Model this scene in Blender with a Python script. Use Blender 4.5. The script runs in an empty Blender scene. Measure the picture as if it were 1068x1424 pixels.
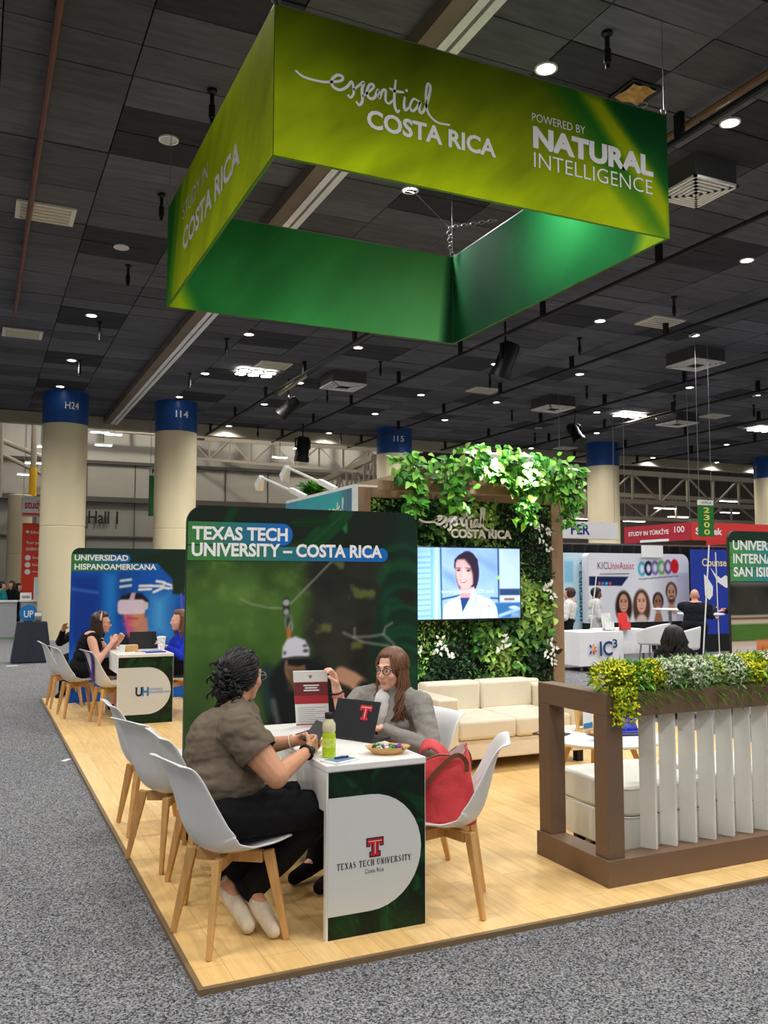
import bpy, bmesh, math, random
import numpy as np
from mathutils import Vector as V, Matrix as M
random.seed(7); np.random.seed(7)
PI = math.pi
sc = bpy.context.scene
C = sc.collection

# ------------------------------------------------------------------ camera
FPX, EYE, PITCH, YAW = 1220.0, 1.55, math.atan(93/1220.0), math.radians(24.9)
cam = bpy.data.cameras.new('camera'); cam_o = bpy.data.objects.new('camera', cam); C.objects.link(cam_o)
cam.sensor_fit = 'VERTICAL'; cam.sensor_height = 24.0; cam.lens = 24.0*FPX/1424.0
cam.clip_start = 0.05; cam.clip_end = 200
cam_o.location = (0, 0, EYE); cam_o.rotation_euler = (PI/2 + PITCH, 0, -YAW)
sc.camera = cam_o

# ------------------------------------------------------------------ world + exposure
w = bpy.data.worlds.new('hall_air'); sc.world = w; w.use_nodes = True
bg = w.node_tree.nodes['Background']; bg.inputs[0].default_value = (0.95, 0.97, 1.0, 1); bg.inputs[1].default_value = 0.20
sc.view_settings.view_transform = 'Standard'; sc.view_settings.look = 'None'
sc.view_settings.gamma = 1.0; sc.view_settings.use_curve_mapping = False
sc.view_settings.exposure = 0.2
LAMP_W = 250.0
sc.cycles.max_bounces = 5; sc.cycles.diffuse_bounces = 3; sc.cycles.glossy_bounces = 2
sc.cycles.transmission_bounces = 4; sc.cycles.transparent_max_bounces = 6
sc.cycles.sample_clamp_indirect = 4.0; sc.cycles.caustics_reflective = False; sc.cycles.caustics_refractive = False
sc.cycles.use_denoising = True

# ------------------------------------------------------------------ helpers
def ray(x, y):
    u = (x-534.0)/FPX; v = -(y-712.0)/FPX
    f = math.cos(PITCH)-v*math.sin(PITCH); z = math.sin(PITCH)+v*math.cos(PITCH)
    return V((f*math.sin(YAW)+u*math.cos(YAW), f*math.cos(YAW)-u*math.sin(YAW), z))
def atY(x, y, Y):
    r = ray(x, y); return V((0, 0, EYE)) + r*(Y/r.y)
def atX(x, y, X):
    r = ray(x, y); return V((0, 0, EYE)) + r*(X/r.x)
def atz(x, y, z=0.0):
    r = ray(x, y); return V((0, 0, EYE)) + r*((z-EYE)/r.z)

def lin(c):
    c = np.asarray(c, float); return np.where(c <= 0.04045, c/12.92, ((c+0.055)/1.055)**2.4)
def rgb(r, g, b): return tuple(float(x) for x in lin(np.array([r, g, b])/255.0))

MATS = {}
def mat(name, col=(200, 200, 200), rough=0.5, metal=0.0, var=0.08, scale=20.0, bump=0.0, bscale=None, emit=0.0, attr=None, spec=0.5, stretch=None, trans=0.0, coat=0.0, ior=1.45):
    """principled material with noise variation in value, optional bump, optional colour attribute"""
    if name in MATS: return MATS[name]
    m = bpy.data.materials.new(name); m.use_nodes = True; nt = m.node_tree; N = nt.nodes; L = nt.links
    b = N['Principled BSDF']; b.inputs['Roughness'].default_value = rough; b.inputs['Metallic'].default_value = metal
    b.inputs['Specular IOR Level'].default_value = spec; b.inputs['Transmission Weight'].default_value = trans
    b.inputs['Coat Weight'].default_value = coat; b.inputs['IOR'].default_value = ior
    tc = N.new('ShaderNodeTexCoord'); mp = N.new('ShaderNodeMapping'); L.new(tc.outputs['Object'], mp.inputs['Vector'])
    if stretch: mp.inputs['Scale'].default_value = stretch
    nz = N.new('ShaderNodeTexNoise'); nz.inputs['Scale'].default_value = scale; nz.inputs['Detail'].default_value = 4
    L.new(mp.outputs['Vector'], nz.inputs['Vector'])
    mr = N.new('ShaderNodeMapRange'); mr.inputs[1].default_value = 0.25; mr.inputs[2].default_value = 0.75
    mr.inputs[3].default_value = 1-var; mr.inputs[4].default_value = 1+var; L.new(nz.outputs['Fac'], mr.inputs[0])
    hs = N.new('ShaderNodeHueSaturation')
    if attr:
        a = N.new('ShaderNodeAttribute'); a.attribute_name = attr; L.new(a.outputs['Color'], hs.inputs['Color'])
    else:
        hs.inputs['Color'].default_value = (*rgb(*col), 1)
    L.new(mr.outputs[0], hs.inputs['Value']); L.new(hs.outputs['Color'], b.inputs['Base Color'])
    if emit:
        L.new(hs.outputs['Color'], b.inputs['Emission Color']); b.inputs['Emission Strength'].default_value = emit
    if bump:
        n2 = N.new('ShaderNodeTexNoise'); n2.inputs['Scale'].default_value = bscale or scale; n2.inputs['Detail'].default_value = 3
        L.new(mp.outputs['Vector'], n2.inputs['Vector'])
        bp = N.new('ShaderNodeBump'); bp.inputs['Strength'].default_value = bump; bp.inputs['Distance'].default_value = 0.02
        L.new(n2.outputs['Fac'], bp.inputs['Height']); L.new(bp.outputs['Normal'], b.inputs['Normal'])
    MATS[name] = m; return m

class MB:
    """collects verts / faces (with material index) and links them as one mesh object"""
    def __init__(s): s.v = []; s.f = []; s.mi = []; s.cur = 0
    def add(s, vs, fs):
        o = len(s.v); s.v += [tuple(p) for p in vs]; s.f += [tuple(o+i for i in f) for f in fs]; s.mi += [s.cur]*len(fs); return s
    def m(s, i): s.cur = i; return s
    def box(s, x0, x1, y0, y1, z0, z1, mtx=None):
        vs = [V((x, y, z)) for z in (z0, z1) for y in (y0, y1) for x in (x0, x1)]
        if mtx is not None: vs = [mtx @ p for p in vs]
        return s.add(vs, [(0, 2, 3, 1), (4, 5, 7, 6), (0, 1, 5, 4), (2, 6, 7, 3), (0, 4, 6, 2), (1, 3, 7, 5)])
    def bar(s, p0, p1, wx, wy, up=(0, 0, 1), w2=None):
        p0 = V(p0); p1 = V(p1); d = (p1-p0).normalized(); u = V(up)
        if abs(d.dot(u)) > .99: u = V((0, 1, 0))
        a = d.cross(u).normalized(); b = a.cross(d)
        w2 = w2 or (wx, wy)
        vs = [p0+a*i*wx/2+b*j*wy/2 for i, j in ((-1, -1), (1, -1), (1, 1), (-1, 1))] + [p1+a*i*w2[0]/2+b*j*w2[1]/2 for i, j in ((-1, -1), (1, -1), (1, 1), (-1, 1))]
        return s.add(vs, [(3, 2, 1, 0), (4, 5, 6, 7), (0, 1, 5, 4), (1, 2, 6, 5), (2, 3, 7, 6), (3, 0, 4, 7)])
    def tube(s, pts, r, n=8, cap=True):
        pts = [V(p) for p in pts]; k = len(pts)
        rs = r if isinstance(r, (list, tuple)) else [r]*k
        vs = []; fs = []; a = None
        for i, p in enumerate(pts):
            d = (pts[min(i+1, k-1)]-pts[max(i-1, 0)]); d = d.normalized() if d.length > 1e-9 else V((0, 0, 1))
            if a is None:
                a = d.cross(V((0, 0, 1)));
                if a.length < 1e-3: a = V((1, 0, 0))
            a = (a-d*a.dot(d)).normalized(); b = d.cross(a)
            vs += [p+(a*math.cos(2*PI*j/n)+b*math.sin(2*PI*j/n))*rs[i] for j in range(n)]
        for i in range(k-1):
            for j in range(n): fs.append((i*n+j, i*n+(j+1) % n, (i+1)*n+(j+1) % n, (i+1)*n+j))
        if cap: fs.append(tuple(range(n-1, -1, -1))); fs.append(tuple(range((k-1)*n, k*n)))
        return s.add(vs, fs)
    def sphere(s, c, r, n=10, mtx=None):
        if not isinstance(r, (tuple, list)): r = (r, r, r)
        c = V(c); vs = []; fs = []; h = max(4, n//2+1)
        for i in range(1, h):
            t = PI*i/h
            for j in range(n):
                a = 2*PI*j/n; vs.append(V((r[0]*math.sin(t)*math.cos(a), r[1]*math.sin(t)*math.sin(a), r[2]*math.cos(t))))
        top = len(vs); vs.append(V((0, 0, r[2]))); vs.append(V((0, 0, -r[2])))
        for i in range(h-2):
            for j in range(n): fs.append((i*n+j, (i+1)*n+j, (i+1)*n+(j+1) % n, i*n+(j+1) % n))
        for j in range(n):
            fs.append((top, j, (j+1) % n)); fs.append((top+1, (h-2)*n+(j+1) % n, (h-2)*n+j))
        vs = [(mtx @ p if mtx is not None else p)+c for p in vs]
        return s.add(vs, fs)
    def lathe(s, prof, c=(0, 0, 0), n=24, cap=True):
        vs = []; fs = []; k = len(prof)
        for r, z in prof:
            vs += [V((c[0]+r*math.cos(2*PI*j/n), c[1]+r*math.sin(2*PI*j/n), c[2]+z)) for j in range(n)]
        for i in range(k-1):
            for j in range(n): fs.append((i*n+j, i*n+(j+1) % n, (i+1)*n+(j+1) % n, (i+1)*n+j))
        if cap: fs.append(tuple(range(n-1, -1, -1))); fs.append(tuple(range((k-1)*n, k*n)))
        return s.add(vs, fs)
    def prism(s, poly, f, d):
        """poly: 2-D points; f(u, v, w) -> 3-D; extruded from w=0 to w=d"""
        n = len(poly); vs = [f(u, v, 0) for u, v in poly]+[f(u, v, d) for u, v in poly]
        return s.add(vs, [tuple(range(n-1, -1, -1)), tuple(range(n, 2*n))]+[(i, (i+1) % n, n+(i+1) % n, n+i) for i in range(n)])
    def surf(s, g, nu, nv, closed_u=False):
        o = []; fs = []
        for i in range(nu):
            for j in range(nv): o.append(g(i/(nu-1 if not closed_u else nu), j/(nv-1)))
        for i in range(nu if closed_u else nu-1):
            for j in range(nv-1): fs.append((i*nv+j, ((i+1) % nu)*nv+j, ((i+1) % nu)*nv+j+1, i*nv+j+1))
        return s.add(o, fs)
    def leaf(s, p, d, n, L, W, fold=0.25, droop=0.2):
        d = V(d).normalized(); n = V(n); a = d.cross(n)
        if a.length < 1e-4: a = d.orthogonal()
        a.normalize(); n = a.cross(d); p = V(p)
        m1 = p+d*L*.4-n*L*droop*.15; e = p+d*L-n*L*droop; vs = [p, m1, e]
        for sg in (1, -1):
            for t, w_ in ((.08, .3), (.34, .5), (.7, .3)): vs.append(p+d*L*t-n*L*droop*t*t+a*sg*W*w_+n*W*fold*w_*1.6)
        return s.add(vs, [(0, 1, 4, 3), (1, 2, 5, 4), (0, 6, 7, 1), (1, 7, 8, 2)])
    def build(s, name, mats, parent=None, smooth=35, bev=0, seg=2, col=None, off=None, subsurf=0, solid=0):
        me = bpy.data.meshes.new(name); vs = s.v
        if off is not None: o = V(off); vs = [(p[0]-o.x, p[1]-o.y, p[2]-o.z) for p in vs]
        me.from_pydata([tuple(p) for p in vs], [], s.f); me.update()
        if not isinstance(mats, (list, tuple)): mats = [mats]
        for m in mats: me.materials.append(m)
        if len(mats) > 1: me.polygons.foreach_set('material_index', s.mi)
        if smooth:
            me.polygons.foreach_set('use_smooth', [True]*len(me.polygons))
            try: me.set_sharp_from_angle(angle=math.radians(smooth))
            except Exception: pass
        if col is not None: setcol(me, col)
        o = bpy.data.objects.new(name, me); C.objects.link(o)
        if parent is not None: o.parent = parent
        if solid:
            md = o.modifiers.new('solid', 'SOLIDIFY'); md.thickness = solid; md.offset = 0
        if bev:
            md = o.modifiers.new('bevel', 'BEVEL'); md.width = bev; md.segments = seg; md.limit_method = 'ANGLE'; md.angle_limit = math.radians(40)
        if subsurf:
            md = o.modifiers.new('sub', 'SUBSURF'); md.levels = subsurf; md.render_levels = subsurf
        return o

def setcol(me, col):
    a = me.color_attributes.new('Col', 'FLOAT_COLOR', 'POINT')
    c = np.ones((len(me.vertices), 4), np.float32); c[:, :3] = col
    a.data.foreach_set('color', c.ravel())

def tag(o, label=None, cat=None, group=None, kind=None):
    if label: o['label'] = label
    if cat: o['category'] = cat
    if group: o['group'] = group
    if kind: o['kind'] = kind
    return o
def thing(name, label, cat, loc=(0, 0, 0), rz=0.0, group=None):
    o = bpy.data.objects.new(name, None); C.objects.link(o); o.location = loc; o.rotation_euler = (0, 0, rz); o.empty_display_size = .1
    return tag(o, label, cat, group)
def copy_tree(o, parent=None):
    c = o.copy(); C.objects.link(c)
    if parent is not None: c.parent = parent
    for ch in list(o.children): copy_tree(ch, c)
    return c
def struct(name, mb, m, label, cat, **k):
    return tag(mb.build(name, m, **k), label, cat, None, 'structure')

# ---- lettering -----------------------------------------------------------
_tc = {}
def text_poly(s, bold=0.0, space=1.0):
    k = (s, bold, space)
    if k not in _tc:
        cu = bpy.data.curves.new('lettering', 'FONT'); cu.body = s; cu.offset = bold; cu.space_character = space; cu.resolution_u = 3
        o = bpy.data.objects.new('lettering', cu); C.objects.link(o)
        me = o.to_mesh(); vs = [(p.co.x, p.co.y) for p in me.vertices]; fs = [tuple(p.vertices) for p in me.polygons]
        o.to_mesh_clear(); bpy.data.objects.remove(o); bpy.data.curves.remove(cu)
        a = np.array(vs); _tc[k] = (a-a.min(0), fs, a.max(0)-a.min(0))
    return _tc[k]
def put_text(mb, s, f, u0, v0, wid, hei, bold=0.0, space=1.0):
    """fits the string in the box (u0, v0)-(u0+wid, v0+hei) of the surface map f(u, v)"""
    a, fs, sz = text_poly(s, bold, space)
    if wid is None: wid = hei*sz[0]/sz[1]
    return mb.add([f(u0+p[0]/sz[0]*wid, v0+p[1]/sz[1]*hei) for p in a], fs)
def ribbon(mb, pts, wid, f, closed=False):
    """a flat stroke through 2-D points, width constant or per point"""
    pts = [np.array(p, float) for p in pts]; n = len(pts); vs = []; fs = []
    for i, p in enumerate(pts):
        d = pts[min(i+1, n-1)]-pts[max(i-1, 0)]; l = np.hypot(*d) or 1; nn = np.array([-d[1], d[0]])/l
        ww = wid[i] if isinstance(wid, (list, tuple)) else wid
        vs += [f(*(p+nn*ww/2)), f(*(p-nn*ww/2))]
    for i in range(n-1): fs.append((2*i, 2*i+1, 2*i+3, 2*i+2))
    return mb.add(vs, fs)
def spline(pts, k=6):
    P = [np.array(p, float) for p in pts]; P = [2*P[0]-P[1]]+P+[2*P[-1]-P[-2]]; out = []
    for i in range(1, len(P)-2):
        for j in range(k):
            t = j/k; a, b, c, d = P[i-1], P[i], P[i+1], P[i+2]
            out.append(.5*((2*b)+(-a+c)*t+(2*a-5*b+4*c-d)*t*t+(-a+3*b-3*c+d)*t**3))
    out.append(P[-2]); return out
def disc(c, r, n=20, r2=None): return [(c[0]+r*math.cos(2*PI*i/n), c[1]+(r2 or r)*math.sin(2*PI*i/n)) for i in range(n)]
def poly(mb, pts, f): return mb.add([f(*p) for p in pts], [tuple(range(len(pts)))])
def rrect(u0, v0, u1, v1, rs, n=6):
    """rounded rectangle, radii (bl, br, tr, tl)"""
    out = []
    for (cx, cy, a0, r) in ((u0, v0, PI, rs[0]), (u1, v0, 1.5*PI, rs[1]), (u1, v1, 0, rs[2]), (u0, v1, .5*PI, rs[3])):
        if r <= 0: out.append((cx, cy)); continue
        ox = cx+r if cx == u0 else cx-r; oy = cy+r if cy == v0 else cy-r
        out += [(ox+r*math.cos(a0+PI/2*i/n), oy+r*math.sin(a0+PI/2*i/n)) for i in range(n+1)]
    return out

# handwriting of the word on the hanging sign, as strokes in a box about 5.9 wide and 2 high
ESS = [[(0, 1.72), (.35, 1.52), (1.0, 1.5), (1.45, 1.58), (1.95, 1.78), (2.02, 1.98), (1.8, 2.0), (1.56, 1.72), (1.6, 1.42), (1.9, 1.34), (2.2, 1.55), (2.42, 1.86), (2.5, 1.6), (2.5, 1.3), (2.36, 1.1), (2.25, 1.22)],
       [(2.5, 1.5), (2.75, 1.78), (2.96, 1.98), (2.88, 1.6), (2.9, 1.1), (2.76, .86), (2.62, 1.0)],
       [(2.9, 1.3), (3.15, 1.55), (3.4, 1.86), (3.36, 2.0), (3.2, 1.9), (3.1, 1.55), (3.22, 1.3), (3.45, 1.4), (3.6, 1.8), (3.66, 1.42), (3.8, 1.8), (3.95, 1.86), (3.95, 1.4), (4.1, 1.28), (4.3, 1.5)],
       [(4.42, 2.5), (4.36, 1.9), (4.36, 1.3), (4.48, .98), (4.6, 1.1)], [(4.12, 2.02), (4.4, 1.95), (4.8, 2.0)],
       [(4.84, 1.8), (4.8, 1.4), (4.86, 1.16), (5.05, 1.35)],
       [(5.5, 1.75), (5.25, 1.8), (5.08, 1.4), (5.2, 1.2), (5.42, 1.45), (5.56, 1.75), (5.52, 1.35), (5.62, 1.22), (5.8, 1.5), (6.0, 2.2), (6.05, 2.62), (5.92, 2.7), (5.84, 2.2), (5.86, 1.6), (6.0, 1.22), (6.4, .95), (7.0, .98)]]
def put_script(mb, f, u0, v0, wid, hei, th):
    for st in ESS:
        sp = spline(st, 5); n = len(sp)
        ribbon(mb, [(u0+p[0]/7.0*wid, v0+(p[1]-.86)/1.84*hei) for p in sp], [th*(.75+.35*math.sin(PI*i/(n-1))) for i in range(n)], f)
    poly(mb, disc((u0+4.92/7*wid, v0+(2.12-.86)/1.84*hei), th*.6, 8), f)

# serif capitals as strokes in a unit box
SER = {'T': [((.5, 0), (.5, 1), 1), ((0, .98), (1, .98), 0), ((.04, 1), (.04, .78), 0), ((.96, 1), (.96, .78), 0), ((.28, .02), (.72, .02), 0)],
       'E': [((.2, 0), (.2, 1), 1), ((.05, .98), (.85, .98), 0), ((.2, .52), (.65, .52), 0), ((.05, .02), (.9, .02), 0), ((.85, 1), (.85, .78), 0), ((.9, 0), (.9, .24), 0)],
       'X': [((.12, 1), (.88, 0), 1), ((.85, 1), (.15, 0), 0), ((0, .98), (.35, .98), 0), ((.65, .98), (1, .98), 0), ((0, .02), (.35, .02), 0), ((.65, .02), (1, .02), 0)],
       'A': [((.5, 1), (.86, 0), 1), ((.5, 1), (.14, 0), 0), ((.26, .36), (.72, .36), 0), ((0, .02), (.32, .02), 0), ((.68, .02), (1, .02), 0)],
       'S': [((.8, .85), (.5, .98), 0), ((.5, .98), (.2, .8), 0), ((.2, .8), (.3, .6), 1), ((.3, .6), (.7, .42), 1), ((.7, .42), (.8, .2), 1), ((.8, .2), (.5, .02), 0), ((.5, .02), (.16, .18), 0)],
       'C': [((.88, .8), (.55, .98), 0), ((.55, .98), (.2, .75), 0), ((.2, .75), (.14, .5), 1), ((.14, .5), (.2, .25), 1), ((.2, .25), (.55, .02), 0), ((.55, .02), (.9, .2), 0)],
       'H': [((.2, 0), (.2, 1), 1), ((.8, 0), (.8, 1), 1), ((.2, .52), (.8, .52), 0)]+[((a, b), (a+.36, b), 0) for a in (.02, .62) for b in (.02, .98)],
       'U': [((.2, 1), (.2, .3), 1), ((.2, .3), (.5, .02), 0), ((.5, .02), (.8, .3), 0), ((.8, .3), (.8, 1), 0), ((.02, .98), (.38, .98), 0), ((.64, .98), (.98, .98), 0)],
       'N': [((.18, 0), (.18, 1), 0), ((.18, 1), (.82, 0), 1), ((.82, 0), (.82, 1), 0), ((.0, .02), (.36, .02), 0), ((.64, .98), (1, .98), 0)],
       'I': [((.5, 0), (.5, 1), 1), ((.25, .02), (.75, .02), 0), ((.25, .98), (.75, .98), 0)],
       'V': [((.14, 1), (.5, 0), 1), ((.86, 1), (.5, 0), 0), ((0, .98), (.32, .98), 0), ((.68, .98), (1, .98), 0)],
       'R': [((.2, 0), (.2, 1), 1), ((.05, .98), (.6, .98), 0), ((.6, .98), (.78, .75), 1), ((.78, .75), (.6, .5), 0), ((.6, .5), (.2, .5), 0), ((.5, .5), (.9, 0), 1), ((.03, .02), (.38, .02), 0)],
       'Y': [((.5, 0), (.5, .45), 1), ((.12, 1), (.5, .45), 1), ((.88, 1), (.5, .45), 0), ((.3, .02), (.7, .02), 0), ((0, .98), (.3, .98), 0), ((.7, .98), (1, .98), 0)]}
def put_serif(mb, s, f, u0, v0, wid, hei):
    adv = [(.6 if c == ' ' else (.62 if c == 'I' else 1.12)) for c in s]; tot = sum(adv); k = wid/tot; x = u0
    for c, a in zip(s, adv):
        for (p, q, t) in SER.get(c, []):
            ribbon(mb, [(x+(p[0]*.92)*k*(a/1.12), v0+p[1]*hei), (x+(q[0]*.92)*k*(a/1.12), v0+q[1]*hei)], hei*(.17 if t else .085), f)
        x += a*k

# ---- printed pictures: colour per vertex of a fine grid -------------------
def vnoise(U, Vv, s, seed=0):
    rs = np.random.RandomState(seed); n = 64; g = rs.rand(n, n)
    x = (U*s) % n; y = (Vv*s) % n; i = np.floor(x).astype(int) % n; j = np.floor(y).astype(int) % n; fx = x-np.floor(x); fy = y-np.floor(y)
    fx = fx*fx*(3-2*fx); fy = fy*fy*(3-2*fy); i1 = (i+1) % n; j1 = (j+1) % n
    return (g[i, j]*(1-fx)+g[i1, j]*fx)*(1-fy)+(g[i, j1]*(1-fx)+g[i1, j1]*fx)*fy
def fbm(U, Vv, s, seed=0, o=4): return sum(vnoise(U, Vv, s*2**k, seed+k)*.5**k for k in range(o))/sum(.5**k for k in range(o))
class Pic:
    """a flat printed picture painted in its own metres: u to the right, v up"""
    def __init__(s, W, H, nx, ny, base):
        s.W, s.H, s.nx, s.ny = W, H, nx, ny
        s.U, s.V = np.meshgrid(np.linspace(0, W, nx), np.linspace(0, H, ny)); s.px = max(W/nx, H/ny)
        s.c = np.zeros((ny, nx, 3)); s.c[:] = np.array(base)/255.0
    def mix(s, a, col):
        a = np.clip(a, 0, 1)[..., None]; col = np.array(col, float)
        s.c = s.c*(1-a)+(col/255.0 if col.ndim == 1 else col)*a; return s
    def ell(s, c, r, col, soft=None, rot=0, k=1.0):
        x = s.U-c[0]; y = s.V-c[1]; cr, sr = math.cos(rot), math.sin(rot); X = x*cr+y*sr; Y = -x*sr+y*cr
        d = (np.sqrt((X/r[0])**2+(Y/r[1])**2)-1)*min(r); sf = soft if soft is not None else s.px
        return s.mix(k*(.5-d/sf/2), col)
    def sd(s, pts):
        d = np.full(s.U.shape, 1e9); ins = np.zeros(s.U.shape, bool); n = len(pts)
        for i in range(n):
            ax, ay = pts[i]; bx, by = pts[(i+1) % n]; ex, ey = bx-ax, by-ay
            t = np.clip(((s.U-ax)*ex+(s.V-ay)*ey)/(ex*ex+ey*ey+1e-12), 0, 1); d = np.minimum(d, np.hypot(s.U-ax-t*ex, s.V-ay-t*ey))
            if ey != 0: ins ^= ((ay > s.V) != (by > s.V)) & (s.U < ex*(s.V-ay)/ey+ax)
        return np.where(ins, -d, d)
    def pol(s, pts, col, soft=None, k=1.0): return s.mix(k*(.5-s.sd(pts)/(soft or s.px)/2), col)
    def line(s, pts, wd, col, soft=None, k=1.0):
        d = np.full(s.U.shape, 1e9)
        for (ax, ay), (bx, by) in zip(pts[:-1], pts[1:]):
            ex, ey = bx-ax, by-ay; t = np.clip(((s.U-ax)*ex+(s.V-ay)*ey)/(ex*ex+ey*ey+1e-12), 0, 1); d = np.minimum(d, np.hypot(s.U-ax-t*ex, s.V-ay-t*ey))
        return s.mix(k*(.5-(d-wd/2)/(soft or s.px)/2), col)
    def rect(s, u0, v0, u1, v1, col, soft=None, k=1.0): return s.pol([(u0, v0), (u1, v0), (u1, v1), (u0, v1)], col, soft, k)
    def shade(s, g): s.c = np.clip(s.c*g[..., None], 0, 1); return s
    def mesh(s, name, m, f, parent=None, clip=None):
        """f(u, v) -> point; clip: (radius tl, radius tr) rounds the upper corners"""
        U, Vv = s.U.copy(), s.V.copy()
        if clip:
            for (r, cx, sg) in ((clip[0], 0, 1), (clip[1], s.W, -1)):
                if r:
                    ox = cx+sg*r; oy = s.H-r; q = ((U-ox)*sg < 0) & (Vv > oy); dd = np.hypot(U-ox, Vv-oy); k = np.where(q & (dd > r), r/np.maximum(dd, 1e-6), 1)
                    U = np.where(k < 1, ox+(U-ox)*k, U); Vv = np.where(k < 1, oy+(Vv-oy)*k, Vv)
        mb = MB(); nx, ny = s.nx, s.ny
        mb.v = [tuple(f(float(a), float(b))) for a, b in zip(U.ravel(), Vv.ravel())]
        mb.f = [(j*nx+i, j*nx+i+1, (j+1)*nx+i+1, (j+1)*nx+i) for j in range(ny-1) for i in range(nx-1)]; mb.mi = [0]*len(mb.f)
        return mb.build(name, m, parent, smooth=0, col=lin(s.c.reshape(-1, 3)))

def leafart(P, seed=3, dark=(14, 30, 18), n=26, lo=.05, hi=.3, region=None):
    """dark tropical foliage print: long leaves with midribs"""
    rs = np.random.RandomState(seed)
    for i in range(n):
        x = rs.uniform(0, P.W); y = rs.uniform(0, P.H)
        if region and not region(x, y): continue
        L = rs.uniform(lo, hi); a = rs.uniform(0, 2*PI); wdt = L*rs.uniform(.12, .3); g = rs.uniform(.6, 2.0)
        col = (dark[0]*g*.8, dark[1]*g*1.25+6, dark[2]*g)
        P.ell((x, y), (L/2, wdt/2), col, soft=.004, rot=a, k=.85)
        dx, dy = math.cos(a)*L/2, math.sin(a)*L/2
        P.line([(x-dx, y-dy), (x+dx, y+dy)], .003, (col[0]*1.7+6, col[1]*1.5+8, col[2]*1.6+6), k=.7)
    return P
m_print = mat('printed_board', rough=.45, var=.01, attr='Col', spec=.3)
m_fabricprint = mat('printed_fabric', rough=.8, var=.03, scale=300, attr='Col', spec=.15)
m_white_ink = mat('white_ink', (240, 240, 238), .6, var=.01)
# ================================================================== the hall
def carpet_mat():
    m = bpy.data.materials.new('grey_carpet'); m.use_nodes = True; nt = m.node_tree; N = nt.nodes; L = nt.links; b = N['Principled BSDF']
    b.inputs['Roughness'].default_value = .95; b.inputs['Specular IOR Level'].default_value = .1
    tc = N.new('ShaderNodeTexCoord')
    n1 = N.new('ShaderNodeTexNoise'); n1.inputs['Scale'].default_value = 105; n1.inputs['Detail'].default_value = 3; n1.inputs['Roughness'].default_value = .8
    n2 = N.new('ShaderNodeTexNoise'); n2.inputs['Scale'].default_value = 1.1; n2.inputs['Detail'].default_value = 3
    L.new(tc.outputs['Object'], n1.inputs['Vector']); L.new(tc.outputs['Object'], n2.inputs['Vector'])
    cr = N.new('ShaderNodeValToRGB'); e = cr.color_ramp.elements
    e[0].position = .40; e[0].color = (*rgb(22, 22, 25), 1); e[1].position = .64; e[1].color = (*rgb(170, 170, 172), 1)
    L.new(n1.outputs['Fac'], cr.inputs['Fac'])
    mr = N.new('ShaderNodeMapRange'); mr.inputs[3].default_value = .86; mr.inputs[4].default_value = 1.14; L.new(n2.outputs['Fac'], mr.inputs[0])
    hs = N.new('ShaderNodeHueSaturation'); L.new(cr.outputs[0], hs.inputs['Color']); L.new(mr.outputs[0], hs.inputs['Value']); L.new(hs.outputs[0], b.inputs['Base Color'])
    bp = N.new('ShaderNodeBump'); bp.inputs['Strength'].default_value = .5; bp.inputs['Distance'].default_value = .01; L.new(n1.outputs['Fac'], bp.inputs['Height']); L.new(bp.outputs[0], b.inputs['Normal'])
    return m
def plank_mat():
    m = bpy.data.materials.new('light_oak_planks'); m.use_nodes = True; nt = m.node_tree; N = nt.nodes; L = nt.links; b = N['Principled BSDF']
    b.inputs['Roughness'].default_value = .42; b.inputs['Specular IOR Level'].default_value = .35
    tc = N.new('ShaderNodeTexCoord'); mp = N.new('ShaderNodeMapping'); mp.inputs['Rotation'].default_value = (0, 0, PI/2); L.new(tc.outputs['Object'], mp.inputs['Vector'])
    br = N.new('ShaderNodeTexBrick'); br.offset = .37; br.inputs['Scale'].default_value = 1; br.inputs['Brick Width'].default_value = 1.2; br.inputs['Row Height'].default_value = .16
    br.inputs['Mortar Size'].default_value = .0014; br.inputs['Color1'].default_value = (*rgb(236, 202, 146), 1); br.inputs['Color2'].default_value = (*rgb(224, 186, 126), 1); br.inputs['Mortar'].default_value = (*rgb(182, 146, 96), 1)
    L.new(mp.outputs[0], br.inputs['Vector'])
    m2 = N.new('ShaderNodeMapping'); m2.inputs['Scale'].default_value = (14, 1.1, 14); L.new(tc.outputs['Object'], m2.inputs['Vector'])
    n = N.new('ShaderNodeTexNoise'); n.inputs['Scale'].default_value = 3; n.inputs['Detail'].default_value = 5; n.inputs['Distortion'].default_value = .6; L.new(m2.outputs[0], n.inputs['Vector'])
    mr = N.new('ShaderNodeMapRange'); mr.inputs[1].default_value = .3; mr.inputs[2].default_value = .7; mr.inputs[3].default_value = .88; mr.inputs[4].default_value = 1.1; L.new(n.outputs['Fac'], mr.inputs[0])
    hs = N.new('ShaderNodeHueSaturation'); hs.inputs['Saturation'].default_value = 1.05; L.new(br.outputs['Color'], hs.inputs['Color']); L.new(mr.outputs[0], hs.inputs['Value']); L.new(hs.outputs[0], b.inputs['Base Color'])
    return m
Z0 = -0.025
struct('floor', MB().box(-14, 58, -7, 47, Z0-.1, Z0), carpet_mat(), 'grey speckled carpet floor of the exhibition hall', 'floor', smooth=0)
struct('floor_booth', MB().box(.835, 6.75, 3.44, 12.4, Z0, 0), plank_mat(), 'light oak plank floor of the booth platform', 'floor', smooth=0)
m_alu = mat('brushed_alu', (150, 150, 152), .4, .8)
struct('trim_booth', MB().box(.815, .835, 3.42, 12.4, Z0, -.002).box(.835, 6.77, 3.42, 3.44, Z0, -.002).box(6.75, 6.77, 3.44, 12.4, Z0, -.002), mat('edge_strip', (120, 98, 70), .5), 'narrow edging strip around the oak platform', 'trim', smooth=0)

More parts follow.
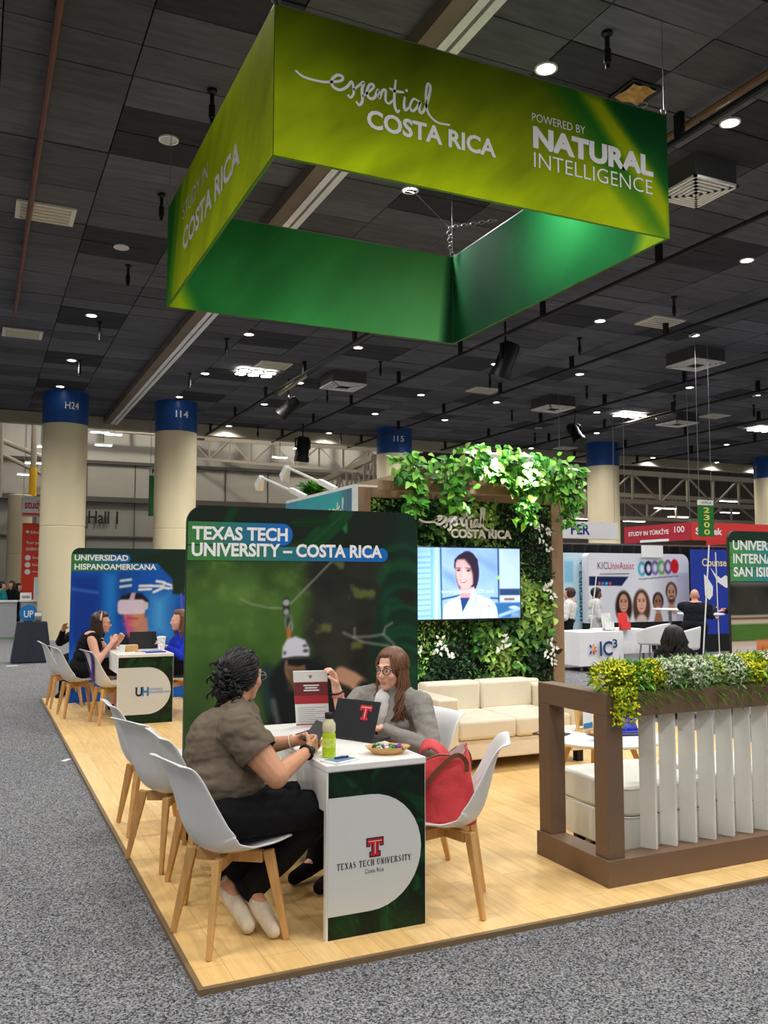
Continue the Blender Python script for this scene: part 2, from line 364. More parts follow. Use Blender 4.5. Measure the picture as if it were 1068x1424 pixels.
# ceiling of separate dark tiles, each a little askew
DL = [(x, y) for x in (-4.0, -1.6, 1.82, 4.87, 7.28, 10.73, 13.12, 16.62, 19.0) for y in (-4.2, -.6, 3.1, 6.75, 9.7, 13.25, 17.0, 20.75, 23.75)]
DL += [(7.3, 28.08-.4), (10.75, 27.6), (16.66, 27.7), (18.97, 27.6), (25.0, 27.7), (28.5, 27.7), (30.9, 27.7), (22.5, 13.4), (22.5, 17.1), (22.5, 20.8), (25, 20.8), (25, 17.1), (28.4, 17.1), (28.4, 23.8), (25, 23.8)]
PX, PY, ZC = 1.19, .575, 6.5
mb = MB(); cc = []
rs = np.random.RandomState(5)
for i in range(-11, 34):
    for j in range(-12, 49):
        x0 = .06+i*PX; y0 = .54+j*PY
        if y0+PY > 28.0: continue
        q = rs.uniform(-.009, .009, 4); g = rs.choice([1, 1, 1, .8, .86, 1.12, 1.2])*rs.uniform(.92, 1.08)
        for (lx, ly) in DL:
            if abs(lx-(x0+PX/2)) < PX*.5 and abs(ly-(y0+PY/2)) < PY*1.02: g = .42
        t = .007
        vs = [(x0+t, y0+t), (x0+PX-t, y0+t), (x0+PX-t, y0+PY-t), (x0+t, y0+PY-t)]
        mb.add([(x, y, ZC+q[k]) for k, (x, y) in enumerate(vs)]+[(x, y, ZC+.05) for x, y in vs], [(3, 2, 1, 0), (0, 1, 5, 4), (1, 2, 6, 5), (2, 3, 7, 6), (3, 0, 4, 7)])
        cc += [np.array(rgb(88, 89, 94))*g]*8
m_tile = mat('ceiling_tile', rough=.9, var=.22, scale=5, attr='Col', spec=.1, bump=.35, bscale=3, stretch=(.5, 3.5, 1))
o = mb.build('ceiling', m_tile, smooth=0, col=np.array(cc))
tag(o, 'dark grey tiled suspended ceiling of the hall', 'ceiling', None, 'structure')
struct('ceiling_void', MB().box(-14, 40, -7, 28, ZC+.05, ZC+.15), mat('void_black', (34, 34, 36), .9), 'black void above the ceiling tiles', 'ceiling', smooth=0)
struct('trim_ceiling', MB().box(-14, 60, 28.0, 28.3, 6.2, 6.6), mat('beige_paint', (168, 160, 142), .6), 'beige beam along the far edge of the dark ceiling', 'trim', smooth=0)

# far walls and the taller hall beyond
m_wallA = mat('wall_panel', (172, 166, 152), .6, var=.05, scale=.6, stretch=(1, 1, 6)); m_wallB = mat('wall_panel_low', (150, 146, 136), .6, var=.05, scale=.5)
mb = MB(); mb.m(0).box(-14, 19.5, 40, 40.4, 5.1, 12).m(1).box(-14, 19.5, 40.05, 40.4, Z0, 5.1)
mb.m(2)
for k in range(12): mb.box(-6.0+k*2.05, -5.96+k*2.05, 39.95, 40.02, .1, 6.6)
mb.box(-14, 19.5, 39.7, 40.02, 4.9, 5.12).box(-14, 19.5, 39.8, 40.02, 6.58, 6.72).box(-14, 19.5, 39.9, 40.05, 3.35, 3.42)
mb.m(3).box(-14, 19.5, 39.94, 40.05, 6.72, 8.1)
struct('wall_back', mb, [m_wallA, m_wallB, mat('wall_joint', (84, 80, 72), .6), mat('wall_light', (198, 193, 180), .6, var=.04, scale=.8)], 'beige panelled back wall of the hall with dark joints', 'wall', smooth=0)
m_dark = mat('dark_roof', (58, 52, 48), .9, var=.3, scale=.7)
struct('wall_right', MB().box(19.5, 58, 46, 46.4, Z0, 12), mat('far_wall', (112, 100, 88), .8, var=.2, scale=.5), 'dim brownish far wall behind the steel trusses', 'wall', smooth=0)
struct('wall_corner', MB().box(19.5, 19.8, 40, 46, Z0, 12), m_wallA, 'end wall of the panelled partition', 'wall', smooth=0)
struct('ceiling_high', MB().box(-14, 58, 28.3, 47, 11, 11.3), m_dark, 'dark high roof of the next hall', 'ceiling', smooth=0)
mb = MB(); put_text(mb, 'Hall 1', lambda u, v: (u, 39.84, v), 4.35, 3.95, 1.25, .55, .02)
tag(mb.build('hall_sign', mat('black_letter', (28, 26, 24), .6), smooth=0), 'black lettering Hall 1 on the beige back wall', 'sign')

# steel trusses
m_steel = mat('beige_steel', (178, 166, 146), .55)
def truss(name, label, p0, p1, h, nb, r=.12, web=.07, group=None, loc=None):
    p0, p1 = V(p0), V(p1); t = thing(name, label, 'truss', p0, group=group); d = p1-p0; up = V((0, 0, h))
    MB().bar((0, 0, 0), d, r*1.6, r*1.6).build('bottom_chord', m_steel, t, smooth=0); MB().bar(up, up+d, r*1.8, r*1.8).build('top_chord', m_steel, t, smooth=0)
    b = MB()
    for i in range(nb+1): b.bar(d*(i/nb), d*(i/nb)+up, web*1.3, web*1.3)
    for i in range(nb):
        a, c = (d*(i/nb), d*((i+1)/nb)+up) if i % 2 else (d*(i/nb)+up, d*((i+1)/nb)); b.bar(a, c, web, web)
    b.build('web', m_steel, t, smooth=0); return t
truss('roof_truss', 'long beige steel truss under the dark ceiling edge on the right', (17, 31, 5.05), (43, 31, 5.0), 1.3, 16)
truss('roof_truss', 'lower steel truss behind the long beige truss on the right', (22, 36, 4.7), (50, 36, 4.7), 1.2, 14)
truss('roof_truss', 'steel truss running into depth left of the rear blue topped column', (13.3, 29.5, 4.75), (15.6, 43, 5.0), 1.3, 9)
truss('roof_truss', 'steel truss with fine diagonal bars high behind the spot lamp arms', (8.6, 39.4, 7.0), (14.6, 30.5, 5.6), .9, 9, .07, .05)
# dropped row of short studs above the back wall
mb = MB()
for k in range(16): mb.bar((4+k*1.05, 38.6, 7.9), (4+k*1.05, 38.6, 9.0), .16, .16)
mb.bar((3.6, 38.6, 9.0), (20, 38.6, 9.0), .2, .3).bar((3.6, 38.6, 7.9), (20, 38.6, 7.9), .2, .2)
tag(mb.build('stud_frame', m_steel, smooth=0), 'steel stud frame along the top of the beige back wall', 'frame')
# ducts and pipes at the far left
for k, (x0, y0, z0, x1, y1, z1, r, lab) in enumerate([(-1.2, 30, 6.0, -.3, 39, 5.9, .35, 'thick brown duct at the far left under the ceiling edge'), (.55, 31, 4.2, .55, 31, 6.6, .14, 'upright pale pipe at the far left above the short column'), (-.2, 32.5, 6.6, 3.2, 39, 6.3, .1, 'sloping pale pipe left of the big nearest column'), (.25, 32.5, 3.8, .25, 32.5, 6.5, .09, 'thin upright pipe beside the duct at the far left'), (.2, 33, 6.1, 3.0, 39, 5.6, .08, 'second sloping pale pipe left of the big nearest column')]):
    tag(MB().tube([(x0, y0, z0), (x1, y1, z1)], r, 12).build('ceiling_pipe' if r < .3 else 'duct', mat('brown_duct', (112, 90, 74), .5) if r > .3 else m_steel), lab, 'pipe')
t = thing('pipe', 'pale pipe with yellow foot rising above the short cream column', 'pipe', (1.72, 33, 4.45)); MB().tube([(0, 0, 0), (0, 0, 1.0)], .13, 12).build('yellow_sleeve', mat('yellow_paint', (240, 184, 30), .5), t); MB().tube([(0, 0, 1.0), (0, 0, 6.55)], .1, 12).build('tube', m_steel, t)

# round columns with blue collars
m_col = mat('cream_paint', (222, 208, 172), .38, var=.03, scale=1.5); m_blue = mat('blue_paint', (20, 72, 140), .4, var=.04, scale=2)
def column(x, y, lab, txt=None, band=.86):
    t = tag(thing('column', lab, 'column', (x, y, Z0)), kind='structure'); R = .575; H = ZC-Z0
    MB().lathe([(R, 0), (R, 2.93), (R-.012, 2.94), (R-.012, 2.96), (R, 2.97), (R, H-band)], n=40).build('shaft', m_col, t)
    MB().lathe([(R+.012, H-band), (R+.012, H)], n=40).build('collar', m_blue, t)
    if txt:
        a0 = math.atan2(-y, -x)
        def f(u, v):
            a = a0+u/(R+.016); return V(((R+.018)*math.cos(a), (R+.018)*math.sin(a), v))
        b = MB(); put_text(b, txt, f, -.02, H-.5, .36, .19, .01); b.build('number', m_white_ink, t, smooth=0)
    return t
column(2.05, 24.69, 'big cream column with blue collar, nearest and at far left of hall', 'H24')
column(5.0, 24.7, 'cream column with blue collar behind the left end of the tallest banner', 'I14')
column(12.44, 26.0, 'column with blue collar rising behind the vine covered pergola', 'I15')
column(20.73, 25.6, 'cream column with blue collar above the white booth backdrop', None)
column(29.38, 25.8, 'column with blue collar at the right edge of the photo', None)
t = tag(thing('column', 'short cream column behind the red banner at far left', 'column', (1.33, 33, Z0)), kind='structure')
MB().lathe([(.4, 0), (.4, 2.4), (.39, 2.41), (.39, 2.44), (.4, 2.45), (.4, 4.47), (.36, 4.5)], n=28).build('shaft', m_col, t)

# ------------------------------------------------------------------ fittings of the ceiling
m_glow = mat('lamp_glow', (255, 250, 240), .5, emit=14, var=0); m_ring = mat('lamp_ring', (225, 225, 222), .4); m_off = mat('lamp_off', (190, 190, 188), .3)
m_black = mat('black_metal', (22, 22, 23), .5, .3); m_whitem = mat('white_metal', (226, 226, 222), .45)
def downlight(x, y, lab, lit=True, W=LAMP_W):
    t = thing('downlight', lab, 'ceiling light', (x, y, ZC), group='recessed downlights of the hall')
    MB().lathe([(.112, .03), (.112, -.014), (.092, -.014), (.088, .03)], n=20, cap=False).build('trim_ring', m_ring, t)
    MB().lathe([(.089, -.004), (.089, .012)], n=20).build('lens', m_glow if lit else m_off, t)
    if lit and W:
        l = bpy.data.lights.new('lamp', 'SPOT'); l.energy = W; l.spot_size = math.radians(150); l.spot_blend = .7; l.shadow_soft_size = .12; l.color = (1, .985, .955)
        lo = bpy.data.objects.new('lamp', l); C.objects.link(lo); lo.parent = t; lo.location = (0, 0, -.06)
    return t
for (x, y) in DL:
    lit = not (x == 1.82 and y in (9.7, 13.25)); 
    W = 0 if (y == 23.75 and x in (1.82, 4.87)) else LAMP_W
    downlight(x, y, 'round recessed downlight, one of the lit rows in the dark ceiling' if lit else 'unlit round downlight, left of the hanging green sign', lit, W)
# bright flood clusters
m_flood = mat('flood_glow', (255, 248, 225), .5, emit=30, var=0)
for (x, y, lab) in ((5.9, 20.0, 'blazing flood light cluster left of the pale beam over the column row'), (17.64, 20.5, 'blazing flood light cluster above the right hand column'), (23.3, 20.66, 'blazing flood light cluster at right edge of the ceiling')):
    t = thing('flood_light', lab, 'ceiling light', (x, y, ZC-.02)); b = MB(); hb = MB()
    for i in (-1, 0, 1):
        for j in (-1, 1): b.lathe([(.13, -.05), (.13, -.03)], (i*.32, j*.17, 0), 12); hb.lathe([(.15, -.02), (.15, -.045), (.132, -.045)], (i*.32, j*.17, 0), 12, cap=False)
    hb.build('housing', m_black, t); b.build('lens', m_flood, t)
    l = bpy.data.lights.new('lamp', 'SPOT'); l.energy = 700; l.spot_size = math.radians(140); l.spot_blend = .6; l.shadow_soft_size = .4; l.color = (1, .96, .88)
    lo = bpy.data.objects.new('lamp', l); C.objects.link(lo); lo.parent = t; lo.location = (0, 0, -.1)
# linear lamps of the next hall
m_lin = mat('linear_glow', (250, 250, 245), .5, emit=9, var=0)
for k, (px, py, Y) in enumerate([(1014, 697, 34), (925, 707, 36), (943, 719, 38), (882, 725, 38), (803, 721, 38), (1015, 713, 39), (793, 652, 30), (57, 621, 37), (47, 644, 35), (35, 660, 39), (139, 601, 31), (158, 604, 33), (144, 619, 34), (389, 636, 34), (419, 624, 33)]):
    p = atY(px, py, Y); t = thing('high_bay_light', 'white high bay lamp of the next hall, unseen above the ceiling edge', 'ceiling light', p, group='high bay lamps of the next hall')
    wd = .7 if px > 780 else .32
    MB().box(-wd, wd, -.14, .14, 0, .06).build('housing', m_whitem, t, smooth=0); MB().box(-wd+.03, wd-.03, -.11, .11, -.02, .002).build('lens', m_lin, t, smooth=0)
    MB().bar((0, 0, .05), (0, 0, 11-p.z), .02, .02).build('rod', m_black, t, smooth=0)
for k, (x, y, W) in enumerate([(6, 34, 950), (15, 36, 850), (26, 34, 900), (36, 36, 900), (1, 36, 200), (2.2, 30.5, 420)]):  # unseen lamps; the last is added to brighten the short cream column
    l = bpy.data.lights.new('lamp', 'SPOT'); l.energy = W; l.spot_size = math.radians(160); l.shadow_soft_size = .4; l.color = (1, .95, .87)
    t = thing('high_bay_light', 'white high bay lamp of the next hall, unseen above the ceiling edge', 'ceiling light', (x, y, 10.2), group='high bay lamps of the next hall')
    MB().lathe([(.3, 0), (.25, .2), (.06, .3), (.06, .8)], n=16).build('housing', m_whitem, t); MB().lathe([(.27, -.02), (.27, .005)], n=16).build('lens', m_lin, t)
    lo = bpy.data.objects.new('lamp', l); C.objects.link(lo); lo.parent = t; lo.location = (0, 0, -.1)
# flat vents
for (x, y, lab) in ((.7, 12.39, 'white square air vent at the far left of the ceiling'), (.7, 18.84, 'small white air vent farther along the left brown pipe'), (6.1, 19.23, 'white air vent beside the left flood light cluster'), (11.81, 12.81, 'white air vent right of the hanging green sign, between dark tiles'), (11.93, 19.51, 'white air vent above the vine covered pergola'), (20.21, 19.7, 'white air vent at the right, beyond the pale beam'), (20.1, 27.0, 'thin white air vent at the far edge over the right column')):
    t = thing('air_vent', lab, 'vent', (x, y, ZC)); s = .3
    MB().box(-s*1.25, s*1.25, -s, s, -.03, .0).build('plate', mat('vent_white', (214, 212, 200), .5), t, smooth=0)
    b = MB()
    for k in range(5): b.box(-s*1.05, s*1.05, -s*.8+k*.11, -s*.8+k*.11+.05, -.045, -.03)
    b.build('grille', mat('vent_grille', (196, 190, 172), .5), t, smooth=0)
# square diffusers in dropped boxes
for (x, y, lab, s) in ((7.74, 7.73, 'large square louvred diffuser right of the green hanging sign', .34), (14.11, 14.24, 'boxed square diffuser right of the hanging green sign, farther back', .45), (14.24, 19.65, 'boxed square diffuser above the pergola vines', .45), (19.05, 20.02, 'boxed square diffuser next to the pale beam on the right', .45), (7.95, 19.48, 'boxed square diffuser left of the dark stage lamp', .45)):
    t = thing('ceiling_diffuser', lab, 'vent', (x, y, 6.2), PI*.0)
    MB().box(-s*.95, s*.95, -s*.95, s*.95, .03, .32).build('duct_box', mat('duct_grey', (70, 70, 72), .6), t, smooth=0)
    b = MB()
    for k in range(6 if s < .4 else 4):
        q = s*(1.0-k*.17); z = -.005-k*.006; ww = .035
        b.box(-q, q, -q, -q+ww, z, z+.03).box(-q, q, q-ww, q, z, z+.03).box(-q, -q+ww, -q, q, z, z+.03).box(q-ww, q, -q, q, z, z+.03)
    b.build('louvres', m_whitem, t, smooth=0)
    MB().box(-s*.9, s*.9, -s*.9, s*.9, .025, .03).build('shadow_plate', m_black, t, smooth=0)
# black drop fittings
for k, (x, y) in enumerate([(5.04, 6.05), (2.02, 8.49), (2.02, 11.16), (2.03, 13.97), (2.02, 17.4), (1.99, 20.69), (4.55, 17.52), (4.53, 20.89), (10.99, 11.56), (11.13, 14.41), (14.12, 18.02), (11.14, 17.91), (17.0, 17.95), (14.13, 21.52), (17.1, 24.64), (19.97, 17.98), (8.21, 17.88), (8.21, 21.23), (8.19, 27.4), (11.14, 27.5)]):
    t = thing('power_drop', 'black power drop hanging down from the ceiling tiles', 'fitting', (x, y, ZC), group='black power drops of the ceiling')
    MB().lathe([(.05, 0), (.05, -.03), (.022, -.05), (.022, -.16), (.034, -.17), (.034, -.3), (.016, -.31)], n=10).build('stem', m_black, t); MB().lathe([(.02, -.30), (.02, -.35)], n=8).build('plug', m_black, t)
# pipes hanging on brackets
def pipe(x, y0, y1, z, r, m, lab, nm='ceiling_pipe'):
    t = thing(nm, lab, 'pipe', (x, y0, z)); MB().tube([(0, 0, 0), (0, y1-y0, 0)], r, 8).build('tube', m, t)
    k = .9
    while k < y1-y0:
        MB().box(-.03, .03, k-.05, k+.05, -.02, ZC-z+.02).build('bracket', m_black, t, smooth=0); k += 2.95
m_rust = mat('brown_pipe_paint', (104, 66, 52), .5, var=.2, scale=3)
pipe(.49, -2, 16.9, 6.36, .035, m_rust, 'brown sprinkler pipe along the left side of the ceiling')
pipe(6.7, -2, 7.6, 6.36, .035, mat('copper_pipe', (150, 108, 72), .4, .3), 'copper coloured pipe right of the hanging green sign')
for x, y1, lab in ((9.05, 28.6, 'black sprinkler pipe passing just right of the hanging green sign'), (11.9, 28.7, 'black sprinkler pipe, second to the right of the green sign'), (15.2, 27.8, 'black sprinkler pipe, third to the right of the green sign'), (17.6, 27.8, 'black sprinkler pipe, fourth to the right of the green sign'), (20.9, 27.8, 'black sprinkler pipe, fifth to the right of the green sign'), (6.65, 28.3, 'black sprinkler pipe behind the back corner of the green sign'), (24, 27.8, 'black sprinkler pipe at the far right of the ceiling')):
    pipe(x, 3, y1, 6.22, .035, m_black, lab)
# white slotted track along the ceiling
t = thing('ceiling_track', 'white double slot track running along the ceiling behind the green sign', 'track', (3.6, 12, ZC))
MB().box(-.16, .02, -17, 16, -.16, .02).build('bulkhead', mat('bulkhead_brown', (112, 98, 84), .7, var=.2, scale=2), t, smooth=0)
m_tw = mat('track_white', (226, 226, 226), .4)
for a in (.03, .155): MB().box(a, a+.085, -17, 16, -.17, -.01).build('slot_rail', m_tw, t, smooth=0)
MB().box(.115, .155, -17, 16, -.1, -.01).build('slot', m_black, t, smooth=0)
# pale beams near the lamps
tag(MB().bar(atz(425, 523, 6.2), atz(388, 548, 6.2), .07, .07).bar(atz(395, 543, 6.2), atz(395, 543, 6.5), .03, .03).build('beam_clamp', m_steel, smooth=0), 'pale bar holding the stage lamp left of centre', 'bar')
tag(MB().bar(atz(857, 592, 6.36), atz(935, 573, 6.36), .08, .08).build('light_bar', m_steel, smooth=0), 'pale lit bar under the ceiling above the right column', 'bar')
# stage lamps
def stage_lamp(p, lab, s=1.0, ry=.4, rz=.6):
    t = thing('stage_lamp', lab, 'stage light', p, rz)
    R_ = M.Rotation(ry, 4, 'X')
    MB().bar((0, 0, .1*s), (0, 0, 6.5-p[2]), .03, .03).build('hanger', m_black, t, smooth=0)
    MB().tube([(-.16*s, 0, -.1*s), (-.17*s, 0, .08*s), (0, 0, .14*s), (.17*s, 0, .08*s), (.16*s, 0, -.1*s)], .018*s, 6).build('yoke', m_black, t)
    b = MB(); b.lathe([(.1*s, .26*s), (.13*s, .2*s), (.13*s, -.12*s), (.15*s, -.16*s), (.15*s, -.24*s), (.13*s, -.24*s)], n=14); b.v = [tuple(R_ @ V(q)+V((0, 0, -.12*s))) for q in b.v]; b.build('can', m_black, t)
    b = MB(); b.lathe([(.125*s, -.2*s), (.125*s, -.19*s)], n=14); b.v = [tuple(R_ @ V(q)+V((0, 0, -.12*s))) for q in b.v]; b.build('lens', mat('lens_pale', (200, 190, 180), .2), t)
p = atz(703, 490, 5.9); stage_lamp(p, 'black stage lamp hanging below the back corner of the green sign', 1.4)
p = atz(401, 560, 5.9); stage_lamp(p, 'stage lamp clamped to the pale bar left of centre', 1.2, .8, 1.2)
p = atz(800, 596, 5.95); stage_lamp(p, 'small dark stage lamp above the pergola, left of the right column', 1.3, -.6, .2)
p = atz(421, 617, 5.85); stage_lamp(p, 'dark stage lamp far back near the beige back wall', 1.6, .2, .2)
# open tile with light in it
t = thing('open_tile', 'open ceiling hole with brown insulation above the green sign corner', 'ceiling hole', (5.95, 6.72, ZC))
MB().box(-.2, .2, -.2, .2, -.02, -.012).build('hole', m_black, t, smooth=0)
MB().surf(lambda a, b: V((-.16+.3*a, -.16+.3*b, -.03-.05*math.sin(PI*a)*math.sin(PI*b)-.012*math.sin(9*a+5*b))), 9, 9).build('insulation', mat('insulation', (190, 150, 90), .9, var=.4, scale=14), t)
MB().tube([(.1+.05*math.cos(a*.6), .02+.05*math.sin(a*.6), -.1) for a in range(11)], .008, 5).build('cable_loop', m_alu, t)
# ================================================================== hanging fabric sign
SX0, SX1, SY0, SY1, SZ0, SZ1 = 1.79, 5.375, 5.69, 9.48, 4.5, 5.605
sg = thing('hanging_sign', 'large square green fabric sign hanging over the booth, white lettering', 'hanging sign', (SX0, SY0, SZ0))
W_, D_, H_ = SX1-SX0, SY1-SY0, SZ1-SZ0
def fF(u, v): return V((u, -.004, v))                       # outer front
def fL(u, v): return V((-.004, D_-u, v))                    # outer left
def fB(u, v): return V((.03+u*(W_-.06)/W_, D_-.026, v))     # inner back
def fR(u, v): return V((W_-.026, D_-.03-u*(D_-.06)/D_, v))  # inner right
def qF(px, py): p = atY(px, py, SY0); return (p.x-SX0, p.z-SZ0)
def qL(px, py): p = atX(px, py, SX0); return (SY1-p.y, p.z-SZ0)
def qB(px, py): p = atY(px, py, SY1); return (p.x-SX0, p.z-SZ0)
def qR(px, py): p = atX(px, py, SX1); return (SY1-p.y, p.z-SZ0)
def streaks(P, ang, s, amp, seed):
    t = P.U*math.cos(ang)+P.V*math.sin(ang); q = -P.U*math.sin(ang)+P.V*math.cos(ang)
    return P.shade(1+amp*(fbm(t*.35+3, q+5, s, seed, 4)-.5)*2)
P = Pic(W_, H_, 220, 72, (92, 112, 2))
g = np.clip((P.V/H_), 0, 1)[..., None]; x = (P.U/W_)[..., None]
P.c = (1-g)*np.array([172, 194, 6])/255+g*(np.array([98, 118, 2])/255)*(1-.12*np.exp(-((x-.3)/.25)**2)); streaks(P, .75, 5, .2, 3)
P.pol([qF(795, 120), qF(960, 120), qF(960, 340), qF(905, 310), qF(850, 235)], (18, 96, 28), soft=.16, k=.9)
P.pol([qF(760, 110), qF(812, 125), qF(930, 300), qF(930, 345), qF(880, 290)], (30, 108, 26), soft=.12, k=.85)
P.pol([qF(806, 128), qF(838, 138), qF(905, 235), qF(931, 285), qF(931, 330), qF(880, 245)], (158, 176, 6), soft=.05, k=.95)
P.pol([qF(840, 135), qF(940, 150), qF(940, 275), qF(890, 205)], (8, 78, 34), soft=.07, k=.95)
P.pol([qF(760, 330), qF(900, 235), qF(930, 345)], (176, 190, 8), soft=.25, k=.35)
front = P.mesh('front_panel', m_fabricprint, fF, sg)
mb = MB(); f = lambda u, v: V((u, -.008, v))
put_script(mb, f, .153, .51, 1.254, .30, .021)
put_text(mb, 'COSTA RICA', f, .71, .352, 1.11, .146, .03)
put_text(mb, 'POWERED BY', f, 2.165, .738, .53, .068, -.004)
put_text(mb, 'NATURAL', f, 2.172, .512, 1.245, .186, .05)
put_text(mb, 'INTELLIGENCE', f, 2.178, .354, 1.225, .126, -.006)
mb.build('lettering', m_white_ink, front, smooth=0)
P = Pic(D_, H_, 150, 60, (178, 198, 8)); streaks(P, .8, 5, .16, 8)  # base lime raised: the stronger light on this side is put into the print
P.pol([(-.1, -.1), (.16, -.1), (.55, 1.2), (-.1, 1.2)], (30, 112, 30), soft=.12, k=.9); P.pol([(.1, -.1), (.24, -.1), (.8, 1.2), (.55, 1.2)], (60, 130, 20), soft=.1, k=.8)
P.pol([(.28, -.1), (.42, -.1), (1.15, 1.2), (.92, 1.2)], (120, 160, 10), soft=.1, k=.6)
left = P.mesh('left_panel', m_fabricprint, fL, sg)
mb = MB(); f = lambda u, v: V((-.008, D_-u, v))
put_text(mb, 'COSTA RICA', f, .84, .315, 2.1, .225, .03)
put_text(mb, 'STUDY IN', f, .81, .662, 1.05, .15, -.006)
mb.build('lettering', m_white_ink, left, smooth=0)
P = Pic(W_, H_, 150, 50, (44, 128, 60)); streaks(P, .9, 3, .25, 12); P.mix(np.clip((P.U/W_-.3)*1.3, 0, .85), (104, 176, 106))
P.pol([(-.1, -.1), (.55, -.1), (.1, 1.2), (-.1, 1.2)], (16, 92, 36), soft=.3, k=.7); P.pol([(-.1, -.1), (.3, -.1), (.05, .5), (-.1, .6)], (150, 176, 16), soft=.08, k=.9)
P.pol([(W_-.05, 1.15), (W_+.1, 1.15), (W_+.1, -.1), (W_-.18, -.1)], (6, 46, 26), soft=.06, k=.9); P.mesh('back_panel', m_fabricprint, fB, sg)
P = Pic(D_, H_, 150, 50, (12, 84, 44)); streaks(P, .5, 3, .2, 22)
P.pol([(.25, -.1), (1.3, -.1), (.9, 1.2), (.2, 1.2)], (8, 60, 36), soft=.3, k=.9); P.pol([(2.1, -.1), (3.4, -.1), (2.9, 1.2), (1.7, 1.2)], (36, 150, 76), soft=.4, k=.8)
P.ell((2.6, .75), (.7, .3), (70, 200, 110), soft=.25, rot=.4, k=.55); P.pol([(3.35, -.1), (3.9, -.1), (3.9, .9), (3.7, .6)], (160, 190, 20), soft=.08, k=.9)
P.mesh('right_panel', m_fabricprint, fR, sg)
m_gback = mat('green_fabric', (70, 120, 20), .8, var=.05)
b = MB(); b.box(0, W_, 0, .026, 0, H_).box(0, W_, D_-.022, D_, 0, H_).box(0, .026, .026, D_-.022, 0, H_).box(W_-.022, W_, .026, D_-.022, 0, H_); b.build('fabric_sleeve', m_gback, sg, smooth=0)
b = MB(); z = H_+.008
b.box(0, W_, .0, .026, H_, z+.004).box(0, W_, D_-.026, D_, H_, z+.004).box(0, .026, 0, D_, H_, z+.004).box(W_-.026, W_, 0, D_, H_, z+.004); b.build('frame', m_alu, sg, smooth=0)
# rigging: hooks at the corners, wires to the ceiling
def chain(pts, n, r=.022):
    b = MB(); p0, p1 = V(pts[0]), V(pts[1]); d = (p1-p0)/n
    for i in range(n):
        c = p0+d*(i+.5); a = d.normalized(); o = a.orthogonal().normalized()
        if i % 2: o = a.cross(o)
        b.tube([c+a*d.length*.62*math.cos(2*PI*k/8)+o*r*math.sin(2*PI*k/8) for k in range(9)], .005, 4, cap=False)
    return b
for nm, (cx, cy), lab in (('a', (SX0+.013, SY0+.013), 'thin steel cable holding the near left corner of the green sign'), ('b', (SX1-.013, SY0+.013), 'thin steel cable with hook at the right front corner of the green sign'), ('c', (SX0+.013, SY1-.013), 'thin steel cable at the back left corner of the green sign'), ('d', (SX1-.03, SY1-.02), 'thin steel cable at the back right corner of the green sign')):
    t = thing('rigging_cable', lab, 'cable', (cx, cy, SZ1)); MB().tube([(0, 0, .06), (0, 0, ZC-SZ1)], .004, 5).build('wire', m_alu, t)
    MB().tube([(.0+.03*math.sin(k*.7), .0, .045+.035*math.cos(k*.7)) for k in range(9)], .008, 5).build('hook', m_alu, t)
c0 = V((SX1-.1, SY1-.1, SZ1))
t = thing('rigging_chain', 'steel chain and bridle wire at the inner back corner of the green sign', 'chain', c0)
chain([(0, 0, .02), (-.03, -.02, .34)], 7, .03).build('hanging_chain', m_alu, t); chain([(-.03, -.02, .34), (.5, -.3, .42)], 11).build('slack_chain', m_alu, t)
MB().tube([(-.03, -.02, .34), (-1.1, -.6, .62), (-2.0, -1.0, .89)], .006, 5).build('bridle_wire', m_alu, t)

# ================================================================== graphic panels
m_board = mat('panel_edge', (44, 46, 42), .5); m_foot = mat('grey_foot', (138, 140, 146), .4, .4)
def grad_strip(mb_col, f, poly_, u0, u1, cA, cB):
    """triangle fan strip with colour running from cA to cB along u"""
    mb, cols = mb_col; n = len(poly_); cx = sum(p[0] for p in poly_)/n; cy = sum(p[1] for p in poly_)/n
    pts = [(cx, cy)]+poly_; mb.add([f(*p) for p in pts], [(0, i+1, (i+1) % n+1) for i in range(n)])
    for p in pts:
        k = min(1, max(0, (p[0]-u0)/(u1-u0))); cols.append(lin((np.array(cA)*(1-k)+np.array(cB)*k)/255))
def label_strip(par, f, u0, v0, u1, v1, cA=(64, 128, 62), cB=(22, 104, 190), mid=None):
    r = (v1-v0)*.48; mb = MB(); cols = []
    nseg = 12; top = [(u0+(u1-r-u0)*i/nseg, v1) for i in range(nseg+1)]; arc = [(u1-r+r*math.sin(a), (v0+v1)/2+(v1-v0)/2*math.cos(a)) for a in [PI*k/10 for k in range(1, 10)]]; bot = [(u1-r-(u1-r-u0)*i/nseg, v0) for i in range(nseg+1)]
    # vertical slices so the colour runs evenly
    us = [u0+(u1-r-u0)*i/nseg for i in range(nseg+1)]
    vs = []; fs = []
    for u in us: vs += [f(u, v0), f(u, v1)]
    for k in range(1, 9):
        a = PI/2*k/8; u = u1-r+r*math.sin(a); h = (v1-v0)/2*math.cos(a)*.999+1e-4; vs += [f(u, (v0+v1)/2-h), f(u, (v0+v1)/2+h)]; us.append(u)
    for i in range(len(us)-1): fs.append((2*i, 2*i+2, 2*i+3, 2*i+1))
    mb.add(vs, fs)
    for u in us:
        k = min(1, max(0, (u-u0)/(u1-u0)*1.25-.1)); c = lin((np.array(cA)*(1-k)+np.array(cB)*k)/255); cols += [c, c]
    return mb.build('title_strip', m_print, par, smooth=0, col=np.array(cols))
